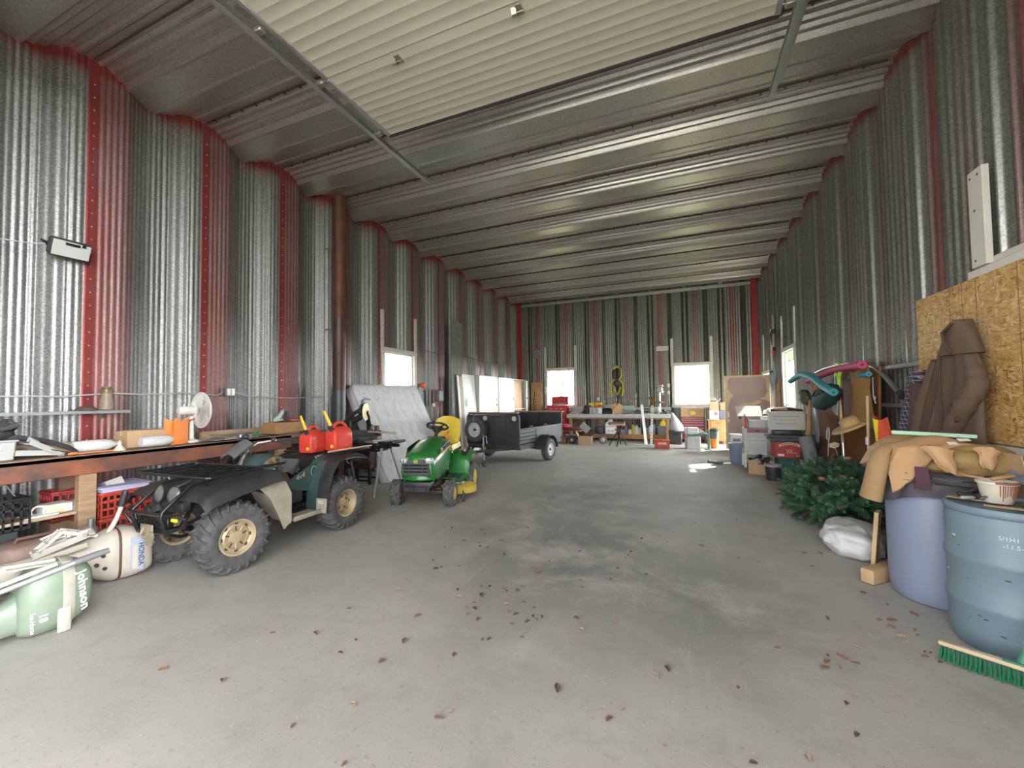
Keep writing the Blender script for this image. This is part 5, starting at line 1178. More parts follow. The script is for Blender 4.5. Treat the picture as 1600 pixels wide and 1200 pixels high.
    # back rail boards lying behind the things
left_bench()
ZB = 1.082
def lone(b, nm, lab, cat, m, loc=(0, 0, 0), rot=(0, 0, 0), group=None, ang=40):
    o = b.fin(nm, m, None, ang=ang, loc=loc); o.rotation_euler = rot; return tag(o, lab, cat, group)
def left_items():
    GT = mat('tub_grey', (.36, .36, .345), .5, var=.2)
    b = B(); b.box((0, 0, .095), (.24, .30, .19), bev=.015, taper=(1.08, 1.08)); b.box((0, 0, .185), (.28, .34, .02), bev=.006); b.box((.127, .0, .125), (.006, .14, .05), bev=.002); lone(b, 'grey_bin', 'pale grey plastic bin under the black harness at the near end of the timber bench', 'bin', GT, (-5.90, 1.68, ZB))
    b = B(); b.sph((0, -.05, .06), (.11, .17, .07)); b.sph((.02, .06, .05), (.09, .10, .06))
    for k in range(5): b.tube([(.06*sin(k*2.1), -.16+.04*k, .08), (.04+.03*k, -.05+.05*k, .15+.02*sin(k*3)), (.05-.02*k, .10+.02*k, .10), (.0, .16, .04)], .012, 6, flat=2.2)
    b.torus((.04, .12, .14), .05, .008, rotm(0, 1.2, 0), 16, 6); lone(b, 'black_harness', 'black webbing harness heaped on the pale grey bin', 'harness', mat('webbing_black', (.02, .02, .021), .6, var=.3), (-5.90, 1.68, ZB+.197))
    b = B()
    for k, (dx, dy, dz, a) in enumerate(((0, 0, .03, -.10), (.02, .05, .065, -.5), (-.03, .03, .10, -.45))): b.box((dx, dy, dz), (.16, .34, .012), rot=(a, 0, .25*k), bev=.003); b.box((dx+.08, dy, dz+.02), (.008, .34, .05), rot=(a, 0, .25*k)); b.box((dx-.08, dy, dz+.02), (.008, .34, .05), rot=(a, 0, .25*k))
    lone(b, 'gutter_pieces', 'pale grey channel pieces stacked askew beside the pale grey bin', 'channel', mat('channel_white', (.42, .415, .39), .5, var=.3), (-5.90, 1.99, ZB), (0, 0, .15))
    b = B(); P = [(0, -.42, .20), (0, -.30, .225), (0, -.12, .215), (0, .08, .16), (0, .24, .08), (.0, .30, .02)]; b.tube([(x, y, z) for x, y, z in P], .012, 8, flat=1.8); b.tube([(.03, y, z-.03) for x, y, z in P], .007, 6); b.tube([(.015, -.3, .225), (.02, -.2, .18), (.02, .2, .04)], .004, 6); lone(b, 'bent_strip', 'black bent strip arching down onto the timber bench', 'strip', BLK, (-5.84, 1.98, ZB))
    b = B(); b.sph((0, 0, .015), (.03, .04, .015)); lone(b, 'orange_clip', 'small bright orange clip at the tip of the black bent strip', 'clip', mat('clip_orange', (.85, .22, .06), .4), (-5.80, 2.24, ZB))
    # bottles lying down
    def lying_bottle(lab, loc, rz):
        t = thing('plastic_bottle', lab, 'bottle', loc, rz, 'white bottles lying on the timber bench')
        M4 = rotm(pi/2, 0, 0)
        b = B(M4); b.lathe([(.0001, .17), (.05, .17), (.062, .155), (.064, .0), (.064, -.10), (.05, -.15), (.022, -.195), (.022, -.22), (.0001, -.22)], Matrix.Translation((0, .064, 0)), 24); b.fin('body', mat('bottle_white', (.52, .52, .51), .35, var=.3, vscale=15, col2=(.5, .5, .5)), t)
        b = B(M4); b.cyl((0, .064, -.21), (0, .064, -.25), .024, seg=14); b.fin('cap', WHITE, t)
        b = B(M4); b.lathe([(.0648, .10), (.0648, -.05)], Matrix.Translation((0, .064, 0)), 24, cap=False); b.fin('label', mat('label_pale', (.62, .60, .57), .5, var=.7, vscale=40, col2=(.42, .41, .40)), t)
    lying_bottle('white plastic bottle lying on the timber bench next to the bent strip', (-5.97, 2.46, ZB), radians(2)); lying_bottle('white plastic bottle lying in front of the small cardboard box', (-5.90, 3.02, ZB), radians(4))
    bpy.context.view_layer.update()
    b = B(); b.box((0, 0, .05), (.10, 1.05, .10), bev=.006); lone(b, 'back_board', 'tan board lying along the wall behind the white bottles', 'board', WOOD, (-6.30, 2.48, ZB))
    t = carton('cardboard_box', 'small cardboard box on the timber bench beside the orange paper bag', 'box', (-6.10, 2.98, ZB), (.24, .44, .20), .05, CARD)
    b = B(); b.loft([[(r*cos(2*pi*k/20), r*sin(2*pi*k/20), z) for k in range(20)] for z, r in ((0, .055), (.01, .055), (.07, .012), (.11, .008))]); lone(b, 'funnel', 'small pale clear funnel upside down in front of the bottles', 'funnel', mat('funnel_pale', (.50, .46, .38), .3), (-5.80, 2.62, ZB))
    b = B(); b.tube([(0, 0, .008), (.02, .15, .012), (-.02, .3, .008), (.01, .45, .01)], .008, 6); lone(b, 'orange_string', 'thin orange string lying along the bench edge under the first white bottle', 'string', mat('string_orange', (.75, .2, .08), .6), (-5.80, 2.20, ZB))
    # orange paper bag, open at the top
    t = thing('paper_bag', 'bright orange paper bag standing open on the timber bench beside the fan', 'bag', (-5.96, 3.26, ZB), .25)
    OR = mat('paper_orange', (.75, .22, .045), .6, var=.12)
    b = B(); w, d = .19, .15
    def side(p0, p1, bulge):
        b.grid(lambda u, v: Vector(p0)*(1-u)+Vector(p1)*u+Vector((0, 0, .31*v))+Vector(bulge)*sin(pi*u)*v+Vector((0, 0, .03*sin(5*u+2*v)*v)), 6, 5, .003)
    side((d/2, -w/2, 0), (d/2, w/2, 0), (.015, 0, 0)); side((-d/2, w/2, 0), (-d/2, -w/2, 0), (-.02, 0, 0)); side((-d/2, -w/2, 0), (d/2, -w/2, 0), (0, .045, 0)); side((d/2, w/2, 0), (-d/2, w/2, 0), (0, -.045, 0)); b.box((0, 0, .003), (d, w, .004)); b.fin('bag_body', OR, t, ang=25)
    b = B(); b.grid(lambda u, v: (lerp(-.06, .06, u), .10+.16*v*(1-.3*u), .20+.10*u+.02*v), 4, 4, .003); b.fin('flap', OR, t)
    # desk fan seen from behind
    t = thing('desk_fan', 'white desk fan turned to the wall on the timber bench', 'fan', (-6.00, 3.46, ZB), 0); FW = mat('fan_white', (.70, .68, .62), .4, var=.15)
    b = B(); b.lathe([(.10, 0), (.105, .01), (.10, .025), (.05, .04), (.03, .05)], None, 24); b.fin('base', FW, t)
    b = B(); b.cyl((0, 0, .03), (0, 0, .34), .028, .022); b.fin('stem', FW, t)
    fz = .42; D = Matrix.Translation((0, .0, fz)) @ rotm(radians(-90), 0, radians(-4))   # z of D points away along +y
    b = B(D); b.lathe([(.0001, -.16), (.045, -.155), (.055, -.14), (.058, -.03), (.06, .05), (.03, .06)], None, 20); b.cyl((0, -.05, -.09), (0, -.08, -.09), .008); b.fin('motor_housing', FW, t)
    b = B(D)
    for sgn, z1 in ((-1, .03), (1, .19)):
        for k in range(56):
            a = 2*pi*k/56; pts = []
            for q in range(6):
                s = q/5; r = lerp(.05, .232, s); z = .11+sgn*(.085*cos(s*pi/2)**.8) ; pts.append((r*cos(a), r*sin(a), z))
            b.tube(pts, .0024, 4, cap=False)
        for s in (.45, .8): r = lerp(.05, .232, s); b.torus((0, 0, .11+sgn*.085*cos(s*pi/2)**.8), r, .002, None, 36, 4)
    b.torus((0, 0, .11), .236, .009, None, 40, 6); b.lathe([(.0001, .2), (.055, .198), (.06, .19)], None, 18); b.fin('guard', FW, t)
    b = B(D)
    for k in range(3):
        a = 2*pi*k/3; b.grid(lambda u, v: ((.04+.17*u)*cos(a+(v-.5)*1.2), (.04+.17*u)*sin(a+(v-.5)*1.2), .11+.04*(v-.5)), 6, 6, .003)
    b.fin('fan_blades', mat('blade_smoke', (.55, .55, .52), .3), t)
    # far half of the bench
    b = B(); b.box((0, 0, .06), (.05, 1.0, .11), rot=(0, 0, .0), bev=.006); lone(b, 'plank', 'rough split plank standing on edge by the wall behind the fan', 'plank', mat('plank_pale', (.42, .31, .20), .75, var=.8, vscale=4, col2=(.26, .17, .10), stretch=(4, 1, 4)), (-6.22, 4.20, ZB))
    b = B(); b.grid(lambda u, v: (lerp(-.22, .22, u), lerp(-.30, .30, v), .012+.03*abs(nz(u*4, v*4))+.02*sin(pi*v)), 16, 18, .004); lone(b, 'brown_paper', 'crumpled brown paper lying on the timber bench beyond the fan', 'paper', mat('paper_brown', (.38, .29, .19), .8, var=.5), (-5.98, 4.10, ZB))
    b = B(); b.grid(lambda u, v: (lerp(-.14, .14, u), lerp(-.30, .30, v), .02+.03*abs(nz(u*3, v*5, 3))), 10, 14, .004); lone(b, 'white_rags', 'white crumpled sheet on the bench in front of the brown paper', 'sheet', mat('sheet_white', (.62, .61, .58), .7), (-5.80, 3.86, ZB))
    b = B(); b.lathe([(.0001, 0), (.03, .005), (.034, .02), (.034, .14), (.014, .19), (.014, .22), (.0001, .222)], rotm(pi/2, 0, 0), 16); lone(b, 'green_bottle', 'small green glass bottle lying on the bench', 'bottle', mat('glass_green', (.03, .26, .05), .15), (-5.86, 4.30, ZB+.036), (0, 0, -.5))
    b = B(); b.box((0, 0, .085), (.26, .62, .17), bev=.006); lone(b, 'timber_block', 'squared orange-brown timber block on the bench', 'timber', mat('timber_orange', (.40, .22, .09), .65, var=.5, vscale=5, col2=(.28, .14, .055)), (-5.98, 4.83, ZB+.02), (0, 0, .12))
    b = B(); b.box((0, 0, .01), (.2, .4, .018)); lone(b, 'thin_board', 'thin board under the squared orange-brown timber block', 'board', WOOD, (-5.98, 4.83, ZB))
    t = thing('angle_grinder', 'white and green circular tool lying on top of the timber block', 'power tool', (-6.02, 4.78, ZB+.195), .3)
    b = B(); b.lathe([(.075, -.03), (.10, -.02), (.10, .02), (.075, .03)], Matrix.Translation((0, .1, .10)) @ RX, 22, cap=False); b.fin('guard_ring', mat('tool_dark', (.12, .11, .14), .4), t)
    b = B(); b.tube([(0, -.12, .04), (0, -.02, .08), (.0, .05, .16), (0, .1, .19)], [.03, .035, .03, .02], 10); b.box((0, -.05, .03), (.06, .2, .04), bev=.015); b.fin('handle', mat('tool_mint', (.50, .58, .52), .4), t)
    b = B(); b.box((0, 0, .02), (.16, .24, .035), bev=.008); lone(b, 'red_case', 'small red case beside the white and green tool', 'case', PR, (-6.05, 5.06, ZB+.195))
    b = B(); b.tube([(0, -.3, .09), (.0, .3, .09)], .008, 6); b.box((.06, .1, .05), (.10, .18, .10), bev=.02); b.box((.05, -.3, .04), (.03, .3, .02), bev=.005); lone(b, 'hand_tools', 'grey clamp with chrome bar lying on the bench beyond the fan', 'clamp', STEEL, (-5.66, 3.80, ZB), (0, 0, -.1))
    # wall shelf with jar and cap
    t = thing('wall_shelf', 'thin grey metal shelf strip on the left wall above the bench', 'shelf', (-6.33, 2.3, 1.52)); b = B(); b.box((0, 0, 0), (.16, 1.24, .014), bev=.003); b.box((.078, 0, -.012), (.006, 1.24, .03)); b.fin('shelf_plate', mat('shelf_grey', (.30, .32, .31), .5, .5), t)
    for y in (-.4, .4): b = B(); b.prism([(0, 0), (.12, 0), (0, -.1)], .01, basis((-.08, y, -.01), (1, 0, 0), (0, 0, 1))); b.fin('bracket', GREYM, t)
    t = thing('brown_jar', 'brown stoneware jar with dark lid on the thin wall shelf', 'jar', (-6.32, 2.72, 1.53)); b = B(); b.lathe([(.055, 0), (.065, .01), (.068, .09), (.055, .14), (.048, .16), (.05, .20)], None, 24); b.fin('body', mat('jar_brown', (.20, .14, .10), .5, var=.5, vscale=12, col2=(.30, .24, .18)), t); b = B(); b.lathe([(.053, .20), (.055, .21), (.055, .245), (.05, .255), (.045, .26), (.046, .275), (.0001, .28)], None, 24); b.fin('lid', mat('jar_lid', (.16, .12, .06), .45, .4), t)
    b = B(); b.lathe([(.10, 0), (.095, .015), (.06, .045), (.0001, .055)], None, 20); b.box((.03, -.10, .008), (.10, .10, .008), bev=.004); lone(b, 'brown_cover', 'dark brown cap lying on the thin wall shelf beside the jar', 'cap', mat('cap_brown', (.085, .065, .05), .8), (-6.32, 2.54, 1.529))
    # floodlight on the wall
    t = thing('floodlight', 'black halogen floodlight with clear front on the left wall', 'floodlight', (-6.30, 2.36, 3.34)); M4 = rotm(0, radians(112), 0)
    b = B(M4); b.box((0, 0, 0), (.20, .34, .09), bev=.02); b.fin('housing', mat('flood_dark', (.05, .048, .045), .5, .3), t)
    b = B(M4); b.box((0, 0, .05), (.17, .31, .012), bev=.004); b.fin('glass_front', mat('flood_glass', (.62, .62, .58), .15, .3), t)
    b = B(M4); b.box((-.06, .0, .062), (.03, .12, .012), bev=.003); b.box((-.07, .09, .062), (.03, .03, .012)); b.fin('clip', BLKM, t)
    b = B(); b.tube([(-.02, -.17, .0), (-.06, -.2, .05), (-.09, -.1, .03)], .012, 6); b.fin('bracket', BLKM, t)
    def cable(nm, lab, pts, m, r=.006): b = B(); b.tube(pts, r, 6); return tag(b.fin(nm, m), lab, 'cable')
    gc = mat('cable_grey', (.35, .35, .34), .5)
    cable('light_cable', 'thin grey cable running along the wall to the black floodlight', [(XL+.03, .2, 3.30), (XL+.02, 1.0, 3.285), (XL+.02, 1.85, 3.30), (XL+.03, 2.08, 3.33), (-6.32, 2.19, 3.35)], gc)
    pts = [(XL+.025, .2+.24*k, 1.70-.03*sin(k*.35)+.012*sin(k*1.9)) for k in range(17)]
    cable('wall_cable', 'grey cable strung along the left wall above the bench up to the outlet box', pts+[(XL+.03, 4.12, 1.76)], gc, .009)
    cable('wall_cable', 'grey cable strung along the wall from the outlet box to the stove pipe', [(XL+.03, 4.28, 1.76)]+[(XL+.025, 4.5+.25*k, 1.70-.035*sin(k*.5)) for k in range(7)], gc, .008)
    cable('wall_cable', 'thin dark cable strung high along the wall above the cupboards', [(XL+.025, 9.4+.3*k, 2.95-.03*sin(k*.6)) for k in range(23)], mat('cable_dark', (.08, .08, .08), .5), .007)
    t = thing('outlet_box', 'double outlet box on the left wall cable', 'outlet', (XL+.02, 4.20, 1.76)); b = B(); b.box((.03, 0, 0), (.06, .13, .13), bev=.008); b.fin('box', GREYM, t)
    for y in (-.032, .032): b = B(); b.box((.063, y, 0), (.006, .05, .10), bev=.01); b.fin('socket', WHITE, t)
left_items()
def crate(lab, loc, rz, dims, m, group=None):
    t = thing('crate', lab, 'crate', loc, rz, group); w, d, h = dims; b = B(); th = .012
    b.box((0, 0, th/2), (w, d, th))
    def wall(c, ln, ax):
        for z in (.015, h*.36, h*.68, h-.02): p = (c[0], c[1], z); b.box(p, (ln, th, .022) if ax == 'x' else (th, ln, .022))
        n = int(ln/.055)
        for i in range(n+1): q = -ln/2+ln*i/n; b.box((c[0]+(q if ax == 'x' else 0), c[1]+(q if ax == 'y' else 0), h/2), (.014, th, h) if ax == 'x' else (th, .014, h))
    wall((0, -d/2), w, 'x'); wall((0, d/2), w, 'x'); wall((-w/2, 0), d, 'y'); wall((w/2, 0), d, 'y'); b.fin('basket', m, t)
    b = B(); o = [(x, y, h) for x, y in rrect(w+.02, d+.02, .02)]; b.tube(o, .014, 6, closed=True); b.fin('rim', m, t); return t
def under_bench():
    RED = mat('crate_red', (.46, .06, .035), .5, var=.2); BK = mat('crate_black', (.014, .014, .016), .5, var=.3)
    crate('red plastic crate on the floor under the timber bench, below another red crate', (-5.95, 2.68, 0.05), .03, (.34, .46, .30), RED, 'red crates under the bench')
    t = crate('red plastic crate holding a lilac box, stacked under the timber bench', (-5.95, 2.68, .37), .05, (.34, .46, .26), RED, 'red crates under the bench')
    b = B(); b.box((0, 0, .02), (.36, .50, .05)); lone(b, 'floor_plank', 'dark board on the floor under the lower red crate', 'board', mat('timber_dark'), (-5.95, 2.68, 0))
    b = B(); b.box((0, 0, .02), (.32, .44, .05), bev=.008); b.box((0, 0, .05), (.35, .48, .014), bev=.005); b.cyl((.06, -.19, .057), (.06, -.19, .06), .02, seg=14); lone(b, 'lilac_tray', 'lilac plastic tray lying on the upper red crate', 'tray', mat('lid_lilac', (.45, .45, .62), .45), (-5.95, 2.68, .645), (0, radians(3), .05))
    b = B(); b.grid(lambda u, v: (lerp(-.07, .07, u), lerp(-.08, .08, v), .004+.07*(1-abs(2*u-1))*(.4+.6*v)), 6, 6, .003); lone(b, 'clear_bag', 'small clear plastic bag lying on the lilac tray', 'bag', mat('bag_clear', (.55, .53, .5), .25), (-5.93, 2.62, .705))
    crate('dark red plastic crate standing behind the bench post', (-6.24, 2.36, .37), .0, (.24, .3, .3), mat('crate_darkred', (.33, .03, .03), .5), None)
    b = B(); b.box((0, 0, .18), (.26, .32, .36), bev=.01); lone(b, 'brown_carton', 'brown carton on the floor under the dark red crate', 'carton', mat('carton_dark', (.20, .13, .08), .8), (-6.24, 2.36, 0))
    t = crate('black plastic crate on the end of the low shelf under the timber bench', (-5.93, 1.68, .43), 0, (.34, .50, .29), BK)
    b = B(); b.tube([(.1, -.18, .72), (.12, -.1, .83), (.1, .1, .86), (.1, .16, .74)], .006, 6); o = b.fin('wire_loop', GREYM, None, loc=(-5.95, 1.70, 0)); tag(o, 'thin wire loop sticking out of the black plastic crate', 'wire')
    b = B(); b.box((0, 0, .215), (.3, .5, .43), bev=.01); lone(b, 'dark_box', 'dark box on the floor under the black plastic crate', 'box', mat('box_dark', (.03, .03, .03), .7), (-5.93, 1.62, 0))
    # parcels on the low shelf
    b = B(); b.box((0, 0, .05), (.18, .20, .10), bev=.01); lone(b, 'blue_carton', 'white and blue printed carton on the low shelf of the timber bench', 'carton', mat('carton_blue', (.48, .52, .60), .5, var=.8, vscale=18, col2=(.55, .47, .15)), (-5.92, 2.16, .505), (0, 0, .1))
    b = B(); b.grid(lambda u, v: (lerp(-.10, .10, u), lerp(-.13, .13, v), .01+.09*sin(pi*u)*sin(pi*v)+.02*nz(u*5, v*5)), 12, 12, .003); lone(b, 'plastic_pouch', 'clear plastic pouch of parts at the post end of the low shelf', 'pouch', mat('pouch', (.48, .45, .41), .3, var=.6, vscale=20), (-5.94, 2.34, .505))
    b = B(); b.torus((0, 0, .05), .05, .009, rotm(0, pi/2, 0), 20, 6); b.torus((0, .06, .05), .035, .008, rotm(0, pi/2, .6), 18, 6); b.box((.0, .0, .012), (.16, .24, .02), bev=.004); lone(b, 'white_hooks', 'white plastic ring hooks lying on the low shelf beside the black crate', 'hooks', WHITE, (-5.86, 2.02, .505))
    # rusty fuel tank and an old carburettor
    t = thing('fuel_tank', 'rusty brown metal boat fuel tank lying on the floor under the bench', 'fuel tank', (-5.42, 1.90, 0), radians(3)); RU = mat('tank_rust', (.20, .125, .10), .65, .2, var=.8, vscale=3.5, col2=(.32, .24, .20), bump=.15)
    b = B(); b.loft([[(x*k, y*k, z) for x, y in rrect(.36, .62, .12, 5)] for z, k in ((.02, .9), (.05, 1), (.30, 1), (.36, .95), (.39, .8))]); b.fin('tank_body', RU, t, ang=50)
    b = B(); b.loft([[(x*k+.10, y*k+.25, z) for x, y in rrect(.34, .50, .16, 5)] for z, k in ((.02, .92), (.04, 1), (.17, 1), (.24, .9), (.27, .65))]); b.fin('end_bulge', mat('tank_red', (.24, .10, .075), .6, .2, var=.8, vscale=4, col2=(.32, .25, .21)), t, ang=50)
    b = B(); b.tube([(.0, -.18, .39), (.0, -.16, .425), (.0, .08, .42), (0, .10, .385)], .014, 6); b.fin('handle', mat('handle_rust', (.13, .07, .05), .6), t)
    b = B(); b.box((0, 0, .06), (.10, .14, .12), bev=.02); b.cyl((0, .02, .12), (.0, .02, .2), .025); b.cyl((.05, -.03, .09), (.13, -.05, .1), .02); lone(b, 'carburettor', 'small grey engine carburettor resting on the rusty fuel tank by the bench post', 'carburettor', GREYM, (-5.44, 2.22, .27))
under_bench()
# ------------------------------------------------------------------ two outboard motors lying on the floor
def ringxz(y, hx, zc, hz, p=.75, n=20, xo=0.0):
    out = []
    for k in range(n):
        a = 2*pi*k/n; c, s = cos(a), sin(a)
        out.append((xo+hx*abs(c)**p*(1 if c > 0 else -1), y, zc+hz*abs(s)**p*(1 if s > 0 else -1)))
    return out
def outboards():
    CR = mat('motor_cream', (.50, .455, .38), .45, var=.45, vscale=6, col2=(.36, .31, .25))
    t = thing('outboard_motor', 'cream outboard boat motor lying on the floor beside the quad bike', 'outboard motor', (-4.86, 2.17, 0), radians(-14))
    b = B(); b.loft([ringxz(y, hx, zc, hz, .6) for y, hx, zc, hz in ((.02, .19, .235, .225), (.06, .193, .235, .230), (.14, .187, .228, .215), (.20, .175, .215, .19), (.235, .15, .20, .155), (.245, .12, .195, .13))]); cw = b.fin('engine_cowl', CR, t, ang=50)
    b = B(); b.loft([ringxz(y, hx, zc, hz, .62) for y, hx, zc, hz in ((-.004, .186, .235, .222), (.018, .186, .235, .222))]); b.fin('rubber_seam', mat('seam_brown', (.10, .05, .04), .6), t)
    b = B(); b.loft([ringxz(y, hx, zc, hz, .65) for y, hx, zc, hz in ((0, .19, .235, .226), (-.03, .195, .235, .23), (-.10, .18, .235, .20), (-.20, .14, .24, .15), (-.30, .11, .245, .12), (-.42, .09, .25, .10), (-.62, .065, .25, .085), (-.95, .05, .24, .09), (-1.05, .04, .235, .10))]); lc = b.fin('lower_housing', CR, t, ang=50)
    b = B()
    for y, z in ((-.10, .27), (-.14, .20), (-.09, .16), (-.2, .25), (-.23, .19)): b = B(Matrix.Translation((.172 if y > -.15 else .125, y, z)) @ RX); b.lathe([(.016, -.03), (.016, .012), (.0001, .012)], None, 10); b.fin('vent_hole', mat('hole_dark', (.05, .04, .035), .8), lc)
    b = B(); b.prism([(-.045, -.135), (.045, -.155), (.045, .10), (.02, .145), (-.045, .145)], .004, basis((.1885, .12, .235), (0, 1, 0), (-.02, 0, 1))); pn = b.fin('blue_panel', mat('panel_bluegrey', (.33, .37, .45), .45), cw)
    b = B(); b.prism([(-.032, -.13), (.004, -.14), (.004, .075), (-.032, .075)], .004, basis((.1905, .12, .235), (0, 1, 0), (-.02, 0, 1))); b.fin('cream_panel', CR, pn)
    text('HONDA', .055, mat('letter_navy', (.05, .06, .13), .4), cw, basis((.1935, .148, .22), (0, 0, -1), (0, 1, 0)), .003, bold=.001)
    b = B(); b.tube([(.05, -.05, .44), (.06, .0, .55), (.07, .03, .66)], [.022, .020, .018], 10); h = b.fin('tiller_arm', CR, t)
    b = B(); b.tube([(.07, .03, .66), (.075, .045, .74), (.08, .055, .80)], [.024, .026, .022], 10)
    for k in range(6): b.torus((.071+.0015*k, .034+.004*k, .68+.018*k), .026, .003, rotm(.2, 0, 0), 14, 5)
    b.fin('tiller_grip', BLK, h)
    b = B()
    for q in (-.06, .06): b.bar((q, -.50, .36), (q, -.14, .47), .012, .05); b.bar((q, -.50, .36), (q, -.34, .52), .012, .03); b.bar((q, -.34, .52), (q, -.12, .43), .012, .03)
    b.bar((-.08, -.48, .38), (.08, -.48, .38), .03, .03); b.bar((-.08, -.30, .49), (.08, -.30, .49), .02, .04); b.bar((-.02, -.38, .46), (.06, -.16, .50), .03, .02); b.tube([(.06, -.42, .45), (.1, -.46, .50), (.1, -.38, .53)], .01, 6)
    for k in range(5): b.box((-.04+.03*k, -.25+.02*k, .44+.012*k), (.03, .10, .016), rot=(.3, 0, .4*k))
    b.fin('clamp_bracket', mat('bracket_white', (.50, .47, .42), .5, var=.4), t)
    b = B(); b.bar((.12, -.62, .30), (.17, -.20, .40), .02, .04); b.fin('side_rod', CR, t)
    # green motor
    GR = mat('motor_green', (.165, .21, .15), .45, var=.5, vscale=5, col2=(.24, .29, .225)); GR2 = mat('motor_palegreen', (.15, .19, .14), .45, var=.5, vscale=6, col2=(.21, .24, .19)); IV = mat('motor_ivory', (.42, .405, .33), .45, var=.3)
    t = thing('outboard_motor', 'old pale green outboard boat motor lying on the floor, nearest to the camera', 'outboard motor', (-4.22, 1.52, 0), radians(-8))
    b = B(); b.loft([ringxz(y, hx, zc, hz, .72) for y, hx, zc, hz in ((-.17, .10, .20, .13), (-.15, .14, .215, .19), (-.10, .163, .235, .23), (.0, .165, .245, .243), (.08, .155, .25, .235), (.14, .14, .255, .205), (.18, .115, .26, .165), (.205, .08, .26, .12), (.215, .04, .26, .06))]); cw = b.fin('engine_cowl', GR, t, ang=55)
    def on(y, hx_): return hx_
    b = B(); b.loft([ringxz(y, hx, zc, hz, .72) for y, hx, zc, hz in ((.035, .1635, .248, .244), (.04, .170, .248, .249), (.095, .160, .252, .236), (.10, .152, .252, .229))], cap=False); b.box((.155, .045, .09), (.02, .07, .17), bev=.008); b.fin('ivory_band', IV, cw, ang=50)
    text('Johnson', .088, mat('letter_white', (.72, .74, .68), .4), cw, basis((.139, .142, .255), (0, .10, -1), (-.62, 1, 0)), .006, bold=.001)
    text('18', .058, mat('letter_white'), cw, basis((.1715, -.06, .15), (0, .02, -1), (0, 1, 0)), .005, bold=.001); text('Sea-Horse', .034, mat('letter_white'), cw, basis((.1675, -.108, .135), (0, .02, -1), (0, 1, 0)), .005, shear=.3)
    b = B(); b.loft([ringxz(y, hx, zc, hz, .7) for y, hx, zc, hz in ((-.14, .11, .20, .15), (-.20, .10, .17, .12), (-.34, .085, .14, .10), (-.7, .06, .13, .09), (-1.2, .05, .12, .08))]); lg = b.fin('leg_housing', GR2, t, ang=50)
    b = B(); b.loft([ringxz(y, hx, zc, hz, .6) for y, hx, zc, hz in ((-.24, .09, .37, .06), (-.34, .085, .37, .075), (-.5, .07, .35, .08), (-.62, .04, .34, .06))]); b.bar((.08, -.30, .40), (.09, -.36, .10), .05, .03, .01); b.cyl((.06, -.36, .10), (.12, -.36, .10), .04, seg=14); b.torus((.09, -.48, .36), .05, .014, RX, 16, 6); b.fin('swivel_bracket', GR, t, ang=50)
    b = B(); b.box((.05, -.06, .48), (.06, .30, .012), rot=(-.06, 0, -.15), bev=.004); b.box((.02, -.10, .50), (.02, .24, .02), rot=(-.06, 0, -.15)); b.box((.10, -.15, .44), (.02, .34, .03), rot=(.25, 0, -.1), bev=.004); b.fin('ivory_bracket', IV, t)
    b = B(); b.tube([(.12, -.26, .38), (.14, -.05, .43), (.15, .09, .465)], .018, 10); tl = b.fin('tiller_tube', mat('tube_greygreen', (.36, .38, .36), .4, .5), t)
    b = B(); b.tube([(.15, .09, .465), (.16, .20, .487), (.165, .27, .50)], [.024, .025, .02], 12); b.fin('tiller_grip', mat('grip_grey', (.14, .14, .145), .55), tl)
    b = B(); b.tube([(.06, -.52, .44), (.1, -.44, .49), (.06, -.40, .44)], .012, 6); b.tube([(.02, -.62, .46), (.06, -.55, .50), (.12, -.52, .47), (.14, -.58, .43)], .009, 6); b.box((.11, -.42, .45), (.04, .12, .02), rot=(.3, .2, .5)); b.fin('clamp_lever', STEEL, t)
outboards()
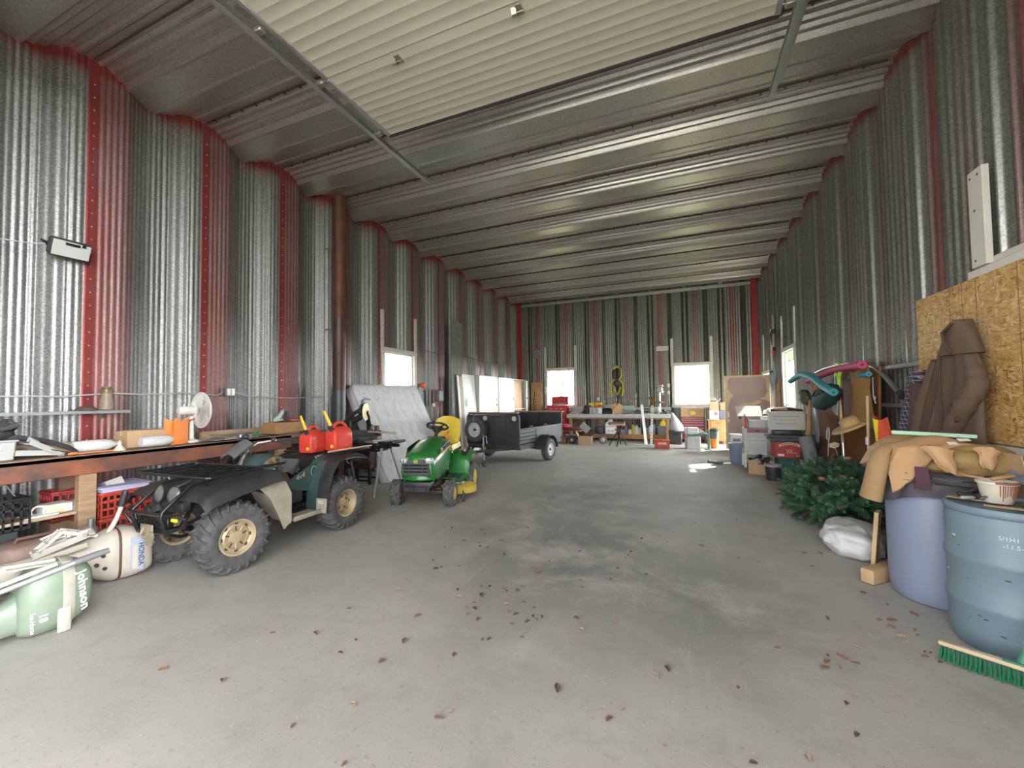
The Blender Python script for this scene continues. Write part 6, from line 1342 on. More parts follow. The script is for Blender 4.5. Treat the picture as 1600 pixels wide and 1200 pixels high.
# ------------------------------------------------------------------ right-hand side: board over the near window, coats, barrels
def osb_mat():
    m = bpy.data.materials.new('strand_board'); m.use_nodes = True; nt = m.node_tree; b = nt.nodes['Principled BSDF']; N = nt.nodes.new; L = nt.links.new
    tc = N('ShaderNodeTexCoord'); col = None; val = None
    for i, (rot, sc, seed) in enumerate(((.5, 9, 0), (-.7, 10, 3), (1.5, 8, 7), (.05, 12, 11))):
        mp = N('ShaderNodeMapping'); mp.vector_type = 'TEXTURE'; mp.inputs['Rotation'].default_value = (rot, 0, 0); mp.inputs['Location'].default_value = (0, seed, seed*.7); mp.inputs['Scale'].default_value = (1, 1/(1.6*sc), 1/(6*sc)); L(tc.outputs['Object'], mp.inputs[0])
        dn = N('ShaderNodeTexNoise'); dn.inputs['Scale'].default_value = 3.0; L(mp.outputs[0], dn.inputs[0])
        ad = N('ShaderNodeVectorMath'); ad.operation = 'MULTIPLY_ADD'; ad.inputs[1].default_value = (0, .9, .9); L(dn.outputs['Color'], ad.inputs[0]); L(mp.outputs[0], ad.inputs[2])
        v = N('ShaderNodeTexVoronoi'); v.inputs['Scale'].default_value = 1.0; L(ad.outputs[0], v.inputs['Vector'])
        s = N('ShaderNodeSeparateColor'); L(v.outputs['Color'], s.inputs[0])
        if val is None: val = s.outputs[0]
        else:
            g = N('ShaderNodeMath'); g.operation = 'GREATER_THAN'; g.inputs[1].default_value = .62; L(s.outputs[1], g.inputs[0])
            mx = N('ShaderNodeMix'); mx.data_type = 'FLOAT'; L(g.outputs[0], mx.inputs['Factor']); L(val, mx.inputs['A']); L(s.outputs[0], mx.inputs['B']); val = mx.outputs['Result']
    r = N('ShaderNodeValToRGB'); r.color_ramp.elements[0].color = (.25, .115, .03, 1); r.color_ramp.elements[1].color = (.66, .47, .21, 1)
    for p, c in ((.12, (.41, .22, .07, 1)), (.5, (.50, .30, .10, 1)), (.8, (.55, .345, .125, 1))): e = r.color_ramp.elements.new(p); e.color = c
    L(val, r.inputs[0]); L(r.outputs[0], b.inputs['Base Color']); b.inputs['Roughness'].default_value = .65
    bp = N('ShaderNodeBump'); bp.inputs['Strength'].default_value = .3; bp.inputs['Distance'].default_value = .003; L(val, bp.inputs['Height']); L(bp.outputs[0], b.inputs['Normal'])
    return m
XB = 2.40
def board_window():
    root = window('window_5', 'right', WIN_OSB, 0)
    b = B(); b.box((XR-.06, 4.84+.0, 3.13), (.05, .19, .86), bev=.004); b.fin('trim_strip', M_FR, root)
    for q in ((4.90, 3.50), (4.80, 3.50), (4.86, 3.2), (4.88, 2.76)): b = B(); b.cyl((XR-.087, *q), (XR-.083, *q), .012, seg=6); b.fin('screw', M_SCREW, root)
    b = B(); b.box((XB+.045, 3.75, 2.635), (.09, 2.35, .07), bev=.004); b.fin('head_trim', M_FR, root)
    b = B(); b.box((XB+.035, 3.70, 1.135), (.10, 2.32, .075), bev=.004); b.box((XB+.05, 3.70, 1.07), (.08, 2.30, .06), bev=.004); b.fin('sill_trim', M_FR, root)
    for q in (4.68, 4.60): b = B(); b.cyl((XB+.008, q, 1.07), (XB+.003, q, 1.07), .018, seg=12); b.fin('bolt', GREYM, root)
    b = B(); b.box((XB+.07, 4.80, .80), (.06, .10, .50), bev=.004); b.fin('jamb', M_FR, root)
    b = B(); b.box((0, 0, 0), (.014, 3.15, 1.42)); o = tag(b.fin('strand_board', osb_mat(), None, loc=(XB, 4.215, 1.89)), 'large tan strand board sheet screwed over the near opening of the right wall', 'board')
    for y in (.98, .79, .60, .12, -.30, -.75, -1.2):
        b = B(); b.box((-.0075, y, 0), (.001, .006, 1.41)); b.fin('nailing_line', mat('line_dark', (.17, .09, .03), .7), o)
board_window()
def fold_blob(b, c, r, seed, n=40, m=26, amp=.12, fr=3.0, flat_bottom=None, ridg=.5):
    """a lumpy folded cloth bundle"""
    def fn(u, v):
        th = 2*pi*u; ph = pi*v; d = Vector((sin(ph)*cos(th), sin(ph)*sin(th), cos(ph)))
        k = 1+amp*mnoise.noise(d*fr+Vector((seed, 0, 0)))+amp*ridg*(1-2*abs(mnoise.noise(d*fr*1.7+Vector((0, seed, 3))*1.0)))
        d2 = Vector((abs(d.x)**.8*(1 if d.x > 0 else -1), abs(d.y)**.8*(1 if d.y > 0 else -1), d.z))
        p = Vector((c[0]+r[0]*d2.x*k, c[1]+r[1]*d2.y*k, c[2]+r[2]*d2.z*k))
        if flat_bottom is not None and p.z < flat_bottom: p.z = flat_bottom
        return p
    b.grid(fn, n, m)
def coats():
    BR = mat('coat_brown', (.105, .066, .042), .85, var=.35, vscale=5, col2=(.075, .045, .03), bump=.25, bscale=90)
    t = thing('hooded_coat', 'dark brown hooded work coat hanging by its hood on the strand board', 'coat', (2.26, 4.90, 1.1))
    def ip(z, tab):
        for (a_, x_), (b_, y_) in zip(tab, tab[1:]):
            if z <= b_: return lerp(x_, y_, (z-a_)/(b_-a_))
        return tab[-1][1]
    YL = [(0, .66), (.53, .44), (.80, .24), (1.03, .05), (1.10, -.09)]; YR = [(0, -.37), (.5, -.37), (.68, -.40), (.78, -.36), (.85, -.31), (1.0, -.26), (1.10, -.20)]
    rings = []
    for k in range(37):
        z = 1.09*k/36; yl, yr = ip(z, YL), ip(z, YR); yc = (yl+yr)/2; hw = (yl-yr)/2; ring = []
        for i in range(48):
            a = 2*pi*i/48; c, q = cos(a), sin(a); fold = (.024*sin(11*c+1.5*sin(2.2*z))+.02*nz(c*5, z*3, 2))*(1-z*.6)
            ring.append(((.075+.02*(1-c*c)-.03*z+fold)*q, yc+hw*c, z+(.03*sin(5*c) if k == 0 else 0)))
        rings.append(ring)
    b = B(); b.loft(rings); bd = b.fin('coat_body', BR, t, ang=80)
    b = B(); rings = []
    for k in range(14):
        z = .83+.30*k/13; yl, yr = ip(z, YL)-.05, ip(z, YR)-.02-.03*(1-k/13); yc = (yl+yr)/2; hw = (yl-yr)/2*(1 if k < 11 else (.95, .8, .5)[k-11])
        rings.append([((.095-.03*k/13)*sin(2*pi*i/28)*(1+.12*sin(6*pi*i/28)), yc+hw*cos(2*pi*i/28), z) for i in range(28)])
    b.loft(rings); hd = b.fin('hood', BR, t, ang=80)
    ED = mat('coat_edge', (.075, .044, .028), .9)
    b = B(); b.tube([(-.085, -.20, 1.10), (-.10, -.08, 1.03), (-.105, -.12, .93), (-.095, -.20, .84)], .014, 8); b.fin('hood_edge', ED, hd)
    b = B(); b.box((-.075, .0, 1.04), (.02, .05, .03), rot=(.5, 0, 0), bev=.006); b.fin('neck_label', mat('label_cream', (.52, .48, .40), .7), hd)
    # right sleeve swings out and back
    def sleeve(pts, rs, nm):
        b = B(); P = [Vector(p) for p in pts]; n = len(P); Q = []; rr = []
        for k in range(33):
            s = k/32*(n-1); i = min(int(s), n-2); f = s-i; f2 = f*f*(3-2*f); Q.append(P[i].lerp(P[i+1], f)); rr.append(lerp(rs[i], rs[i+1], f2)*(1+.07*sin(k*1.3)+.05*sin(k*2.9)))
        b.tube(Q, rr, 16, flat=.8); return b.fin(nm, BR, t, ang=80)
    sleeve([(-.02, -.28, .80), (-.03, -.37, .66), (-.045, -.41, .55), (-.075, -.33, .42), (-.09, -.19, .24), (-.10, -.09, .06)], [.05, .062, .068, .070, .068, .066], 'sleeve')
    sleeve([(-.03, .16, .80), (-.045, .28, .60), (-.05, .40, .38), (-.05, .49, .15), (-.05, .52, .0)], [.05, .06, .065, .065, .065], 'sleeve')
    b = B(); b.box((-.105, -.02, .42), (.01, .012, .84), bev=.003); b.fin('front_seam', mat('coat_edge'), bd)
    b = B(); b.bar((-.12, -.28, .26), (-.13, -.20, .40), .02, .05, .004); b.fin('pocket_flap', mat('coat_edge'), bd)
    b = B(); b.tube([(.10, 0, 0), (.03, 0, 0), (.0, 0, .02), (.0, 0, .05)], .007, 6); o = tag(b.fin('coat_hook', GREYM, None, loc=(2.285, 4.72, 2.20)), 'small metal hook on the strand board holding the brown coat', 'hook')
    # darker coat behind, then the plaid shirt
    PL = mat('coat_plum', (.085, .052, .045), .9, var=.3, vscale=6, bump=.25, bscale=80)
    b = B(); rings = []
    for k in range(20):
        s = k/19; z = .62*s; yl = lerp(.30, .12, s); yr = -.16; yc = (yl+yr)/2; hw = (yl-yr)/2
        rings.append([((.07+.02*sin(5*cos(2*pi*i/26)+3*s))*sin(2*pi*i/26), yc+hw*cos(2*pi*i/26), z) for i in range(26)])
    b.loft(rings); lone(b, 'plum_coat', 'plum brown coat hanging half hidden behind the hooded coat', 'coat', PL, (2.27, 5.48, 1.08), ang=80)
    pm = bpy.data.materials.new('plaid'); pm.use_nodes = True; nt = pm.node_tree; N = nt.nodes.new; L = nt.links.new; bs = nt.nodes['Principled BSDF']; bs.inputs['Roughness'].default_value = .85
    tc = N('ShaderNodeTexCoord'); sp = N('ShaderNodeSeparateXYZ'); L(tc.outputs['Object'], sp.inputs[0]); fac = []
    for ax, fr in (('Y', 26), ('Z', 22)):
        k = N('ShaderNodeMath'); k.operation = 'MULTIPLY'; k.inputs[1].default_value = fr; L(sp.outputs[ax], k.inputs[0]); f = N('ShaderNodeMath'); f.operation = 'FRACT'; L(k.outputs[0], f.inputs[0]); fac.append(f.outputs[0])
    def band(v, lo, hi):
        a = N('ShaderNodeMath'); a.operation = 'GREATER_THAN'; a.inputs[1].default_value = lo; L(v, a.inputs[0]); c = N('ShaderNodeMath'); c.operation = 'LESS_THAN'; c.inputs[1].default_value = hi; L(v, c.inputs[0]); m_ = N('ShaderNodeMath'); m_.operation = 'MULTIPLY'; L(a.outputs[0], m_.inputs[0]); L(c.outputs[0], m_.inputs[1]); return m_.outputs[0]
    cur = None
    for v, lo, hi, c in ((fac[0], 0, .45, (.03, .035, .06)), (fac[1], 0, .45, (.03, .035, .06)), (fac[0], .62, .72, (.32, .32, .34)), (fac[1], .62, .72, (.32, .32, .34))):
        mx = N('ShaderNodeMix'); mx.data_type = 'RGBA'; L(band(v, lo, hi), mx.inputs['Factor']); mx.inputs['B'].default_value = (*c, 1)
        if cur is None: mx.inputs['A'].default_value = (.13, .035, .05, 1)
        else: L(cur, mx.inputs['A'])
        cur = mx.outputs['Result']
    L(cur, bs.inputs['Base Color'])
    b = B(); rings = []
    for k in range(24):
        s = k/23; z = .82*s; yl = lerp(.36, -.02, s**1.05)+.03*sin(4*s); yr = lerp(.12, -.20, s); yc = (yl+yr)/2; hw = (yl-yr)/2*(1 if k < 22 else .6)
        rings.append([((.055+.015*sin(4*cos(2*pi*i/24)+5*s))*sin(2*pi*i/24), yc+hw*cos(2*pi*i/24), z) for i in range(24)])
    b.loft(rings); lone(b, 'plaid_shirt', 'dark plaid shirt jacket hanging beside the brown coats', 'shirt', pm, (2.28, 5.66, 1.02), ang=80)
coats()
def barrel(lab, loc, m, ribs, rz=0):
    t = thing('plastic_barrel', lab, 'barrel', loc, rz)
    pr = [(.0001, 0), (.24, 0), (.262, .01), (.278, .05), (.288, .12)]
    for z in ribs: pr += [(.290, z-.035), (.3005, z-.014), (.3005, z+.014), (.290, z+.035)] if m is not None else []
    pr += [(.292, .80), (.287, .825), (.281, .84), (.290, .848), (.296, .858), (.296, .880), (.288, .892), (.272, .892), (.268, .875)]
    b = B(); b.lathe(pr, None, 64); bd = b.fin('drum_body', m, t, ang=40)
    b = B(); b.lathe([(.0001, .845), (.20, .845), (.21, .852), (.255, .852), (.268, .870)], None, 48, cap=False); b.fin('drum_lid', mat('lid_slate', (.06, .085, .10), .5, var=.6, vscale=5, col2=(.14, .15, .11)), t); return t, bd
def bend_text(o, r, z0, az):
    """wrap flat text (x along, y up) round a drum of radius r"""
    for v in o.data.vertices:
        a = az+v.co.x/r; q = r+v.co.z; v.co = Vector((q*cos(a), q*sin(a), z0+v.co.y))
def barrels():
    t1, bd = barrel('grey blue plastic barrel with faint white print and a small pail on its lid', (1.90, 3.62, 0), mat('drum_greyblue', (.155, .215, .255), .5, var=.35, vscale=3, col2=(.12, .165, .20), bump=.04), (.29, .565))
    pw_ = mat('print_white', (.52, .56, .58), .6)
    for s_, sz, z0 in (('S/1H1 1.9111', .034, .735), ('-11.5- UAE', .034, .692)): o = text(s_, sz, pw_, bd, Matrix.Identity(4), .0016, name='printed_mark'); bend_text(o, .2925, z0, radians(-109))
    sc = mat('scuff_dark', (.05, .07, .085), .7)
    sp_ = mat('paint_fleck', (.6, .62, .62), .6)
    for k in range(34):
        az = radians(R.uniform(-190, -40)); z = R.uniform(.06, .8); w = R.uniform(.002, .012); r = .294
        if any(abs(z-q) < .045 for q in (.29, .565)): continue
        b = B(); M4 = basis((.2925*cos(az), .2925*sin(az), z), (-sin(az), cos(az), .3*R.uniform(-1, 1)), (0, 0, 1)); b.box((0, 0, .0003), (w*2.2, w*.8, .0012), M=M4, bev=.0004); b.fin('scuff', sp_ if k % 4 == 0 else sc, bd)
    t2, _ = barrel('lilac blue plastic barrel heaped with work clothes, behind the grey blue one', (1.83, 4.30, 0), mat('drum_lilac', (.20, .235, .325), .45, var=.15, vscale=2, col2=(.17, .20, .28)), ())
    # clothes heap on the far barrel
    b = B(); fold_blob(b, (0, 0, .0), (.34, .34, .07), 4.2, amp=.25, fr=3)
    def drape(u, v):
        a = lerp(radians(150), radians(290), u); r = lerp(.15, .335, min(1, v*1.6)); z = .02-max(0, v-.55)/.45*lerp(.06, .26, (1-u)**.8)+.012*sin(14*u)*v; r += .03*nz(u*6, v*4, 8)+.012*sin(14*u)*v
        return (r*cos(a), r*sin(a), z)
    b.grid(drape, 40, 18, .012); o = lone(b, 'dark_trousers', 'dark grey purple trousers draped over the rim of the lilac blue barrel', 'trousers', mat('cloth_slate', (.085, .075, .088), .75, var=.3, vscale=5), (1.83, 4.30, .955), ang=80)
    b = B(); fold_blob(b, (0, 0, 0), (.30, .25, .13), 9.1, amp=.16, fr=2.2, flat_bottom=-.085); lone(b, 'canvas_trousers', 'olive tan canvas trousers bundled under the tan jacket on the barrel', 'trousers', mat('canvas_olive', (.30, .195, .075), .8, var=.25, vscale=6, bump=.2, bscale=60), (1.96, 4.22, 1.085), ang=80)
    TN = mat('canvas_tan', (.44, .27, .135), .8, var=.15, vscale=5, col2=(.36, .21, .10), bump=.2, bscale=80)
    t = thing('tan_jacket', 'light tan work jacket thrown on top of the clothes on the lilac blue barrel', 'jacket', (1.76, 4.30, 1.10))
    b = B()
    def jk(u, v):
        x = lerp(-.30, .33, u); y = lerp(-.34, .30, v); z = .10*(1-(abs(u-.5)*2)**2.2)+.05*(1-(abs(v-.55)*2)**2)+.03*mnoise.noise(Vector((u*4, v*4, 1)))+.018*sin(9*u+5*v)
        if v < .22: z -= (.22-v)*(.55+.45*sin(11*u)); y += .03
        if u < .12: z -= (.12-u)*.9
        return (x+.03*nz(v*3, 5), y, z)
    b.grid(jk, 40, 36, .022); b.fin('jacket_body', TN, t, ang=80)
    for x_, w_, l_, k_ in ((.14, .15, .13, .3), (-.16, .20, .17, .75)):
        b = B(); b.grid(lambda u, v: (x_+w_*(k_*v+u*(1-v*.86))+.012*sin(6*v+3*u), -.345-.02*sin(2.6*v)-.02*v+.012*sin(7*u), .10-l_*v**1.15+.012*sin(5*u)), 12, 12, .012); b.fin('collar_flap', TN, t, ang=70)
    b = B(); pts = [(-.26, -.12, .06), (-.31, -.16, .02), (-.34, -.18, -.08), (-.36, -.16, -.22), (-.38, -.15, -.33)]; b.tube(pts, [.05, .065, .072, .075, .08], 16, flat=.75); b.fin('sleeve', mat('canvas_ochre', (.33, .21, .095), .8, var=.2, bump=.2, bscale=80), t, ang=80)
    for p, w in (((.06, -.30, .135), .06), ((.16, -.22, .155), .08), ((.26, -.28, .10), .07)): b = B(); b.box(p, (w, .03, .006), rot=(.5, 0, .3), bev=.002); b.fin('white_patch', WHITE, t)
    b = B(); b.grid(lambda u, v: (lerp(-.035, .035, u)*(1+.3*v), -.012*sin(3*v)-.01, -.16*v), 4, 8, .012); lone(b, 'plum_strap', 'plum coloured cloth strap hanging out from under the tan jacket', 'strap', mat('cloth_plum', (.075, .032, .045), .8), (1.62, 3.975, 1.06))
    b = B(); b.bar((1.60, 4.34, 1.285), (2.08, 4.26, 1.265), .026, .03, .004); o = tag(b.fin('mint_stick', mat('stick_mint', (.36, .60, .40), .45, var=.15)), 'pale mint green stick lying across the tan jacket', 'stick')
    # clutter on the near barrel
    zt = .86; c = (1.90, 3.62)
    def at(dx, dy, z=.893): return (c[0]+dx, c[1]+dy, z)
    t = thing('plastic_pail', 'small cream plastic pail streaked with brown stain on the near barrel', 'pail', at(-.03, .04), .3)
    b = B(); b.lathe([(.0001, 0), (.064, 0), (.068, .004), (.088, .12), (.097, .122), (.098, .137), (.092, .14), (.086, .137), (.083, .122), (.064, .012), (.0001, .012)], None, 32); pb = b.fin('tub', mat('pail_cream', (.60, .54, .44), .45, var=.2), t)
    st = mat('stain_brown', (.23, .085, .045), .6); b = B()
    for k in range(11):
        a = radians(-125)+k*.13+R.uniform(-.03, .03); L_ = R.uniform(.03, .105); p0 = (.0885*cos(a), .0885*sin(a), .119); r1 = .0885-.02*L_/.12; p1 = (r1*cos(a), r1*sin(a), .119-L_); b.tube([p0, p1], [.0035, .002], 6)
    b.lathe([(.0985, .126), (.0988, .137), (.093, .1405)], None, 32, a0=-2.4, a1=-.6); b.fin('stain_drips', st, pb)
    b = B(); b.lathe([(.0001, .10), (.082, .10)], None, 28, cap=False); b.fin('stain_pool', st, pb)
    b = B(); b.bar((-.07, -.02, .0), (.06, .03, .02), .03, .02, .006); lone(b, 'paint_brush', 'tan wooden brush handle resting across the cream pail', 'brush', mat('stick_tan', (.42, .22, .09), .6), at(.0, .03, 1.045))
    for (dx, dy, ln, a, lab) in ((-.16, .10, .17, -.55, 'brown cardboard strip on the near barrel beside the keys'), (-.06, -.13, .22, -.45, 'longer brown cardboard strip at the front of the near barrel lid')): b = B(); b.box((0, 0, .003), (ln, .05, .006), bev=.002); lone(b, 'cardboard_strip', lab, 'cardboard', CARD, at(dx, dy, .893), (0, 0, a))
    b = B(); b.box((0, 0, .02), (.15, .085, .04), bev=.016, seg=3); b.box((.02, -.045, .02), (.05, .006, .02), bev=.002); lone(b, 'black_pouch', 'black leather pouch at the front edge of the near barrel', 'pouch', mat('leather_black', (.018, .016, .015), .35), at(.06, -.16), (0, 0, -.1))
    b = B(); b.box((-.03, 0, .02), (.10, .035, .03), rot=(0, .2, .2), bev=.01); b.box((.05, .01, .025), (.08, .06, .02), rot=(.2, 0, -.4), bev=.006); b.tube([(-.04, 0, .03), (.02, .03, .07), (.08, .0, .05), (.12, -.04, .02)], .007, 6); b.torus((.09, 0, .03), .03, .006, rotm(.5, .2, 0), 16, 6); b.tube([(.02, -.04, .01), (.08, -.05, .05), (.14, -.01, .03)], .009, 6); lone(b, 'black_buckle', 'tangle of black buckles and straps on the near barrel', 'buckle', BLK, at(-.13, .07, .90), (0, 0, -.3))
    b = B(); b.box((-.03, 0, .02), (.085, .03, .02), rot=(0, 0, .3), bev=.008); lone(b, 'grey_clip', 'grey plastic clip beside the black buckles', 'clip', mat('clip_grey', (.33, .34, .33), .4), at(-.15, .03, .895))
    b = B()
    for k in range(6): b.tube([(.02*k, -.07, .02), (.02*k, .07, .025)], .009, 6)
    for k in range(3): b.tube([(-.02, -.05+.05*k, .03), (.12, -.05+.05*k, .03)], .006, 6)
    lone(b, 'woven_bracelet', 'piece of beige and black webbing at the edge of the near barrel', 'webbing', mat('weave_beige', (.45, .36, .22), .7, var=.8, vscale=60, col2=(.06, .05, .04)), at(.16, -.12), (0, 0, .5))
    # box and blue tarp behind
    carton('cardboard_box', 'big open cardboard box standing between the barrels and the right wall', 'box', (2.265, 4.10, 0), (.25, .50, .93), 0, CARD, flaps=.35)
    b = B(); b.grid(lambda u, v: (lerp(-.2, .2, u), lerp(-.34, .42, v), .05+.07*sin(pi*u)*sin(pi*v)+.03*mnoise.noise(Vector((u*5, v*7, 2)))+.012*sin(20*v+6*u)), 28, 40, .006); lone(b, 'blue_tarp', 'crumpled slate blue plastic tarp on top of the big cardboard box', 'tarp', mat('tarp_blue', (.12, .16, .21), .3, var=.4, vscale=9, col2=(.24, .28, .33)), (2.22, 3.86, .96), ang=70)
    t = thing('thin_rod', 'thin dark rod with white tip leaning on the right wall by the barrels', 'rod', (2.33, 3.9, 0)); b = B(); b.tube([(0, 0, 0), (-.0, .28, 1.40)], .010, 8); b.fin('shaft', mat('rod_dark', (.05, .035, .03), .5), t); b = B(); b.tube([(-.0, .28, 1.40), (-.0, .298, 1.50)], .008, 8); b.fin('white_tip', WHITE, t)
    # wood and sack on the floor
    b = B(); b.box((0, 0, .065), (.36, .10, .12), bev=.012, seg=2); lone(b, 'wood_block', 'short squared pale timber block on the floor against the lilac blue barrel', 'timber', mat('pine_pale', (.50, .34, .18), .7, var=.5, vscale=5, col2=(.40, .25, .12)), (1.545, 4.52, 0), (0, 0, .75))
    b = B(); b.box((0, 0, .28), (.032, .13, .55), bev=.003); lone(b, 'pine_board', 'pale pine board standing upright against the lilac blue barrel', 'board', mat('pine_light', (.55, .38, .20), .65, var=.35, vscale=5), (1.565, 4.71, .0), (0, radians(5), -.5))
    b = B()
    def sk(u, v):
        th = 2*pi*u; ph = pi*v; d = Vector((sin(ph)*cos(th), sin(ph)*sin(th), cos(ph))); k = 1+.16*mnoise.noise(d*2.1+Vector((3, 0, 0)))+.10*(1-2*abs(mnoise.noise(d*3.4)))
        return (.24*abs(d.x)**.7*(1 if d.x > 0 else -1)*k, .38*abs(d.y)**.7*(1 if d.y > 0 else -1)*k, max(.0, .125+.15*d.z*k-.10*d.x*.3))
    b.grid(sk, 48, 30); lone(b, 'white_sack', 'crumpled white woven sack lying on the floor beside the artificial tree', 'sack', mat('sack_white', (.62, .62, .61), .55, var=.25, vscale=6), (1.60, 5.30, 0), (0, 0, -.35), ang=80)
    # push broom in the corner
    t = thing('push_broom', 'push broom with green bristles and brown handle leaning on the near barrel', 'broom', (1.66, 3.17, 0), radians(-30))
    b = B(); b.box((.0, 0, .105), (.60, .055, .026), rot=(radians(-8), 0, 0), bev=.010, seg=2); b.fin('head_block', mat('broom_wood', (.55, .42, .26), .6, var=.2), t)
    b = B()
    for k in range(34):
        for q in range(5):
            x = -.285+.57*k/33; y = -.018+.009*q; b.tube([(x, y, .092), (x*1.03+R.uniform(-.006, .006), y*2.1+R.uniform(-.006, .006), .004+R.uniform(0, .01))], [.0045, .0035], 4)
    b.fin('bristles', mat('bristle_green', (.02, .20, .10), .5, var=.5, vscale=40, col2=(.01, .10, .05)), t)
    b = B(); b.box((-.12, 0, .121), (.16, .04, .002), rot=(radians(-8), 0, 0)); b.fin('paper_label', mat('label_mix', (.55, .55, .50), .5, var=.9, vscale=40, col2=(.25, .33, .16)), t)
    b = B(); b.box((.03, 0, .124), (.16, .045, .012), bev=.004); b.cyl((.02, 0, .125), (.035, .03, .19), .022, .018); b.fin('socket', mat('socket_green', (.05, .20, .13), .45), t)
    b = B(); b.cyl((.035, .03, .185), (.045, .05, .235), .0165); b.fin('ferrule', STEEL, t)
    b = B(); b.tube([(.045, .05, .23), (.30, .46, 1.25)], .0145, 10); b.fin('handle', mat('handle_brown', (.13, .06, .035), .45, var=.4), t)
barrels()
# ------------------------------------------------------------------ artificial tree, tools and boxes along the right wall
def xmas_tree():
    t = thing('artificial_tree', 'dark green artificial fir tree collapsed on the floor by the right wall', 'artificial tree', (1.76, 6.45, 0))
    G1 = mat('needle_green', (.022, .078, .036), .5, var=.9, vscale=11, col2=(.10, .19, .12)); rr = random.Random(11)
    b = B()
    c = Vector((0, 0, .34)); ax = Vector((.55, .70, .42)).normalized()
    def spray(p, d, L_):
        d = d.normalized(); s = d.orthogonal().normalized(); s2 = d.cross(s); n = 15
        for i in range(n):
            u = i/n; q = p+d*L_*u+Vector((0, 0, -.10*L_*u*u))
            for k in range(6):
                a = 2*pi*k/6+u*5+rr.uniform(-.3, .3); o = (s*cos(a)+s2*sin(a))*.86+d*.55; nl = .05*(1.1-.5*u)*rr.uniform(.8, 1.2); w = (s*sin(a)-s2*cos(a))*.0030
                tip = q+o*nl; b.add([q-w, q+w, tip+w*.7, tip-w*.7], [(0, 1, 2, 3)], smooth=False)
    for i in range(620):
        while True:
            v = Vector((rr.uniform(-1, 1), rr.uniform(-1, 1), rr.uniform(-1, 1)))
            if .02 < v.length < 1: break
        v.normalize(); k = rr.uniform(.55, 1.0)
        p = c+Vector((v.x*.50*k, v.y*.62*k, v.z*.34*k))
        p.z += .26*max(0, p.y*.55+p.x*.55); 
        if p.z < .03: p.z = rr.uniform(.03, .10)
        d = Vector((v.x, v.y, v.z*.6+.10))+Vector((rr.uniform(-.5, .5), rr.uniform(-.5, .5), rr.uniform(-.3, .4)))
        spray(p, d, rr.uniform(.12, .24))
    b.fin('branches', G1, t, recalc=False)
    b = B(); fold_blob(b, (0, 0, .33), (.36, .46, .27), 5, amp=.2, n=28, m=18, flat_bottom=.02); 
    b.fin('dark_core', mat('core_dark', (.006, .022, .010), .9), t)  # solid dark core stands for the shade between the branches
    b = B(); b.tube([(-.45, -.45, .12), (.45, .55, .42)], .018, 8); b.fin('trunk', mat('trunk_brown', (.09, .05, .03), .7), t)
    for p in ((.16, -.05, .80), (.0, -.40, .62), (-.10, -.62, .30), (-.2, -.35, .58)):
        b = B(); b.sph(p, (.033, .033, .025), 10, 7)
        for k in range(10): a = k*2.4; b.box((p[0]+.03*cos(a), p[1]+.03*sin(a), p[2]-.016+.0036*k), (.016, .016, .006), rot=(.3, 0, a))
        b.fin('pine_cone', mat('cone_brown', (.26, .12, .05), .7), t)
xmas_tree()
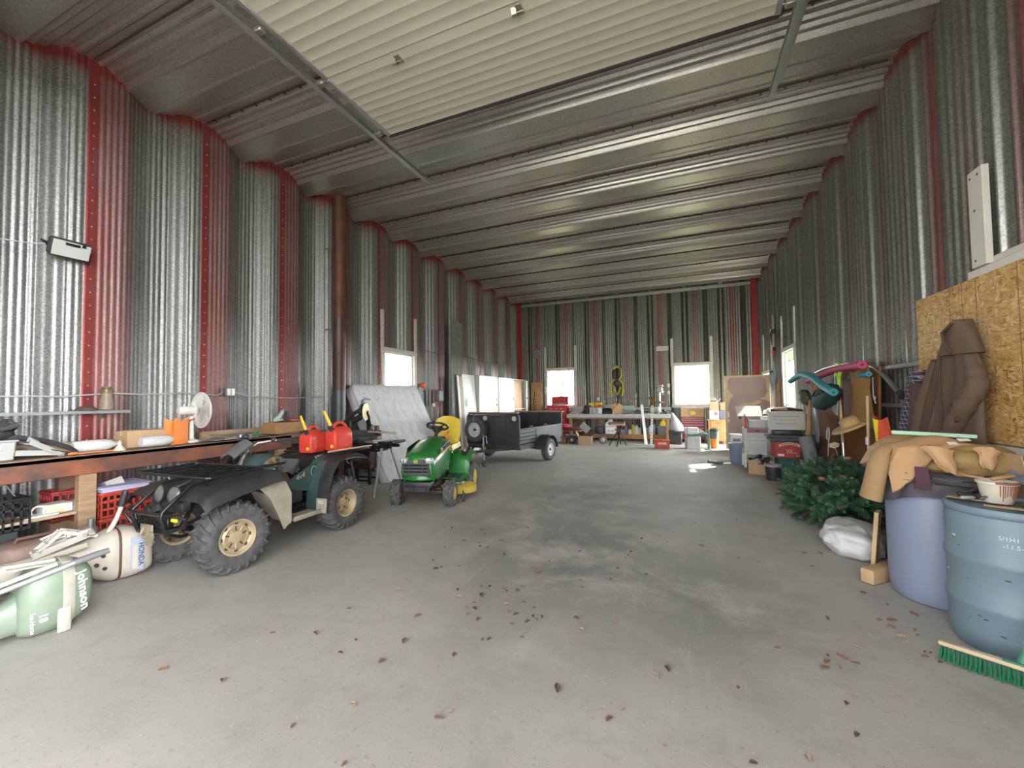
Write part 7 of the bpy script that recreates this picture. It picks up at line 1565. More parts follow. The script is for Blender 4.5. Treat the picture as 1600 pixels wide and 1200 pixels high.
def right_tools():
    BW = mat('panel_brown', (.20, .085, .028), .75, spec=.2, var=.35, vscale=1.6, col2=(.145, .058, .018), stretch=(1, 1, .4))
    t = thing('veneer_board', 'tall brown wood veneer panel leaning on the right wall behind the tree', 'panel', (2.36, 7.38, 0)); b = B(); b.box((0, 0, .98), (.03, 1.30, 1.96), rot=(0, radians(2), 0), bev=.006); b.fin('panel_sheet', BW, t)
    t = thing('veneer_board', 'second brown veneer panel standing behind the grey carpet roll', 'panel', (2.33, 8.72, 0)); b = B(); b.box((0, 0, .85), (.03, 1.28, 1.70), rot=(0, radians(2), 0), bev=.006); b.fin('panel_sheet', BW, t)
    b = B(); b.box((0, 0, .6), (.02, .16, 1.2), rot=(.06, 0, 0)); lone(b, 'gap_strip', 'dark strip standing for the shaded gap between the two brown panels', 'plank', mat('gap_shade', (.05, .028, .018), .6), (2.28, 8.06, 0))  # dark strip stands in for the shadow in the panel gap
    # arched grey rail
    al = mat('rail_grey', (.26, .26, .24), .4, .6); b = B(); P = [(2.40, 9.45, 2.02), (2.40, 9.0, 2.06), (2.40, 8.4, 2.08), (2.40, 7.7, 2.07), (2.40, 7.2, 2.03), (2.40, 6.85, 1.94), (2.40, 6.55, 1.78), (2.40, 6.25, 1.60)]
    b.tube(P, .032, 10, flat=.6); t = thing('arched_rail', 'long grey arched metal rail along the right wall above the brown panels', 'rail', (0, 0, 0)); b.fin('rail_bar', al, t); b = B(); b.tube([(2.40, 6.27, 1.615), (2.40, 6.19, 1.56)], .036, 10); b.fin('end_cap', BLK, t)
    for z, y0, y1, lab in ((1.93, 5.75, 6.75, 'grey rail on the right wall, upper of the two beside the strand board'), (1.46, 5.80, 6.85, 'grey rail on the right wall, lower of the two beside the strand board')): b = B(); b.bar((2.42, y0, z), (2.42, y1, z), .03, .05, .004); tag(b.fin('wall_rail', al), lab, 'rail')
    # pool noodles
    def noodle(lab, pts, r, m, hole=True):
        t = thing('foam_noodle', lab, 'pool noodle', pts[-1]); o = Vector(pts[-1]); P = [Vector(p)-o for p in pts]; Q = []
        for i in range(len(P)-1):
            p0, p1, p2, p3 = P[max(i-1, 0)], P[i], P[i+1], P[min(i+2, len(P)-1)]
            for k in range(6): s = k/6; Q.append(.5*((2*p1)+(p2-p0)*s+(2*p0-5*p1+4*p2-p3)*s*s+(3*p1-p0-3*p2+p3)*s**3))
        Q.append(P[-1]); b = B(); b.tube(Q, r, 16); b.fin('foam_tube', m, t); d = (Q[-1]-Q[-2]).normalized(); b = B(); b.cyl(Q[-1]-d*.005, Q[-1]+d*.0015, r*.3); b.fin('hollow_core', mat('hole_dark'), t)
    noodle('teal foam pool noodle bent over the tools, in front of the pink one', [(1.92, 9.15, 1.86), (1.92, 8.7, 1.93), (1.90, 8.2, 1.94), (1.90, 7.65, 1.86), (1.88, 7.1, 1.72), (1.86, 6.62, 1.63)], .050, mat('foam_teal', (.03, .26, .28), .7))
    noodle('pink foam pool noodle lying on top of the brown panel', [(2.18, 9.1, 1.86), (2.16, 8.3, 1.92), (2.14, 7.4, 1.97), (2.12, 6.45, 1.97)], .052, mat('foam_pink', (.46, .045, .135), .7))
    noodle('short light blue foam tube under the end of the pink noodle', [(2.22, 7.2, 1.84), (2.2, 6.8, 1.85), (2.18, 6.45, 1.85)], .034, mat('foam_blue', (.05, .22, .32), .7))
    # fork with lime handle
    t = thing('garden_fork', 'garden fork with lime green handle standing against the brown panel', 'garden fork', (2.10, 7.15, .62)); b = B(); b.tube([(.0, .02, .18), (.02, .14, .95), (.03, .18, 1.14)], .018, 10); b.fin('shaft', mat('shaft_ash', (.50, .36, .20), .6), t)
    LM = mat('handle_lime', (.36, .56, .04), .4); b = B(); b.tube([(.03, .18, 1.10), (.035, .20, 1.22)], .026, 10); b.tube([(.035, .20, 1.20), (.035, .13, 1.30), (.035, .15, 1.40), (.035, .23, 1.43), (.035, .30, 1.38), (.035, .29, 1.29), (.035, .20, 1.20)], .024, 10); b.fin('grip', LM, t)
    b = B(); b.cyl((0, .02, .30), (0, .0, .05), .02); b.fin('socket', STEEL, t)
    b = B(); 
    b.bar((0, -.11, .04), (0, .11, .04), .02, .02)
    for q in (-.10, -.035, .035, .10): b.tube([(0, q, .04), (-.015, q, -.12), (.0, q, -.28)], [.010, .009, .004], 6)
    b.fin('tines', GREYM, t)
    # fur hide, straw hat, orange vest, hook line
    FUR = mat('hide_fur', (.30, .165, .05), .95, var=.5, vscale=18, col2=(.22, .11, .03), bump=.9, bscale=70)
    b = B(); out = [(-.28, .66), (-.10, .72), (.16, .70), (.22, .40), (.30, .18), (.16, .05), (.0, -.02), (-.18, -.04), (-.42, .06), (-.36, .25), (-.25, .40)]
    def hd(u, v):
        y = lerp(-.42, .30, u); z = lerp(-.04, .70, v); cx = -.02+.06*sin(3*v); w = .25+.11*(1-v)+.03*sin(9*v); y = cx+(u-.5)*2*w; z += .03*sin(8*u)-.10*(2*u-1)**2*(.5-v)
        return (-.05-.05*sin(pi*u)+.012*nz(u*9, v*9), -y, z)
    b.grid(hd, 26, 26, .03); lone(b, 'fur_hide', 'tawny brown fur hide hanging on the brown panel beside the lime handled fork', 'hide', FUR, (2.26, 6.90, 1.22), ang=80)
    t = thing('straw_hat', 'straw sun hat hanging below the fur hide', 'hat', (2.10, 6.84, 1.19)); M4 = rotm(0, radians(-28), 0); ST = mat('straw', (.48, .33, .14), .8, var=.5, vscale=40, col2=(.36, .23, .09), bump=.4, bscale=90)
    b = B(M4); b.lathe([(.25, -.02), (.23, .003), (.12, .012), (.115, .02)], None, 40, cap=False); b.fin('brim', ST, t); b = B(M4); b.lathe([(.115, .02), (.11, .08), (.08, .105), (.0001, .11)], None, 30, cap=False); b.fin('hat_crown', ST, t)
    b = B(); b.tube([(0, 0, .3), (.0, .01, .9), (0, -.02, 1.42)], .017, 8); lone(b, 'tool_shaft', 'bare wooden tool handle standing at the edge of the brown panel', 'tool handle', mat('shaft_ash'), (2.14, 6.42, .16))
    b = B(); b.tube([(0, 0, 0), (0, .005, -.26)], .006, 6); b.tube([(0, .005, -.26), (0, -.02, -.30), (0, -.05, -.28), (0, -.04, -.25)], .006, 6); b.tube([(0, -.03, -.30), (0, -.05, -.34)], .006, 6); lone(b, 'hook_line', 'white cord with a hook hanging at the edge of the brown panel', 'cord', WHITE, (2.31, 6.72, 1.82))
    b = B(); b.tube([(0, .03, .14), (0, -.05, .12), (0, -.05, .0), (0, .0, -.08), (0, .09, -.06), (0, .06, .08), (0, -.03, .14)], .012, 6); b.tube([(0, 0, -.08), (0, .05, -.35)], .007, 6); lone(b, 'white_shackle', 'white metal loop hanging on the dark panel above the tree', 'loop', WHITE, (2.305, 8.55, .90))
    b = B(); b.tube([(0, .03, .09), (0, -.04, .07), (0, -.03, -.07), (0, .04, -.09), (0, .05, .05)], .010, 6); lone(b, 'small_carabiner', 'small white hook under the pink foam noodle', 'hook', WHITE, (2.10, 8.25, 1.72))
    t = thing('safety_vest', 'orange safety vest with yellow stripe hanging by the coats', 'vest', (2.14, 5.98, .80)); OV = mat('vest_orange', (.62, .085, .03), .6, var=.15)
    def vs(u, v): return (-.05*sin(pi*u)-.015*sin(9*u+4*v), lerp(.20, -.14, u)*(1.15-.35*v)+.05*v, .52*v+.02*sin(7*u))
    b = B(); b.grid(vs, 18, 18, .02); b.fin('vest_body', OV, t, ang=80)
    b = B(); b.grid(lambda u, v: tuple(Vector(vs(lerp(.42, .66, u), v))+Vector((-.006, 0, 0))), 6, 16, .004); b.fin('yellow_stripe', mat('stripe_yellow', (.72, .62, .02), .5), t)
    b = B(); b.box((0, 0, .04), (.02, .07, .10), bev=.008); lone(b, 'white_tag', 'small white plastic tag beside the orange vest', 'tag', WHITE, (2.118, 6.40, .98))
    # dark green bag and other sports gear under the teal noodle
    GB = mat('bag_green', (.014, .045, .034), .85, var=.3)
    b = B(); fold_blob(b, (0, 0, 0), (.10, .52, .16), 3, amp=.14, n=30, m=20); b.tube([(-.10, -.3, .02), (-.13, -.05, .10), (-.11, .2, .06)], .014, 6); lone(b, 'green_bag', 'dark green padded bag hanging below the teal noodle', 'bag', GB, (2.02, 7.55, 1.56), (radians(-10), 0, 0), ang=80)
    b = B(); fold_blob(b, (0, 0, 0), (.08, .24, .11), 7, amp=.2, n=24, m=16); lone(b, 'camouflage_bag', 'small brown and green bag left of the dark green padded bag', 'bag', mat('bag_camo', (.10, .085, .05), .7, var=.9, vscale=9, col2=(.045, .07, .035)), (2.02, 8.68, 1.56), (radians(15), 0, 0), ang=80)
    b = B()
    for k in range(9): b.tube([(.02*sin(k*2), -.1+.028*k, 0), (.03*sin(k*3), -.14+.04*k, .24+.03*sin(k*5))], .012, 6)
    lone(b, 'bamboo_sticks', 'bundle of pale brown sticks poking out above the camouflage bag', 'sticks', mat('stick_bundle', (.38, .24, .11), .6, var=.6), (2.06, 8.25, 1.56), (radians(20), 0, 0))
    b = B(); b.prism([(0, 0), (.10, .02), (.22, -.55), (.16, -.66), (.10, -.62)], .02, basis((0, .1, .55), (0, -1, 0), (0, 0, 1))); lone(b, 'grey_paddle', 'grey plastic paddle blade hanging below the dark green bag', 'paddle', mat('blade_slate', (.13, .15, .16), .5), (2.00, 7.95, .95))
    b = B(); b.tube([(0, .02, 0), (0, -.10, .42), (0, -.16, .60)], [.05, .03, .022], 10); b.tube([(.02, .12, .0), (.02, .02, .5)], .022, 8); lone(b, 'wooden_bats', 'worn wooden bats standing beside the black case', 'bats', mat('bat_wood', (.36, .22, .11), .6, var=.6), (2.02, 8.52, .92))
    b = B(); b.tube([(.0, .0, 0), (-.06, .22, .42), (-.10, .38, .78)], .10, 20); lone(b, 'carpet_roll', 'grey carpet roll leaning beside the black case', 'carpet roll', mat('carpet_grey', (.20, .20, .195), .95, var=.3, bump=.5, bscale=90), (2.02, 7.92, .10))
    b = B(); b.prism([(0, 0), (.30, .05), (.26, -.20), (.06, -.14)], .01, basis((0, .1, .12), (0, -1, 0), (0, 0, 1))); lone(b, 'white_cloth', 'grey white cloth hanging under the dark green padded bag', 'cloth', mat('cloth_pale', (.26, .26, .24), .8), (2.06, 7.35, 1.38))
    # things on the wall by the right-hand window
    t = thing('hanging_gear', 'dark hanging tackle with red reel on the right wall between door and window', 'tackle', (2.43, 13.35, 2.75)); b = B(); b.tube([(0, 0, 1.1), (.0, -.03, .6), (0, .0, .2)], .03, 8); b.fin('grey_strap', mat('strap_pale', (.33, .31, .27), .7), t)
    b = B(); b.sph((0, .3, .55), (.04, .09, .09)); b.sph((0, .1, .48), (.05, .14, .25)); b.sph((0, -.1, .62), (.04, .08, .07)); b.fin('pulley_block', mat('block_dark', (.05, .055, .055), .5), t)
    b = B(); b.sph((0, -.02, .02), (.05, .10, .09)); b.fin('red_reel', mat('reel_red', (.45, .05, .06), .4), t); b = B(); b.sph((0, -.05, .14), (.04, .07, .06)); b.fin('black_knob', BLK, t)
    cb = mat('rope_blue', (.30, .42, .46), .6); b = B()
    for k in range(4): b.tube([(-.02*k, .7-.1*k, -.45), (-.02, .62-.1*k, -.75), (-.02, .25, -.92-.05*k), (-.02, -.05-.06*k, -.6), (-.03, -.1, -.2)], .012, 6)
    b.fin('rope_loop', cb, t)
    b = B(); b.tube([(0, 0, 0), (-.01, .2, -.3), (0, .05, -.9), (.0, .1, -1.3)], .03, 8); lone(b, 'orange_rope', 'bundle of pale orange rope hanging beside the right-hand window', 'rope', mat('rope_orange', (.48, .22, .09), .8), (2.49, 13.0, 2.05))
    b = B(); b.tube([(0, 0, 0), (.0, -.3, .5), (.0, -.45, 1.1), (0, -.8, 1.75)], .007, 6); b.sph((0, -.83, 1.62), .035); lone(b, 'wall_wire', 'thin green cord running up the right wall above the hanging tackle', 'cord', mat('cord_green', (.16, .24, .22), .6), (2.46, 12.9, 3.7))
right_tools()
def right_boxes():
    # open plywood door leaf
    DV = mat('door_veneer', (.42, .29, .24), .55, var=.95, vscale=1.5, col2=(.32, .21, .19)); 
    nt = DV.node_tree; t = bpy.data.objects.new('door_3', None); COL.objects.link(t); struct(t); t.location = (1.80, 13.84, 0)
    b = B(); b.box((0, 0, 1.11), (1.16, .04, 2.18), bev=.003); lf = b.fin('door_leaf', DV, t)
    bare = mat('bare_wood', (.62, .45, .25), .65, var=.5, vscale=3, col2=(.56, .36, .21)); b = B()
    def patch(pts): b.prism(pts, .0022, basis((0, -.0205, 1.11), (1, 0, 0), (0, 0, 1)))
    patch([(-.578, -1.085), (-.53, -1.08), (-.525, -.3), (-.50, .2), (-.42, .42), (-.36, .50), (-.42, .58), (-.50, .68), (-.49, .95), (-.44, 1.03), (.40, 1.05), (.48, 1.0), (.52, .6), (.44, .45), (.30, .40), (.46, .36), (.578, .30), (.578, 1.088), (-.578, 1.088)])
    patch([(-.22, .22), (-.05, .27), (.10, .28), (.32, .36), (.36, .30), (.20, .20), (.02, .16), (-.12, .14)])
    b.fin('bare_patch', bare, lf)
    b = B(); b.box((-.50, -.027, 1.04), (.05, .012, .16), bev=.004); b.box((-.50, -.027, .84), (.05, .012, .10), bev=.004); b.fin('lock_plate', WHITE, lf)
    b = B(); b.lathe([(.012, 0), (.012, .03), (.03, .045), (.03, .06), (.0001, .068)], Matrix.Translation((-.50, -.03, .84)) @ rotm(pi/2, 0, 0), 16); b.fin('door_knob', mat('brass', (.5, .36, .12), .3, .9), lf)
    b = B(); b.box((-.20, -.022, .95), (.06, .006, .08)); b.fin('dark_spot', mat('spot', (.10, .07, .06), .7), lf)
    # blue tub
    t = thing('plastic_bin', 'grey blue plastic bin on the floor in front of the open door', 'bin', (1.20, 11.05, 0)); b = B(); b.lathe([(.0001, 0), (.135, 0), (.14, .01), (.165, .44), (.18, .445), (.18, .48), (.16, .48), (.155, .44), (.13, .02), (.0001, .02)], None, 36); 
    for k in range(18): a = 2*pi*k/18; b.bar((.143*cos(a), .143*sin(a), .03), (.164*cos(a), .164*sin(a), .40), .012, .008)
    b.fin('bin_body', mat('bin_bluegrey', (.17, .205, .28), .5), t)
    # stack of white boxes
    WC = mat('carton_white', (.60, .60, .57), .7, var=.2, vscale=10); gp = 'white cartons stacked by the right wall'
    t = thing('side_table', 'low white side table under the stack of white cartons', 'table', (1.50, 10.75, 0)); b = B(); b.box((0, 0, .31), (.46, .42, .04), bev=.004); b.fin('tabletop', WHITE, t)
    for sx in (-1, 1):
        for sy in (-1, 1): b = B(); b.box((sx*.20, sy*.18, .145), (.05, .05, .29), bev=.004); b.fin('leg', WHITE, t)
    t = carton('carton', 'white printed carton at the bottom of the stack, on the low white table', 'box', (1.50, 10.72, .332), (.44, .38, .27), .05, WC, gp, tape=False); gm = mat('print_grey', (.40, .40, .40), .6)
    b = B()
    for k in range(5): b.box((.03, -.1925, .06+.035*k), (.30, .002, .005))
    for k in range(8): b.box((-.12+.043*k, -.1925, .13), (.004, .002, .15))
    b.fin('printed_grid', gm, t); b = B(); b.cyl((-.222, .02, .15), (-.2215, .02, .15), .07, seg=20); b.fin('brown_mark', mat('mark_brown', (.22, .08, .06), .6), t)
    t = carton('carton', 'white carton with a purple band, second up in the stack by the right wall', 'box', (1.52, 10.70, .605), (.46, .36, .27), .03, WC, gp, tape=False); b = B(); b.box((.02, -.1815, .215), (.40, .003, .09)); b.fin('purple_band', mat('band_purple', (.33, .14, .20), .6), t); b = B(); b.box((.02, -.184, .215), (.07, .004, .025), bev=.001); b.fin('handle_slot', BLK, t)
    b = B(); b.box((.02, -.1815, .11), (.36, .002, .012)); b.box((.02, -.1815, .07), (.36, .002, .006)); b.fin('printed_line', mat('line_green', (.35, .42, .36), .6), t)
    t = carton('carton', 'open white carton with brown flaps on top of the stack by the right wall', 'box', (1.56, 10.72, .88), (.34, .30, .17), .0, WC, gp, flaps=.9)
    b = B(); b.box((0, 0, .12), (.05, .26, .24), bev=.003); lone(b, 'red_folder', 'red folder standing beside the open white carton', 'folder', mat('folder_red', (.50, .07, .035), .5), (1.33, 10.70, .878))
    b = B(); b.box((0, 0, .0), (.50, .02, .34), rot=(-.85, 0, 0), bev=.003); lone(b, 'white_sign', 'white panel standing tilted above the open white carton', 'panel', WHITE, (1.45, 10.98, 1.24))
    b = B(); b.box((0, 0, .55), (.46, .34, 1.10), bev=.006); lone(b, 'white_cabinet', 'plain white cabinet standing behind the white cartons', 'cabinet', WHITE, (2.0, 11.42, 0))
    b = B(); b.grid(lambda u, v: (lerp(-.22, .22, u), lerp(-.16, .16, v), .06+.10*abs(nz(u*4, v*4, 4))+.14*sin(pi*u)*sin(pi*v)), 14, 10, .006); lone(b, 'sun_catch_paper', 'crumpled white paper heap added on the plain white cabinet to catch the sun', 'paper', WHITE, (1.97, 11.40, 1.09))  # heap raised so that it catches the sun and brightens this corner
    carton('carton', 'tall tan carton standing before the plain white cabinet, behind the framed certificate', 'box', (2.14, 11.12, .0), (.30, .24, 1.32), .2, mat('carton_tan', (.55, .40, .28), .7), None, tape=False)
    t = carton('printed_box', 'small white box with dark pictures on the floor behind the grey blue bin', 'box', (1.22, 11.55, 0), (.26, .26, .66), .1, WC, None, tape=False); b = B(); b.box((0, -.1315, .52), (.17, .003, .08), bev=.001); b.box((0, -.1315, .38), (.17, .003, .05), bev=.001); b.fin('picture', mat('picture_dark', (.16, .15, .14), .6), t)
    # box of shoes
    t = carton('cardboard_box', 'open cardboard box full of black shoes on the floor before the white cartons', 'box', (1.46, 9.82, 0), (.40, .34, .29), -.12, CARD, None, flaps=.0001); b = B(); b.box((0.02, -.1735, .22), (.10, .004, .025), bev=.001); b.fin('hand_hole', mat('hole_dark'), t)
    t0 = None
    for k in range(9):
        x, y, a = -.12+.12*(k % 3)+R.uniform(-.02, .02), -.09+.09*(k//3), R.uniform(0, 3)
        b = B(); b.loft([[(px_*w, py_, pz_) for px_, py_, pz_ in [(-1, y_, 0), (1, y_, 0), (.85, y_, h), (-.85, y_, h)]] for y_, w, h in ((-.12, .035, .075), (-.06, .034, .07), (.0, .036, .05), (.07, .04, .04), (.11, .03, .025))]); o = b.fin('shoe', BLK if k % 4 else mat('shoe_grey', (.25, .25, .26), .5), None, loc=(1.46+x, 9.82+y, .235+.025*(k % 2)+.012*(k//3))); o.rotation_euler = (R.uniform(-.3, .3), R.uniform(-.4, .4), a); tag(o, 'black shoe in the heap in the open cardboard box' if k % 4 else 'grey and black shoe in the heap in the open cardboard box', 'shoe', 'black shoes in the box' if k % 4 else 'grey shoes in the box')
    t = thing('waste_bin', 'black round waste bin with grey rim on the floor next to the shoe box', 'waste bin', (1.58, 9.12, 0)); b = B(); b.lathe([(.0001, 0), (.115, 0), (.135, .27), (.128, .27), (.11, .01), (.0001, .01)], None, 30); b.fin('bin_body', BLK, t); b = B(); b.lathe([(.132, .262), (.142, .262), (.142, .30), (.132, .30)], None, 30, cap=False); b.fin('rim_band', mat('rim_grey', (.30, .30, .31), .4), t)
    # tote, red beer carton, black tub, certificate
    GT = mat('tote_green', (.02, .085, .075), .5); t = thing('green_tote', 'dark green plastic tote on the floor under the red carton', 'tote', (1.93, 9.42, 0)); b = B(); b.box((0, 0, .19), (.42, .40, .38), bev=.015, taper=(1.12, 1.1)); b.fin('tub', GT, t); b = B(); b.box((0, 0, .395), (.50, .47, .035), bev=.008); b.fin('lid', GT, t)
    t = carton('red_carton', 'red printed carton sitting on the dark green tote', 'carton', (1.86, 9.38, .415), (.46, .34, .30), .06, mat('carton_red', (.36, .055, .045), .6, var=.1), None, tape=False); wl_ = mat('print_pale', (.62, .50, .38), .6)
    text('VX', .085, wl_, t, basis((.0, -.1745, .13), (1, 0, 0), (0, 0, 1)), .003)
    b = B(); b.grid(lambda u, v: (lerp(-.17, .17, u), -.1735, .205+.045*sin(pi*u)+.045*v), 16, 2, .002); b.fin('script_banner', wl_, t); b = B(); b.grid(lambda u, v: (lerp(-.13, .13, u), -.1765, .219+.043*sin(pi*(u*.76+.12))+.016*v*(1+.5*sin(40*u))), 40, 2, .001); b.fin('banner_script', mat('carton_red'), t)
    b = B(); b.box((-.14, -.1735, .055), (.10, .003, .04)); b.fin('barcode_label', WHITE, t); b = B(); b.box((.12, -.1735, .045), (.02, .003, .025)); b.box((.16, -.1735, .045), (.022, .003, .025)); b.box((.04, -.1735, .095), (.17, .003, .008)); b.fin('small_print', wl_, t)
    t = thing('storage_tub', 'black storage tub with grey rim stacked on the red carton', 'tub', (1.83, 9.36, .72)); b = B(); b.box((0, 0, .04), (.54, .38, .08), bev=.02, taper=(1.05, 1.05)); b.box((0, 0, .10), (.62, .44, .05), bev=.015); b.fin('tub_body', mat('tub_grey_dark', (.075, .08, .09), .5), t); b = B(); b.box((.03, 0, .17), (.46, .36, .10), bev=.035, seg=2); b.fin('lid', BLK, t)
    t = thing('framed_certificate', 'pale framed certificate standing on the black storage tub', 'certificate', (1.83, 9.18, .945), -.03); b = B()
    for p, d in (((0, 0, .335), (.60, .025, .035)), ((0, 0, .018), (.60, .025, .035)), ((-.285, 0, .175), (.03, .025, .35)), ((.285, 0, .175), (.03, .025, .35))): b.box(p, d, bev=.004)
    b.fin('frame', mat('frame_silver', (.48, .46, .40), .4, .3), t); b = B(); b.box((0, .004, .175), (.55, .012, .30)); pp = b.fin('paper', mat('paper_grey', (.44, .45, .41), .6), t)
    b = B(); b.box((0, -.003, .255), (.42, .002, .012)); b.box((-.17, -.003, .19), (.06, .002, .01)); b.box((-.0, -.003, .10), (.30, .002, .006)); b.box((0, -.003, .12), (.36, .002, .006)); b.fin('text_line', mat('ink_grey', (.22, .22, .21), .6), pp); b = B(); b.box((.02, -.003, .185), (.25, .002, .022)); b.fin('name_line', mat('ink_ochre', (.46, .36, .16), .6), pp); b = B(); b.cyl((.19, -.002, .08), (.19, -.005, .08), .04, seg=18); b.fin('gold_seal', mat('seal_gold', (.50, .42, .20), .45), pp)
    for k, (dx, a) in enumerate(((-.08, .35), (.20, .45))): b = B(); b.box((0, 0, 0), (.26, .20, .012), rot=(.5, a*.3, 0), bev=.003); lone(b, 'dark_board', ('dark board leaning behind the framed certificate, above its middle', 'dark board leaning behind the framed certificate, above its right end')[k], 'board', mat('board_darkbrown', (.07, .05, .04), .6), (1.83+dx, 9.38, 1.27+.02*k))
    b = B(); b.box((0, 0, .1), (.36, .16, .36), bev=.01); lone(b, 'brown_box', 'brown box hidden behind the framed certificate on the black tub', 'box', mat('carton_dark'), (1.86, 9.42, 1.03))
    t = thing('black_case', 'black hard case standing tilted beside the red carton', 'case', (2.14, 8.92, .42), .1); b = B(); b.box((0, 0, .22), (.14, .40, .50), rot=(0, radians(14), 0), bev=.03, seg=2); b.fin('case_shell', mat('case_black', (.035, .036, .038), .5), t); b = B(); b.box((-.075, 0, .22), (.012, .36, .42), rot=(0, radians(14), 0), bev=.004); b.fin('side_ridge', BLK, t)
    b = B(); b.box((0, 0, .21), (.3, .4, .42), bev=.01); lone(b, 'cardboard_carton', 'cardboard carton on the floor under the tilted black case', 'carton', CARD, (2.16, 8.95, 0))
    b = B(); 
    for k in range(70): a = k*.9; rr_ = .12+.025*sin(k*2.3); b.tube([(rr_*cos(a), rr_*sin(a), .03+.03*sin(k*1.7)), ((rr_+.02)*cos(a+.5), (rr_+.02)*sin(a+.5), .04+.03*cos(k*2.9))], .006, 5)
    lone(b, 'twig_wreath', 'brown twig wreath lying on the carton by the artificial tree', 'wreath', mat('twig_brown', (.11, .07, .045), .8), (1.98, 8.1, .45), (.6, 0, 0))
    b = B(); b.box((0, 0, .22), (.32, .32, .44), bev=.01); lone(b, 'grey_carton', 'grey carton on the floor under the twig wreath', 'carton', mat('carton_grey', (.26, .26, .25), .7), (1.98, 8.1, 0))
    b = B(); b.prism([(-.14, 0), (.12, 0), (.12, .36), (-.02, .36)], .01, basis((0, 0, 0), (1, 0, 0), (0, .25, 1))); lone(b, 'pale_sheet', 'pale grey sheet of card leaning beside the dark green tote', 'card', mat('card_pale', (.42, .42, .40), .7), (1.78, 8.05, 0))
    b = B(); fold_blob(b, (0, 0, 0), (.07, .07, .055), 3, n=16, m=10, amp=.15); lone(b, 'white_pompom', 'white fluffy ball on the artificial tree beside the wreath', 'ball', WHITE, (1.72, 7.08, .60))
    b = B()
    for k in range(6): a = k*pi/3; b.sph((.04*cos(a), .04*sin(a), .02), (.03, .03, .014), 8, 6)
    b.sph((0, 0, .03), .018, 8, 6); b.tube([(0, 0, 0), (0, .02, -.2)], .006, 5); lone(b, 'cream_flower', 'cream cloth flower sticking up behind the artificial tree', 'flower', mat('petal_cream', (.58, .48, .28), .7), (2.08, 7.45, .84), (.5, -.4, 0))
right_boxes()
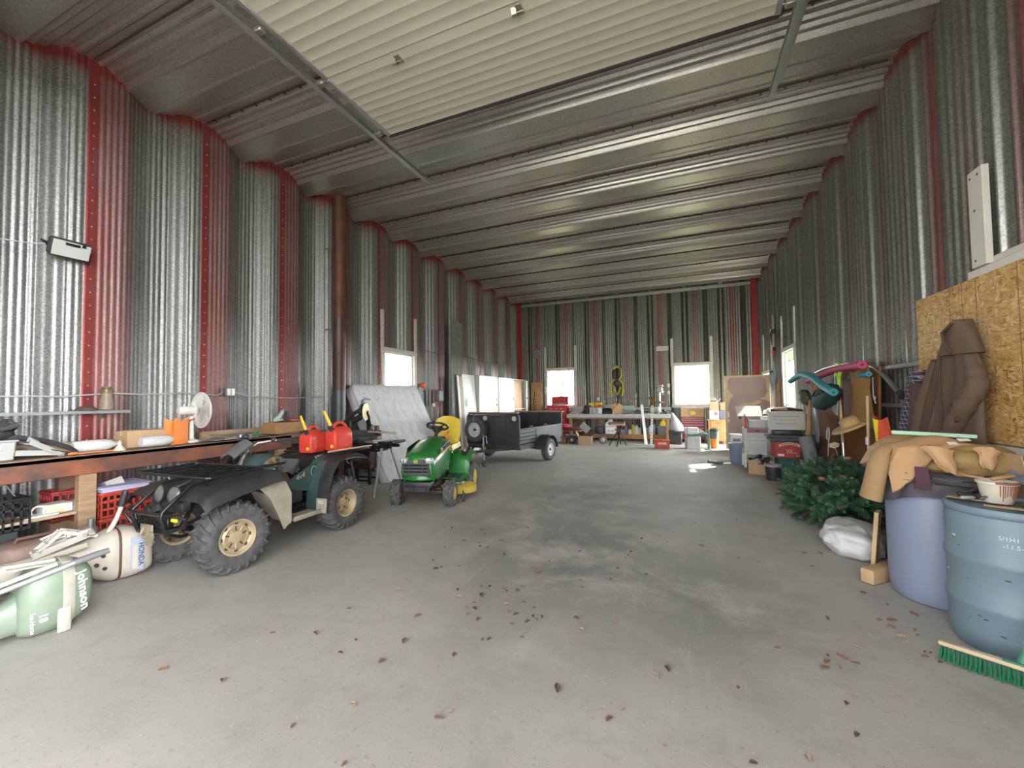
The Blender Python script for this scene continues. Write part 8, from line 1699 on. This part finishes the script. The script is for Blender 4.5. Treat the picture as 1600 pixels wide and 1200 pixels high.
# ------------------------------------------------------------------ things standing before the back wall
def back_floor():
    red2 = mat('cabinet_darkred', (.24, .035, .035), .4, var=.2)
    t = thing('roller_cabinet', 'dark red roller cabinet with many drawers under the bright back window', 'tool cabinet', (.36, 15.95, 0)); b = B(); b.box((0, 0, .49), (.80, .46, .78), bev=.01); b.fin('cabinet_body', red2, t)
    for k, (z, h) in enumerate(((.83, .06), (.75, .06), (.67, .07), (.57, .10), (.44, .13), (.27, .17))): b = B(); b.box((0, -.235, z), (.74, .015, h), bev=.004); d = b.fin('drawer', red2, t); b = B(); b.box((0, -.246, z+h*.32), (.70, .012, .014), bev=.003); b.fin('pull_strip', mat('pull_silver', (.45, .40, .40), .35, .7), d)
    for sx in (-1, 1):
        for sy in (-1, 1): b = B(Matrix.Translation((sx*.33, sy*.16, .05)) @ RX); b.lathe(tyre_prof(.05, .035, .015), seg=16); b.fin('caster', BLK, t)
    t = carton('cardboard_box', 'wide cardboard box with yellow label on top of the dark red roller cabinet', 'box', (.36, 15.92, .885), (.74, .40, .31), 0, CARD, None, tape=False); b = B(); b.torus((0, -.203, .15), .12, .006, rotm(pi/2, 0, 0), 26, 5); b.fin('printed_ring', mat('ink_brown', (.16, .08, .05), .6), t); b = B(); b.box((.03, -.204, .13), (.17, .004, .11)); b.fin('yellow_label', mat('label_yellow', (.66, .52, .06), .5), t)
    b = B(); b.box((0, 0, .01), (.5, .14, .02), rot=(0, 0, .1), bev=.003); lone(b, 'white_ruler', 'white strip lying on the wide cardboard box by the window', 'strip', WHITE, (.25, 15.90, 1.197))
    # white printed box, green stand in front
    t = carton('white_box', 'tall white printed box on the floor before the dark red cabinet', 'box', (.30, 13.85, 0), (.40, .30, .44), .12, mat('carton_white2', (.60, .60, .57), .6), None, tape=False); b = B()
    for k in range(6): b.box((-.09, -.1515, .10+.04*k), (.11, .002, .014)); b.box((.09, -.1515, .10+.04*k), (.12, .002, .014))
    b.fin('printed_text', mat('print_grey', (.40, .40, .40), .6), t)
    b = B(); b.box((0, 0, .10), (.38, .26, .20), bev=.01); b.box((0, -.132, .12), (.3, .004, .08)); lone(b, 'white_machine', 'white boxed appliance sitting on top of the tall white printed box', 'appliance', mat('appliance_white', (.55, .57, .54), .45), (.27, 13.87, .442), (0, 0, .1))
    gs = mat('stand_green', (.10, .24, .19), .5, var=.3)
    t = thing('green_stand', 'green steel work stand in front of the white printed box', 'work stand', (.46, 13.62, 0)); b = B(); b.bar((-.32, 0, .42), (.28, .02, .44), .05, .05, .006); b.cyl((-.1, .0, .44), (.24, .02, .455), .035); b.fin('top_bar', gs, t)
    b = B(); b.bar((.27, .02, .02), (.27, .02, .58), .06, .06, .006); b.box((.27, .02, .015), (.18, .22, .03), bev=.005); b.fin('post', gs, t); b = B(); b.bar((-.33, -.02, .0), (-.30, .0, .66), .03, .03, .004); b.fin('side_leg', GREYM, t)
    b = B(); b.bar((-.36, 0, .5), (.1, .02, .53), .03, .03); b.bar((.0, 0, .62), (.26, 0, .46), .025, .03); b.fin('white_arm', WHITE, t)
    # orange bucket with pots stacked
    t = thing('orange_bucket', 'orange plastic bucket on the floor beside the green stand', 'bucket', (.92, 14.15, 0)); b = B(); b.lathe([(.0001, 0), (.105, 0), (.125, .28), (.132, .28), (.132, .30), (.118, .30), (.10, .02), (.0001, .02)], None, 26); b.fin('bucket_body', mat('bucket_orange', (.58, .19, .03), .45), t)
    for k in range(3): b = B(); b.lathe([(.11, 0), (.13, .085), (.136, .085), (.136, .10), (.12, .10)], None, 24, cap=False); b.lathe([(.0001, .0), (.11, .0)], None, 24, cap=False); lone(b, 'flower_pot', ('dark grey flower pot resting in the orange bucket, lowest of the three', 'dark grey flower pot, middle of the three stacked on the orange bucket', 'dark grey flower pot, top of the three stacked on the orange bucket')[k], 'pot', mat('pot_grey', (.10, .10, .105), .6), (.92, 14.15, .285+.065*k), group='pots stacked on the orange bucket')
    b = B(); fold_blob(b, (0, 0, 0), (.12, .12, .07), 2, n=20, m=12, amp=.3); lone(b, 'green_plant', 'small dark green plant in the top flower pot', 'plant', mat('plant_green', (.03, .08, .03), .8), (.92, 14.15, .53))
    # wooden drawer cabinet with boxes on top
    oak = mat('oak_orange', (.42, .235, .085), .5, var=.4, vscale=4, stretch=(1, 1, 5)); t = thing('drawer_cabinet', 'honey wood drawer cabinet standing between dark red cabinet and open door', 'cabinet', (1.09, 15.6, 0)); b = B(); b.box((0, 0, .44), (.52, .46, .68), bev=.008); b.box((0, 0, .795), (.58, .52, .035), bev=.006); b.fin('cabinet_body', oak, t)
    for k in range(3): b = B(); b.box((.03, -.236, .24+.21*k), (.42, .016, .19), bev=.005); d = b.fin('drawer', oak, t); b = B(); b.box((.03, -.248, .28+.21*k), (.16, .012, .02), bev=.004); b.fin('handle', mat('handle_bronze', (.10, .06, .03), .4, .5), d)
    for sx in (-1, 1):
        for sy in (-1, 1): b = B(); b.box((sx*.22, sy*.19, .05), (.05, .05, .10)); b.fin('leg', oak, t)
    t = carton('carton', 'white box with round red logo on the honey wood cabinet', 'box', (1.02, 15.55, .815), (.29, .30, .31), 0, mat('carton_white2'), None, tape=False); b = B(); b.cyl((.05, -.152, .20), (.05, -.154, .20), .055, seg=20); b.fin('round_logo', mat('logo_red', (.36, .08, .08), .5), t)
    t = carton('carton', 'cardboard box with white handled top on the white logo box', 'box', (1.02, 15.55, 1.127), (.27, .28, .26), 0, CARD, None, tape=False); b = B(); b.box((0, 0, .31), (.25, .24, .11), bev=.02, taper=(.85, .8)); b.fin('white_top', WHITE, t); b = B(); b.box((0, -.112, .31), (.19, .006, .05), rot=(-.15, 0, 0)); b.fin('brown_band', mat('ink_brown', (.16, .08, .05), .6), t); b = B(); b.tube([(-.07, 0, .36), (-.05, 0, .41), (.05, 0, .41), (.07, 0, .36)], .012, 6); b.fin('handle', WHITE, t)
    carton('carton', 'dark grey box on the honey wood cabinet beside the white logo box', 'box', (1.28, 15.62, .815), (.17, .30, .31), 0, mat('carton_slate', (.12, .13, .17), .6), None, tape=False); carton('carton', 'brown box on the dark grey box, nearest the open door', 'box', (1.29, 15.62, 1.127), (.17, .28, .26), .1, mat('carton_brown2', (.33, .21, .12), .7), None, tape=False)
    b = B(); b.tube([(0, 0, 0), (.07, 0, .09)], .008, 6); b.box((.08, 0, .10), (.05, .03, .012), rot=(0, -.6, 0)); lone(b, 'white_brush', 'small white brush leaning on the brown box', 'brush', WHITE, (1.14, 15.46, 1.40))
    # white sack on the bench corner, black bin, red tote
    b = B(); b.loft([[(w*cos(2*pi*i/20)*(1+.1*sin(6*pi*i/20))+dx, .10*sin(2*pi*i/20)*(.5+w*2), z) for i in range(20)] for z, w, dx in ((0, .20, .08), (.05, .23, .08), (.20, .20, .05), (.40, .12, .0), (.55, .06, -.05), (.62, .03, -.07))]); lone(b, 'cloth_sack', 'grey white cloth sack hanging from the right end of the back bench', 'sack', mat('sack_grey', (.50, .50, .51), .8, var=.2), (-.22, 15.22, .43), ang=80)
    t = thing('black_bin', 'black plastic bin on the floor beside the right end of the back bench', 'bin', (-.20, 15.05, 0)); b = B(); b.box((0, 0, .20), (.38, .34, .40), bev=.02, taper=(1.1, 1.1)); b.box((0, 0, .41), (.45, .41, .04), bev=.01); b.fin('bin_body', BLK, t); b = B(); b.box((.02, -.188, .34), (.14, .01, .04), bev=.004); b.fin('hand_hole', mat('gap_black'), t)
    t = thing('red_tote', 'orange red plastic tote with white lettering on the floor by the black bin', 'tote', (-.58, 13.75, 0), .1); RT = mat('tote_red', (.52, .075, .035), .45); b = B(); b.box((0, 0, .12), (.40, .30, .24), bev=.015, taper=(1.1, 1.1)); b.fin('tub', RT, t); b = B(); b.box((0, 0, .25), (.47, .36, .03), bev=.008); b.fin('rim', RT, t); text('HOME', .085, WHITE, t, basis((0, -.163, .155), (1, 0, 0), (0, .06, 1)), .003, bold=.003)
    # white posts
    t = thing('white_post', 'wide white post leaning on the back bench beside the stool', 'post', (-1.15, 14.45, 0)); b = B(); b.bar((.04, -.02, .03), (-.16, 1.05, 1.32), .09, .035, .004); b.fin('post_bar', WHITE, t)
    t = thing('slotted_post', 'narrow white slotted shelf upright leaning on the back bench', 'shelf upright', (-.93, 14.5, 0)); b = B()
    for q in (-.025, .025): b.bar((q-.02, 0, .03), (q-.02, 1.0, 1.30), .018, .025, .003)
    for k in range(14): s = (k+.5)/14; b.box((-.02, s*1.0, .03+1.27*s), (.05, .02, .03), rot=(radians(-38), 0, 0))
    b.fin('slotted_bar', WHITE, t)
    b = B(); b.box((0, 0, .02), (.66, .10, .035), bev=.004); lone(b, 'floor_board', 'pale board lying on the floor at the foot of the white posts', 'board', mat('board_pale', (.48, .46, .42), .6), (-1.12, 14.25, 0), (0, 0, .05))
    # sawhorse stool
    t = thing('roller_stand', 'folding roller stand with wooden top and dark legs before the back bench', 'stand', (-1.98, 14.1, 0)); b = B(); b.box((-.02, 0, .73), (.52, .20, .10), bev=.006); b.fin('top_block', mat('block_redbrown', (.22, .10, .07), .6, var=.4), t); b = B(); b.box((.02, -.08, .70), (.46, .10, .06), bev=.004); b.fin('pale_board', mat('pine_pale'), t)
    for k, (p0, p1) in enumerate((((.12, .0, .68), (-.26, -.18, 0)), ((.14, .0, .68), (.02, -.36, 0)), ((.0, .0, .68), (.27, .05, 0)), ((.02, .0, .68), (.05, .34, 0)))): b = B(); b.bar(p0, p1, .03, .03, .004); b.fin('leg', BLKM, t)
    b = B(); b.bar((-.10, -.02, .55), (.20, -.02, .40), .03, .03); b.bar((.1, -.02, .55), (-.1, -.02, .36), .02, .02); b.fin('cross_brace', mat('block_redbrown'), t)
    # boxes and odds on the floor at the left end of the bench
    t = carton('cardboard_box', 'open cardboard box with raised flap on the floor left of the folding stand', 'box', (-3.10, 14.25, 0), (.46, .36, .27), .12, CARD, None, flaps=1.0)
    b = B(); b.box((0, 0, 0), (.34, .02, .26), rot=(.2, .75, 0), bev=.003); lone(b, 'picture_board', 'small grey panel tilted on its corner above the open cardboard box', 'panel', mat('panel_grey', (.42, .42, .42), .5, var=.3), (-3.15, 14.45, .55))
    b = B(); b.box((0, 0, .15), (.4, .3, .30), bev=.02); lone(b, 'dark_crate', 'dark crate on the floor behind the open cardboard box', 'crate', mat('box_dark', (.03, .03, .03), .7), (-3.12, 14.62, 0))
    b = B(); b.box((0, 0, .15), (.30, .28, .26), bev=.03, seg=2); lone(b, 'black_battery', 'black case on the low shelf behind the tilted grey panel', 'case', BLK, (-2.85, 15.62, .36-.115))
    for (x, y, r, lab) in ((-2.52, 14.35, .14, 'small black wheel lying on the floor beside the open cardboard box'), (-3.55, 14.2, .13, 'small black wheel standing on the floor left of the cardboard box')):
        t = thing('cart_wheel', lab, 'wheel', (x, y, 0)); b = B(Matrix.Translation((0, 0, r)) @ rotm(pi/2, 0, .5)); b.lathe(tyre_prof(r, .08, r*.5), seg=26); b.fin('tyre', RUB, t); b = B(Matrix.Translation((0, 0, r)) @ rotm(pi/2, 0, .5)); b.lathe([(r*.52, .03), (r*.3, .036), (.03, .05), (.0001, .05)], None, 20); b.lathe([(r*.5, -.03), (.0001, -.03)], None, 20); b.fin('hub', STEEL, t)
    b = B(); b.box((0, 0, 0), (.95, .46, .05), bev=.006); t = thing('low_rack', 'low wooden rack with red cushions and odds on the floor below the bench end', 'rack', (-3.80, 14.75, 0)); b.bm.free()
    for z in (.20, .42): b = B(); b.box((0, 0, z), (.95, .46, .03), bev=.004); b.fin('rack_shelf', mat('rack_wood', (.28, .16, .07), .7, var=.4), t)
    for sx in (-1, 1):
        for sy in (-1, 1): b = B(); b.box((sx*.45, sy*.2, .22), (.04, .04, .44)); b.fin('leg', BLKM, t)
    b = B(); fold_blob(b, (0, 0, 0), (.20, .18, .075), 2, n=26, m=16, flat_bottom=-.045); lone(b, 'red_cushion', 'bright red cushion lying on the low rack', 'cushion', mat('cushion_red', (.45, .03, .06), .7), (-3.95, 14.70, .58), ang=80)
    b = B(); fold_blob(b, (0, 0, 0), (.36, .18, .07), 6, n=26, m=16, flat_bottom=-.05); lone(b, 'wine_cushion', 'wine red folded cloth lying below the bright red cushion on the low rack', 'cloth', mat('cloth_wine', (.12, .02, .04), .8), (-3.75, 14.68, .488), ang=80)
    b = B(); 
    for k in range(12): b.tube([(-.3+.05*k, -.1, .02), (-.25+.05*k, .1, .05+.02*sin(k))], .015, 6)
    lone(b, 'metal_parts', 'scattered grey metal rods on the lower shelf of the low rack', 'rods', GREYM, (-3.75, 14.70, .222))
    b = B(); b.box((0, 0, .08), (.18, .2, .15), bev=.01); lone(b, 'mustard_box', 'small mustard yellow box on the floor under the low rack', 'box', mat('box_mustard', (.42, .25, .04), .6), (-3.95, 14.6, 0))
    # harness and lights on the back wall
    t = thing('climbing_harness', 'yellow and black safety harness hanging on the back wall above the bench', 'harness', (-2.30, 16.49, 2.05)); YH = mat('web_yellow', (.55, .48, .02), .6); b = B()
    for sx in (-1, 1):
        b.tube([(0, 0, .78), (sx*.13, -.02, .66), (sx*.17, -.02, .40), (sx*.08, -.03, .2), (sx*.05, -.03, .05)], .022, 6, flat=2); b.tube([(sx*.08, -.03, .25), (sx*.22, -.03, .10), (sx*.24, -.02, -.20), (sx*.18, -.02, -.42)], .018, 6, flat=2)
    b.tube([(-.1, -.04, -.1), (.02, -.04, -.35), (.14, -.04, -.05)], .018, 6, flat=2); b.fin('yellow_webbing', YH, t); b = B(); b.sph((-.10, -.03, .45), (.09, .04, .22)); b.sph((.09, -.03, .50), (.07, .04, .2)); b.sph((.0, -.04, .1), (.13, .05, .14)); b.tube([(.05, -.03, 0), (.10, -.02, -.5)], .015, 6); b.fin('black_padding', BLK, t)
    for x, z, lab in ((-5.56, 3.48, 'dark round floodlight on the back wall above the lettered plywood'), (-.60, 3.43, 'pale flat floodlight on the back wall left of the bright window')):
        t = thing('wall_light', lab, 'floodlight', (x, YB-.14, z)); dk = x < -3; b = B(); 
        if dk: b.lathe([(.05, -.12), (.16, -.04), (.19, .03), (.17, .06)], rotm(pi*.62, 0, 0), 22)
        else: b.box((0, 0, 0), (.44, .16, .20), rot=(.35, 0, 0), bev=.02)
        b.fin('lamp_housing', GREYM if dk else mat('light_pale', (.52, .53, .48), .4), t); b = B(); b.tube([(0, .0, .02), (0, .10, .08), (0, .14, .12)], .02, 6); b.fin('bracket', GREYM, t)
        b = B()
        if dk: b.lathe([(.0001, .035), (.165, .035)], rotm(pi*.62, 0, 0), 20, cap=False)
        else: b.box((0, -.085, -.01), (.38, .008, .14), rot=(.35, 0, 0), bev=.002)
        b.fin('lamp_glass', mat('flood_glass', (.62, .62, .58), .15, .3), t)
    for x, z, lab in ((-5.22, 2.02, 'upper white switch box on the back wall beside the lettered plywood'), (-5.22, 1.86, 'lower white switch box on the back wall beside the lettered plywood'), (-.42, 2.02, 'white socket box on the back wall left of the bright window'), (-.42, 1.75, 'pale yellow socket box below the white one by the bright window'), (-3.05, 1.55, 'white socket on the back wall above the yellow bin')):
        t = thing('socket_box', lab, 'socket', (x, YB-.03, z)); b = B(); b.box((0, 0, 0), (.10, .06, .13), bev=.008); b.fin('box', WHITE if 'yellow' not in lab or 'bin' in lab else mat('socket_yellow', (.62, .58, .35), .5), t); b = B(); b.box((0, -.033, 0), (.05, .006, .08), bev=.004); b.fin('face_plate', mat('ivory', (.62, .57, .44), .5), t)
    b = B(); b.tube([(-3.9+.28*k, YB-.03, 1.56+.02*sin(k*1.3)) for k in range(13)], .008, 6); tag(b.fin('wall_cable', mat('cable_dark', (.08, .08, .08), .5)), 'dark cable strung along the back wall above the bench', 'cable')
back_floor()
# ------------------------------------------------------------------ dry leaves blown in on the floor
def leaves():
    pr = None; rr = random.Random(5); cols = [mat('leaf_brown', (.22, .13, .085), .85), mat('leaf_tan', (.36, .25, .17), .85), mat('leaf_dark', (.13, .08, .055), .85)]
    base = []
    for c in cols:
        b = B(); b.grid(lambda u, v: (lerp(-.026, .026, u)*sin(pi*min(1, max(.08, v)))**.7, lerp(-.045, .045, v), .004+.018*(2*u-1)**2+.010*sin(3*v)), 5, 6, .0015); base.append(b.fin('dry_leaf', c))
    n = 0
    def put(x, y):
        nonlocal n
        k = rr.choice((0, 0, 1, 2)); o = base[k] if n < 0 else base[k].copy()
        if o is not base[k]: COL.objects.link(o)
        s = rr.uniform(.25, .62); o.location = (x, y, .001); o.rotation_euler = (rr.uniform(-.15, .15), rr.uniform(-.15, .15), rr.uniform(0, 6.3)); o.scale = (s, s, s); tag(o, 'small dry brown leaf lying on the concrete floor', 'leaf', 'dry leaves on the concrete floor'); n += 1
    for cx, cy, sx, sy, m in ((-1.1, 3.0, .9, 1.0, 34), (-1.35, 2.9, .35, .3, 14), (-.6, 2.3, 1.0, .5, 14), (.9, 3.0, .5, .7, 16), (-2.2, 4.2, .8, 1.2, 18), (.4, 5.0, 1.2, 1.5, 12), (-2.5, 2.2, .5, .6, 10), (1.35, 3.6, .12, .4, 12)):
        for _ in range(m): put(rr.gauss(cx, sx*.6), max(1.45, rr.gauss(cy, sy*.6)))
    for o in base: bpy.data.objects.remove(o)
leaves()
b = B(); b.box((0, 0, .035), (.34, .09, .06), bev=.02, seg=2); b.box((-.13, 0, .05), (.08, .1, .05), bev=.02); lone(b, 'dark_tool', 'dark hand tool lying on the floor before the grey blue bin', 'tool', mat('tool_grey_dark', (.10, .10, .11), .5), (.72, 10.95, 0), (0, 0, -.2))
# pale trees beyond the windows
def bare_tree(name, lab, loc, h, seed, m, lm):
    t = thing(name, lab, 'tree', loc); rr = random.Random(seed); b = B(); tips = []
    def br(p, d, L_, r, n):
        q = p+d*L_; m_ = (p+q)/2+Vector((rr.uniform(-.1, .1), rr.uniform(-.1, .1), 0))*L_; b.tube([p, m_, q], [r, r*.85, r*.7], 6)
        if n == 0: tips.append(q); return
        for _ in range(3): br(q, (d+Vector((rr.uniform(-.7, .7), rr.uniform(-.7, .7), rr.uniform(-.1, .5)))).normalized(), L_*.72, r*.62, n-1)
    br(Vector((0, 0, 0)), Vector((0, 0, 1)), h*.3, h*.018, 4); b.fin('trunk', m, t)
    b = B()
    for p in tips:
        for _ in range(10):
            q = p+Vector((rr.gauss(0, .35), rr.gauss(0, .35), rr.gauss(0, .3))); a = Vector((rr.uniform(-1, 1), rr.uniform(-1, 1), rr.uniform(-1, 1))).normalized()*.07; c_ = a.orthogonal().normalized()*.05; b.add([q-a, q+c_, q+a, q-c_], [(0, 1, 2, 3)])
    b.fin('foliage', lm, t, recalc=False)
tm = mat('bark_pale', (.30, .27, .22), .9); lf_ = mat('leaf_spring', (.36, .38, .12), .8)
for nm, lab, loc, h, sd in (('bare_tree', 'pale spring tree outside the window of the left wall', (-11.5, 11.8, -.2), 7, 3), ('bare_tree', 'pale spring tree outside the small back window', (-6.5, 23.5, -.2), 8, 5), ('bare_tree', 'pale spring tree outside the bright back window', (1.2, 25.5, -.2), 7, 8), ('bare_tree', 'second pale tree outside the left wall window, farther off', (-14.5, 15.5, -.2), 8, 12), ('bare_tree', 'second pale tree outside the small back window, farther off', (-8.6, 27.0, -.2), 9, 15)): bare_tree(nm, lab, loc, h, sd, tm, lf_)

# unseen trees added behind the shed to keep sun out of the back windows
for x, y in ((3.3, 19.6), (-1.3, 19.6)):
    t = thing('sun_block_tree', 'unseen tree added behind the shed to shade the back windows', 'tree', (x, y, -.2), group='unseen shading trees behind the shed'); b = B(); fold_blob(b, (0, 0, 5.6), (1.75, 1.5, 2.5), x, n=36, m=24, amp=.25, fr=2.5); b.fin('crown', mat('leaf_dark_green', (.06, .10, .03), .8, var=.8, vscale=5, col2=(.12, .17, .05)), t)
    b = B(); b.tube([(0, 0, 0), (.1, 0, 3.6)], [.2, .13], 10); b.fin('trunk', tm, t)
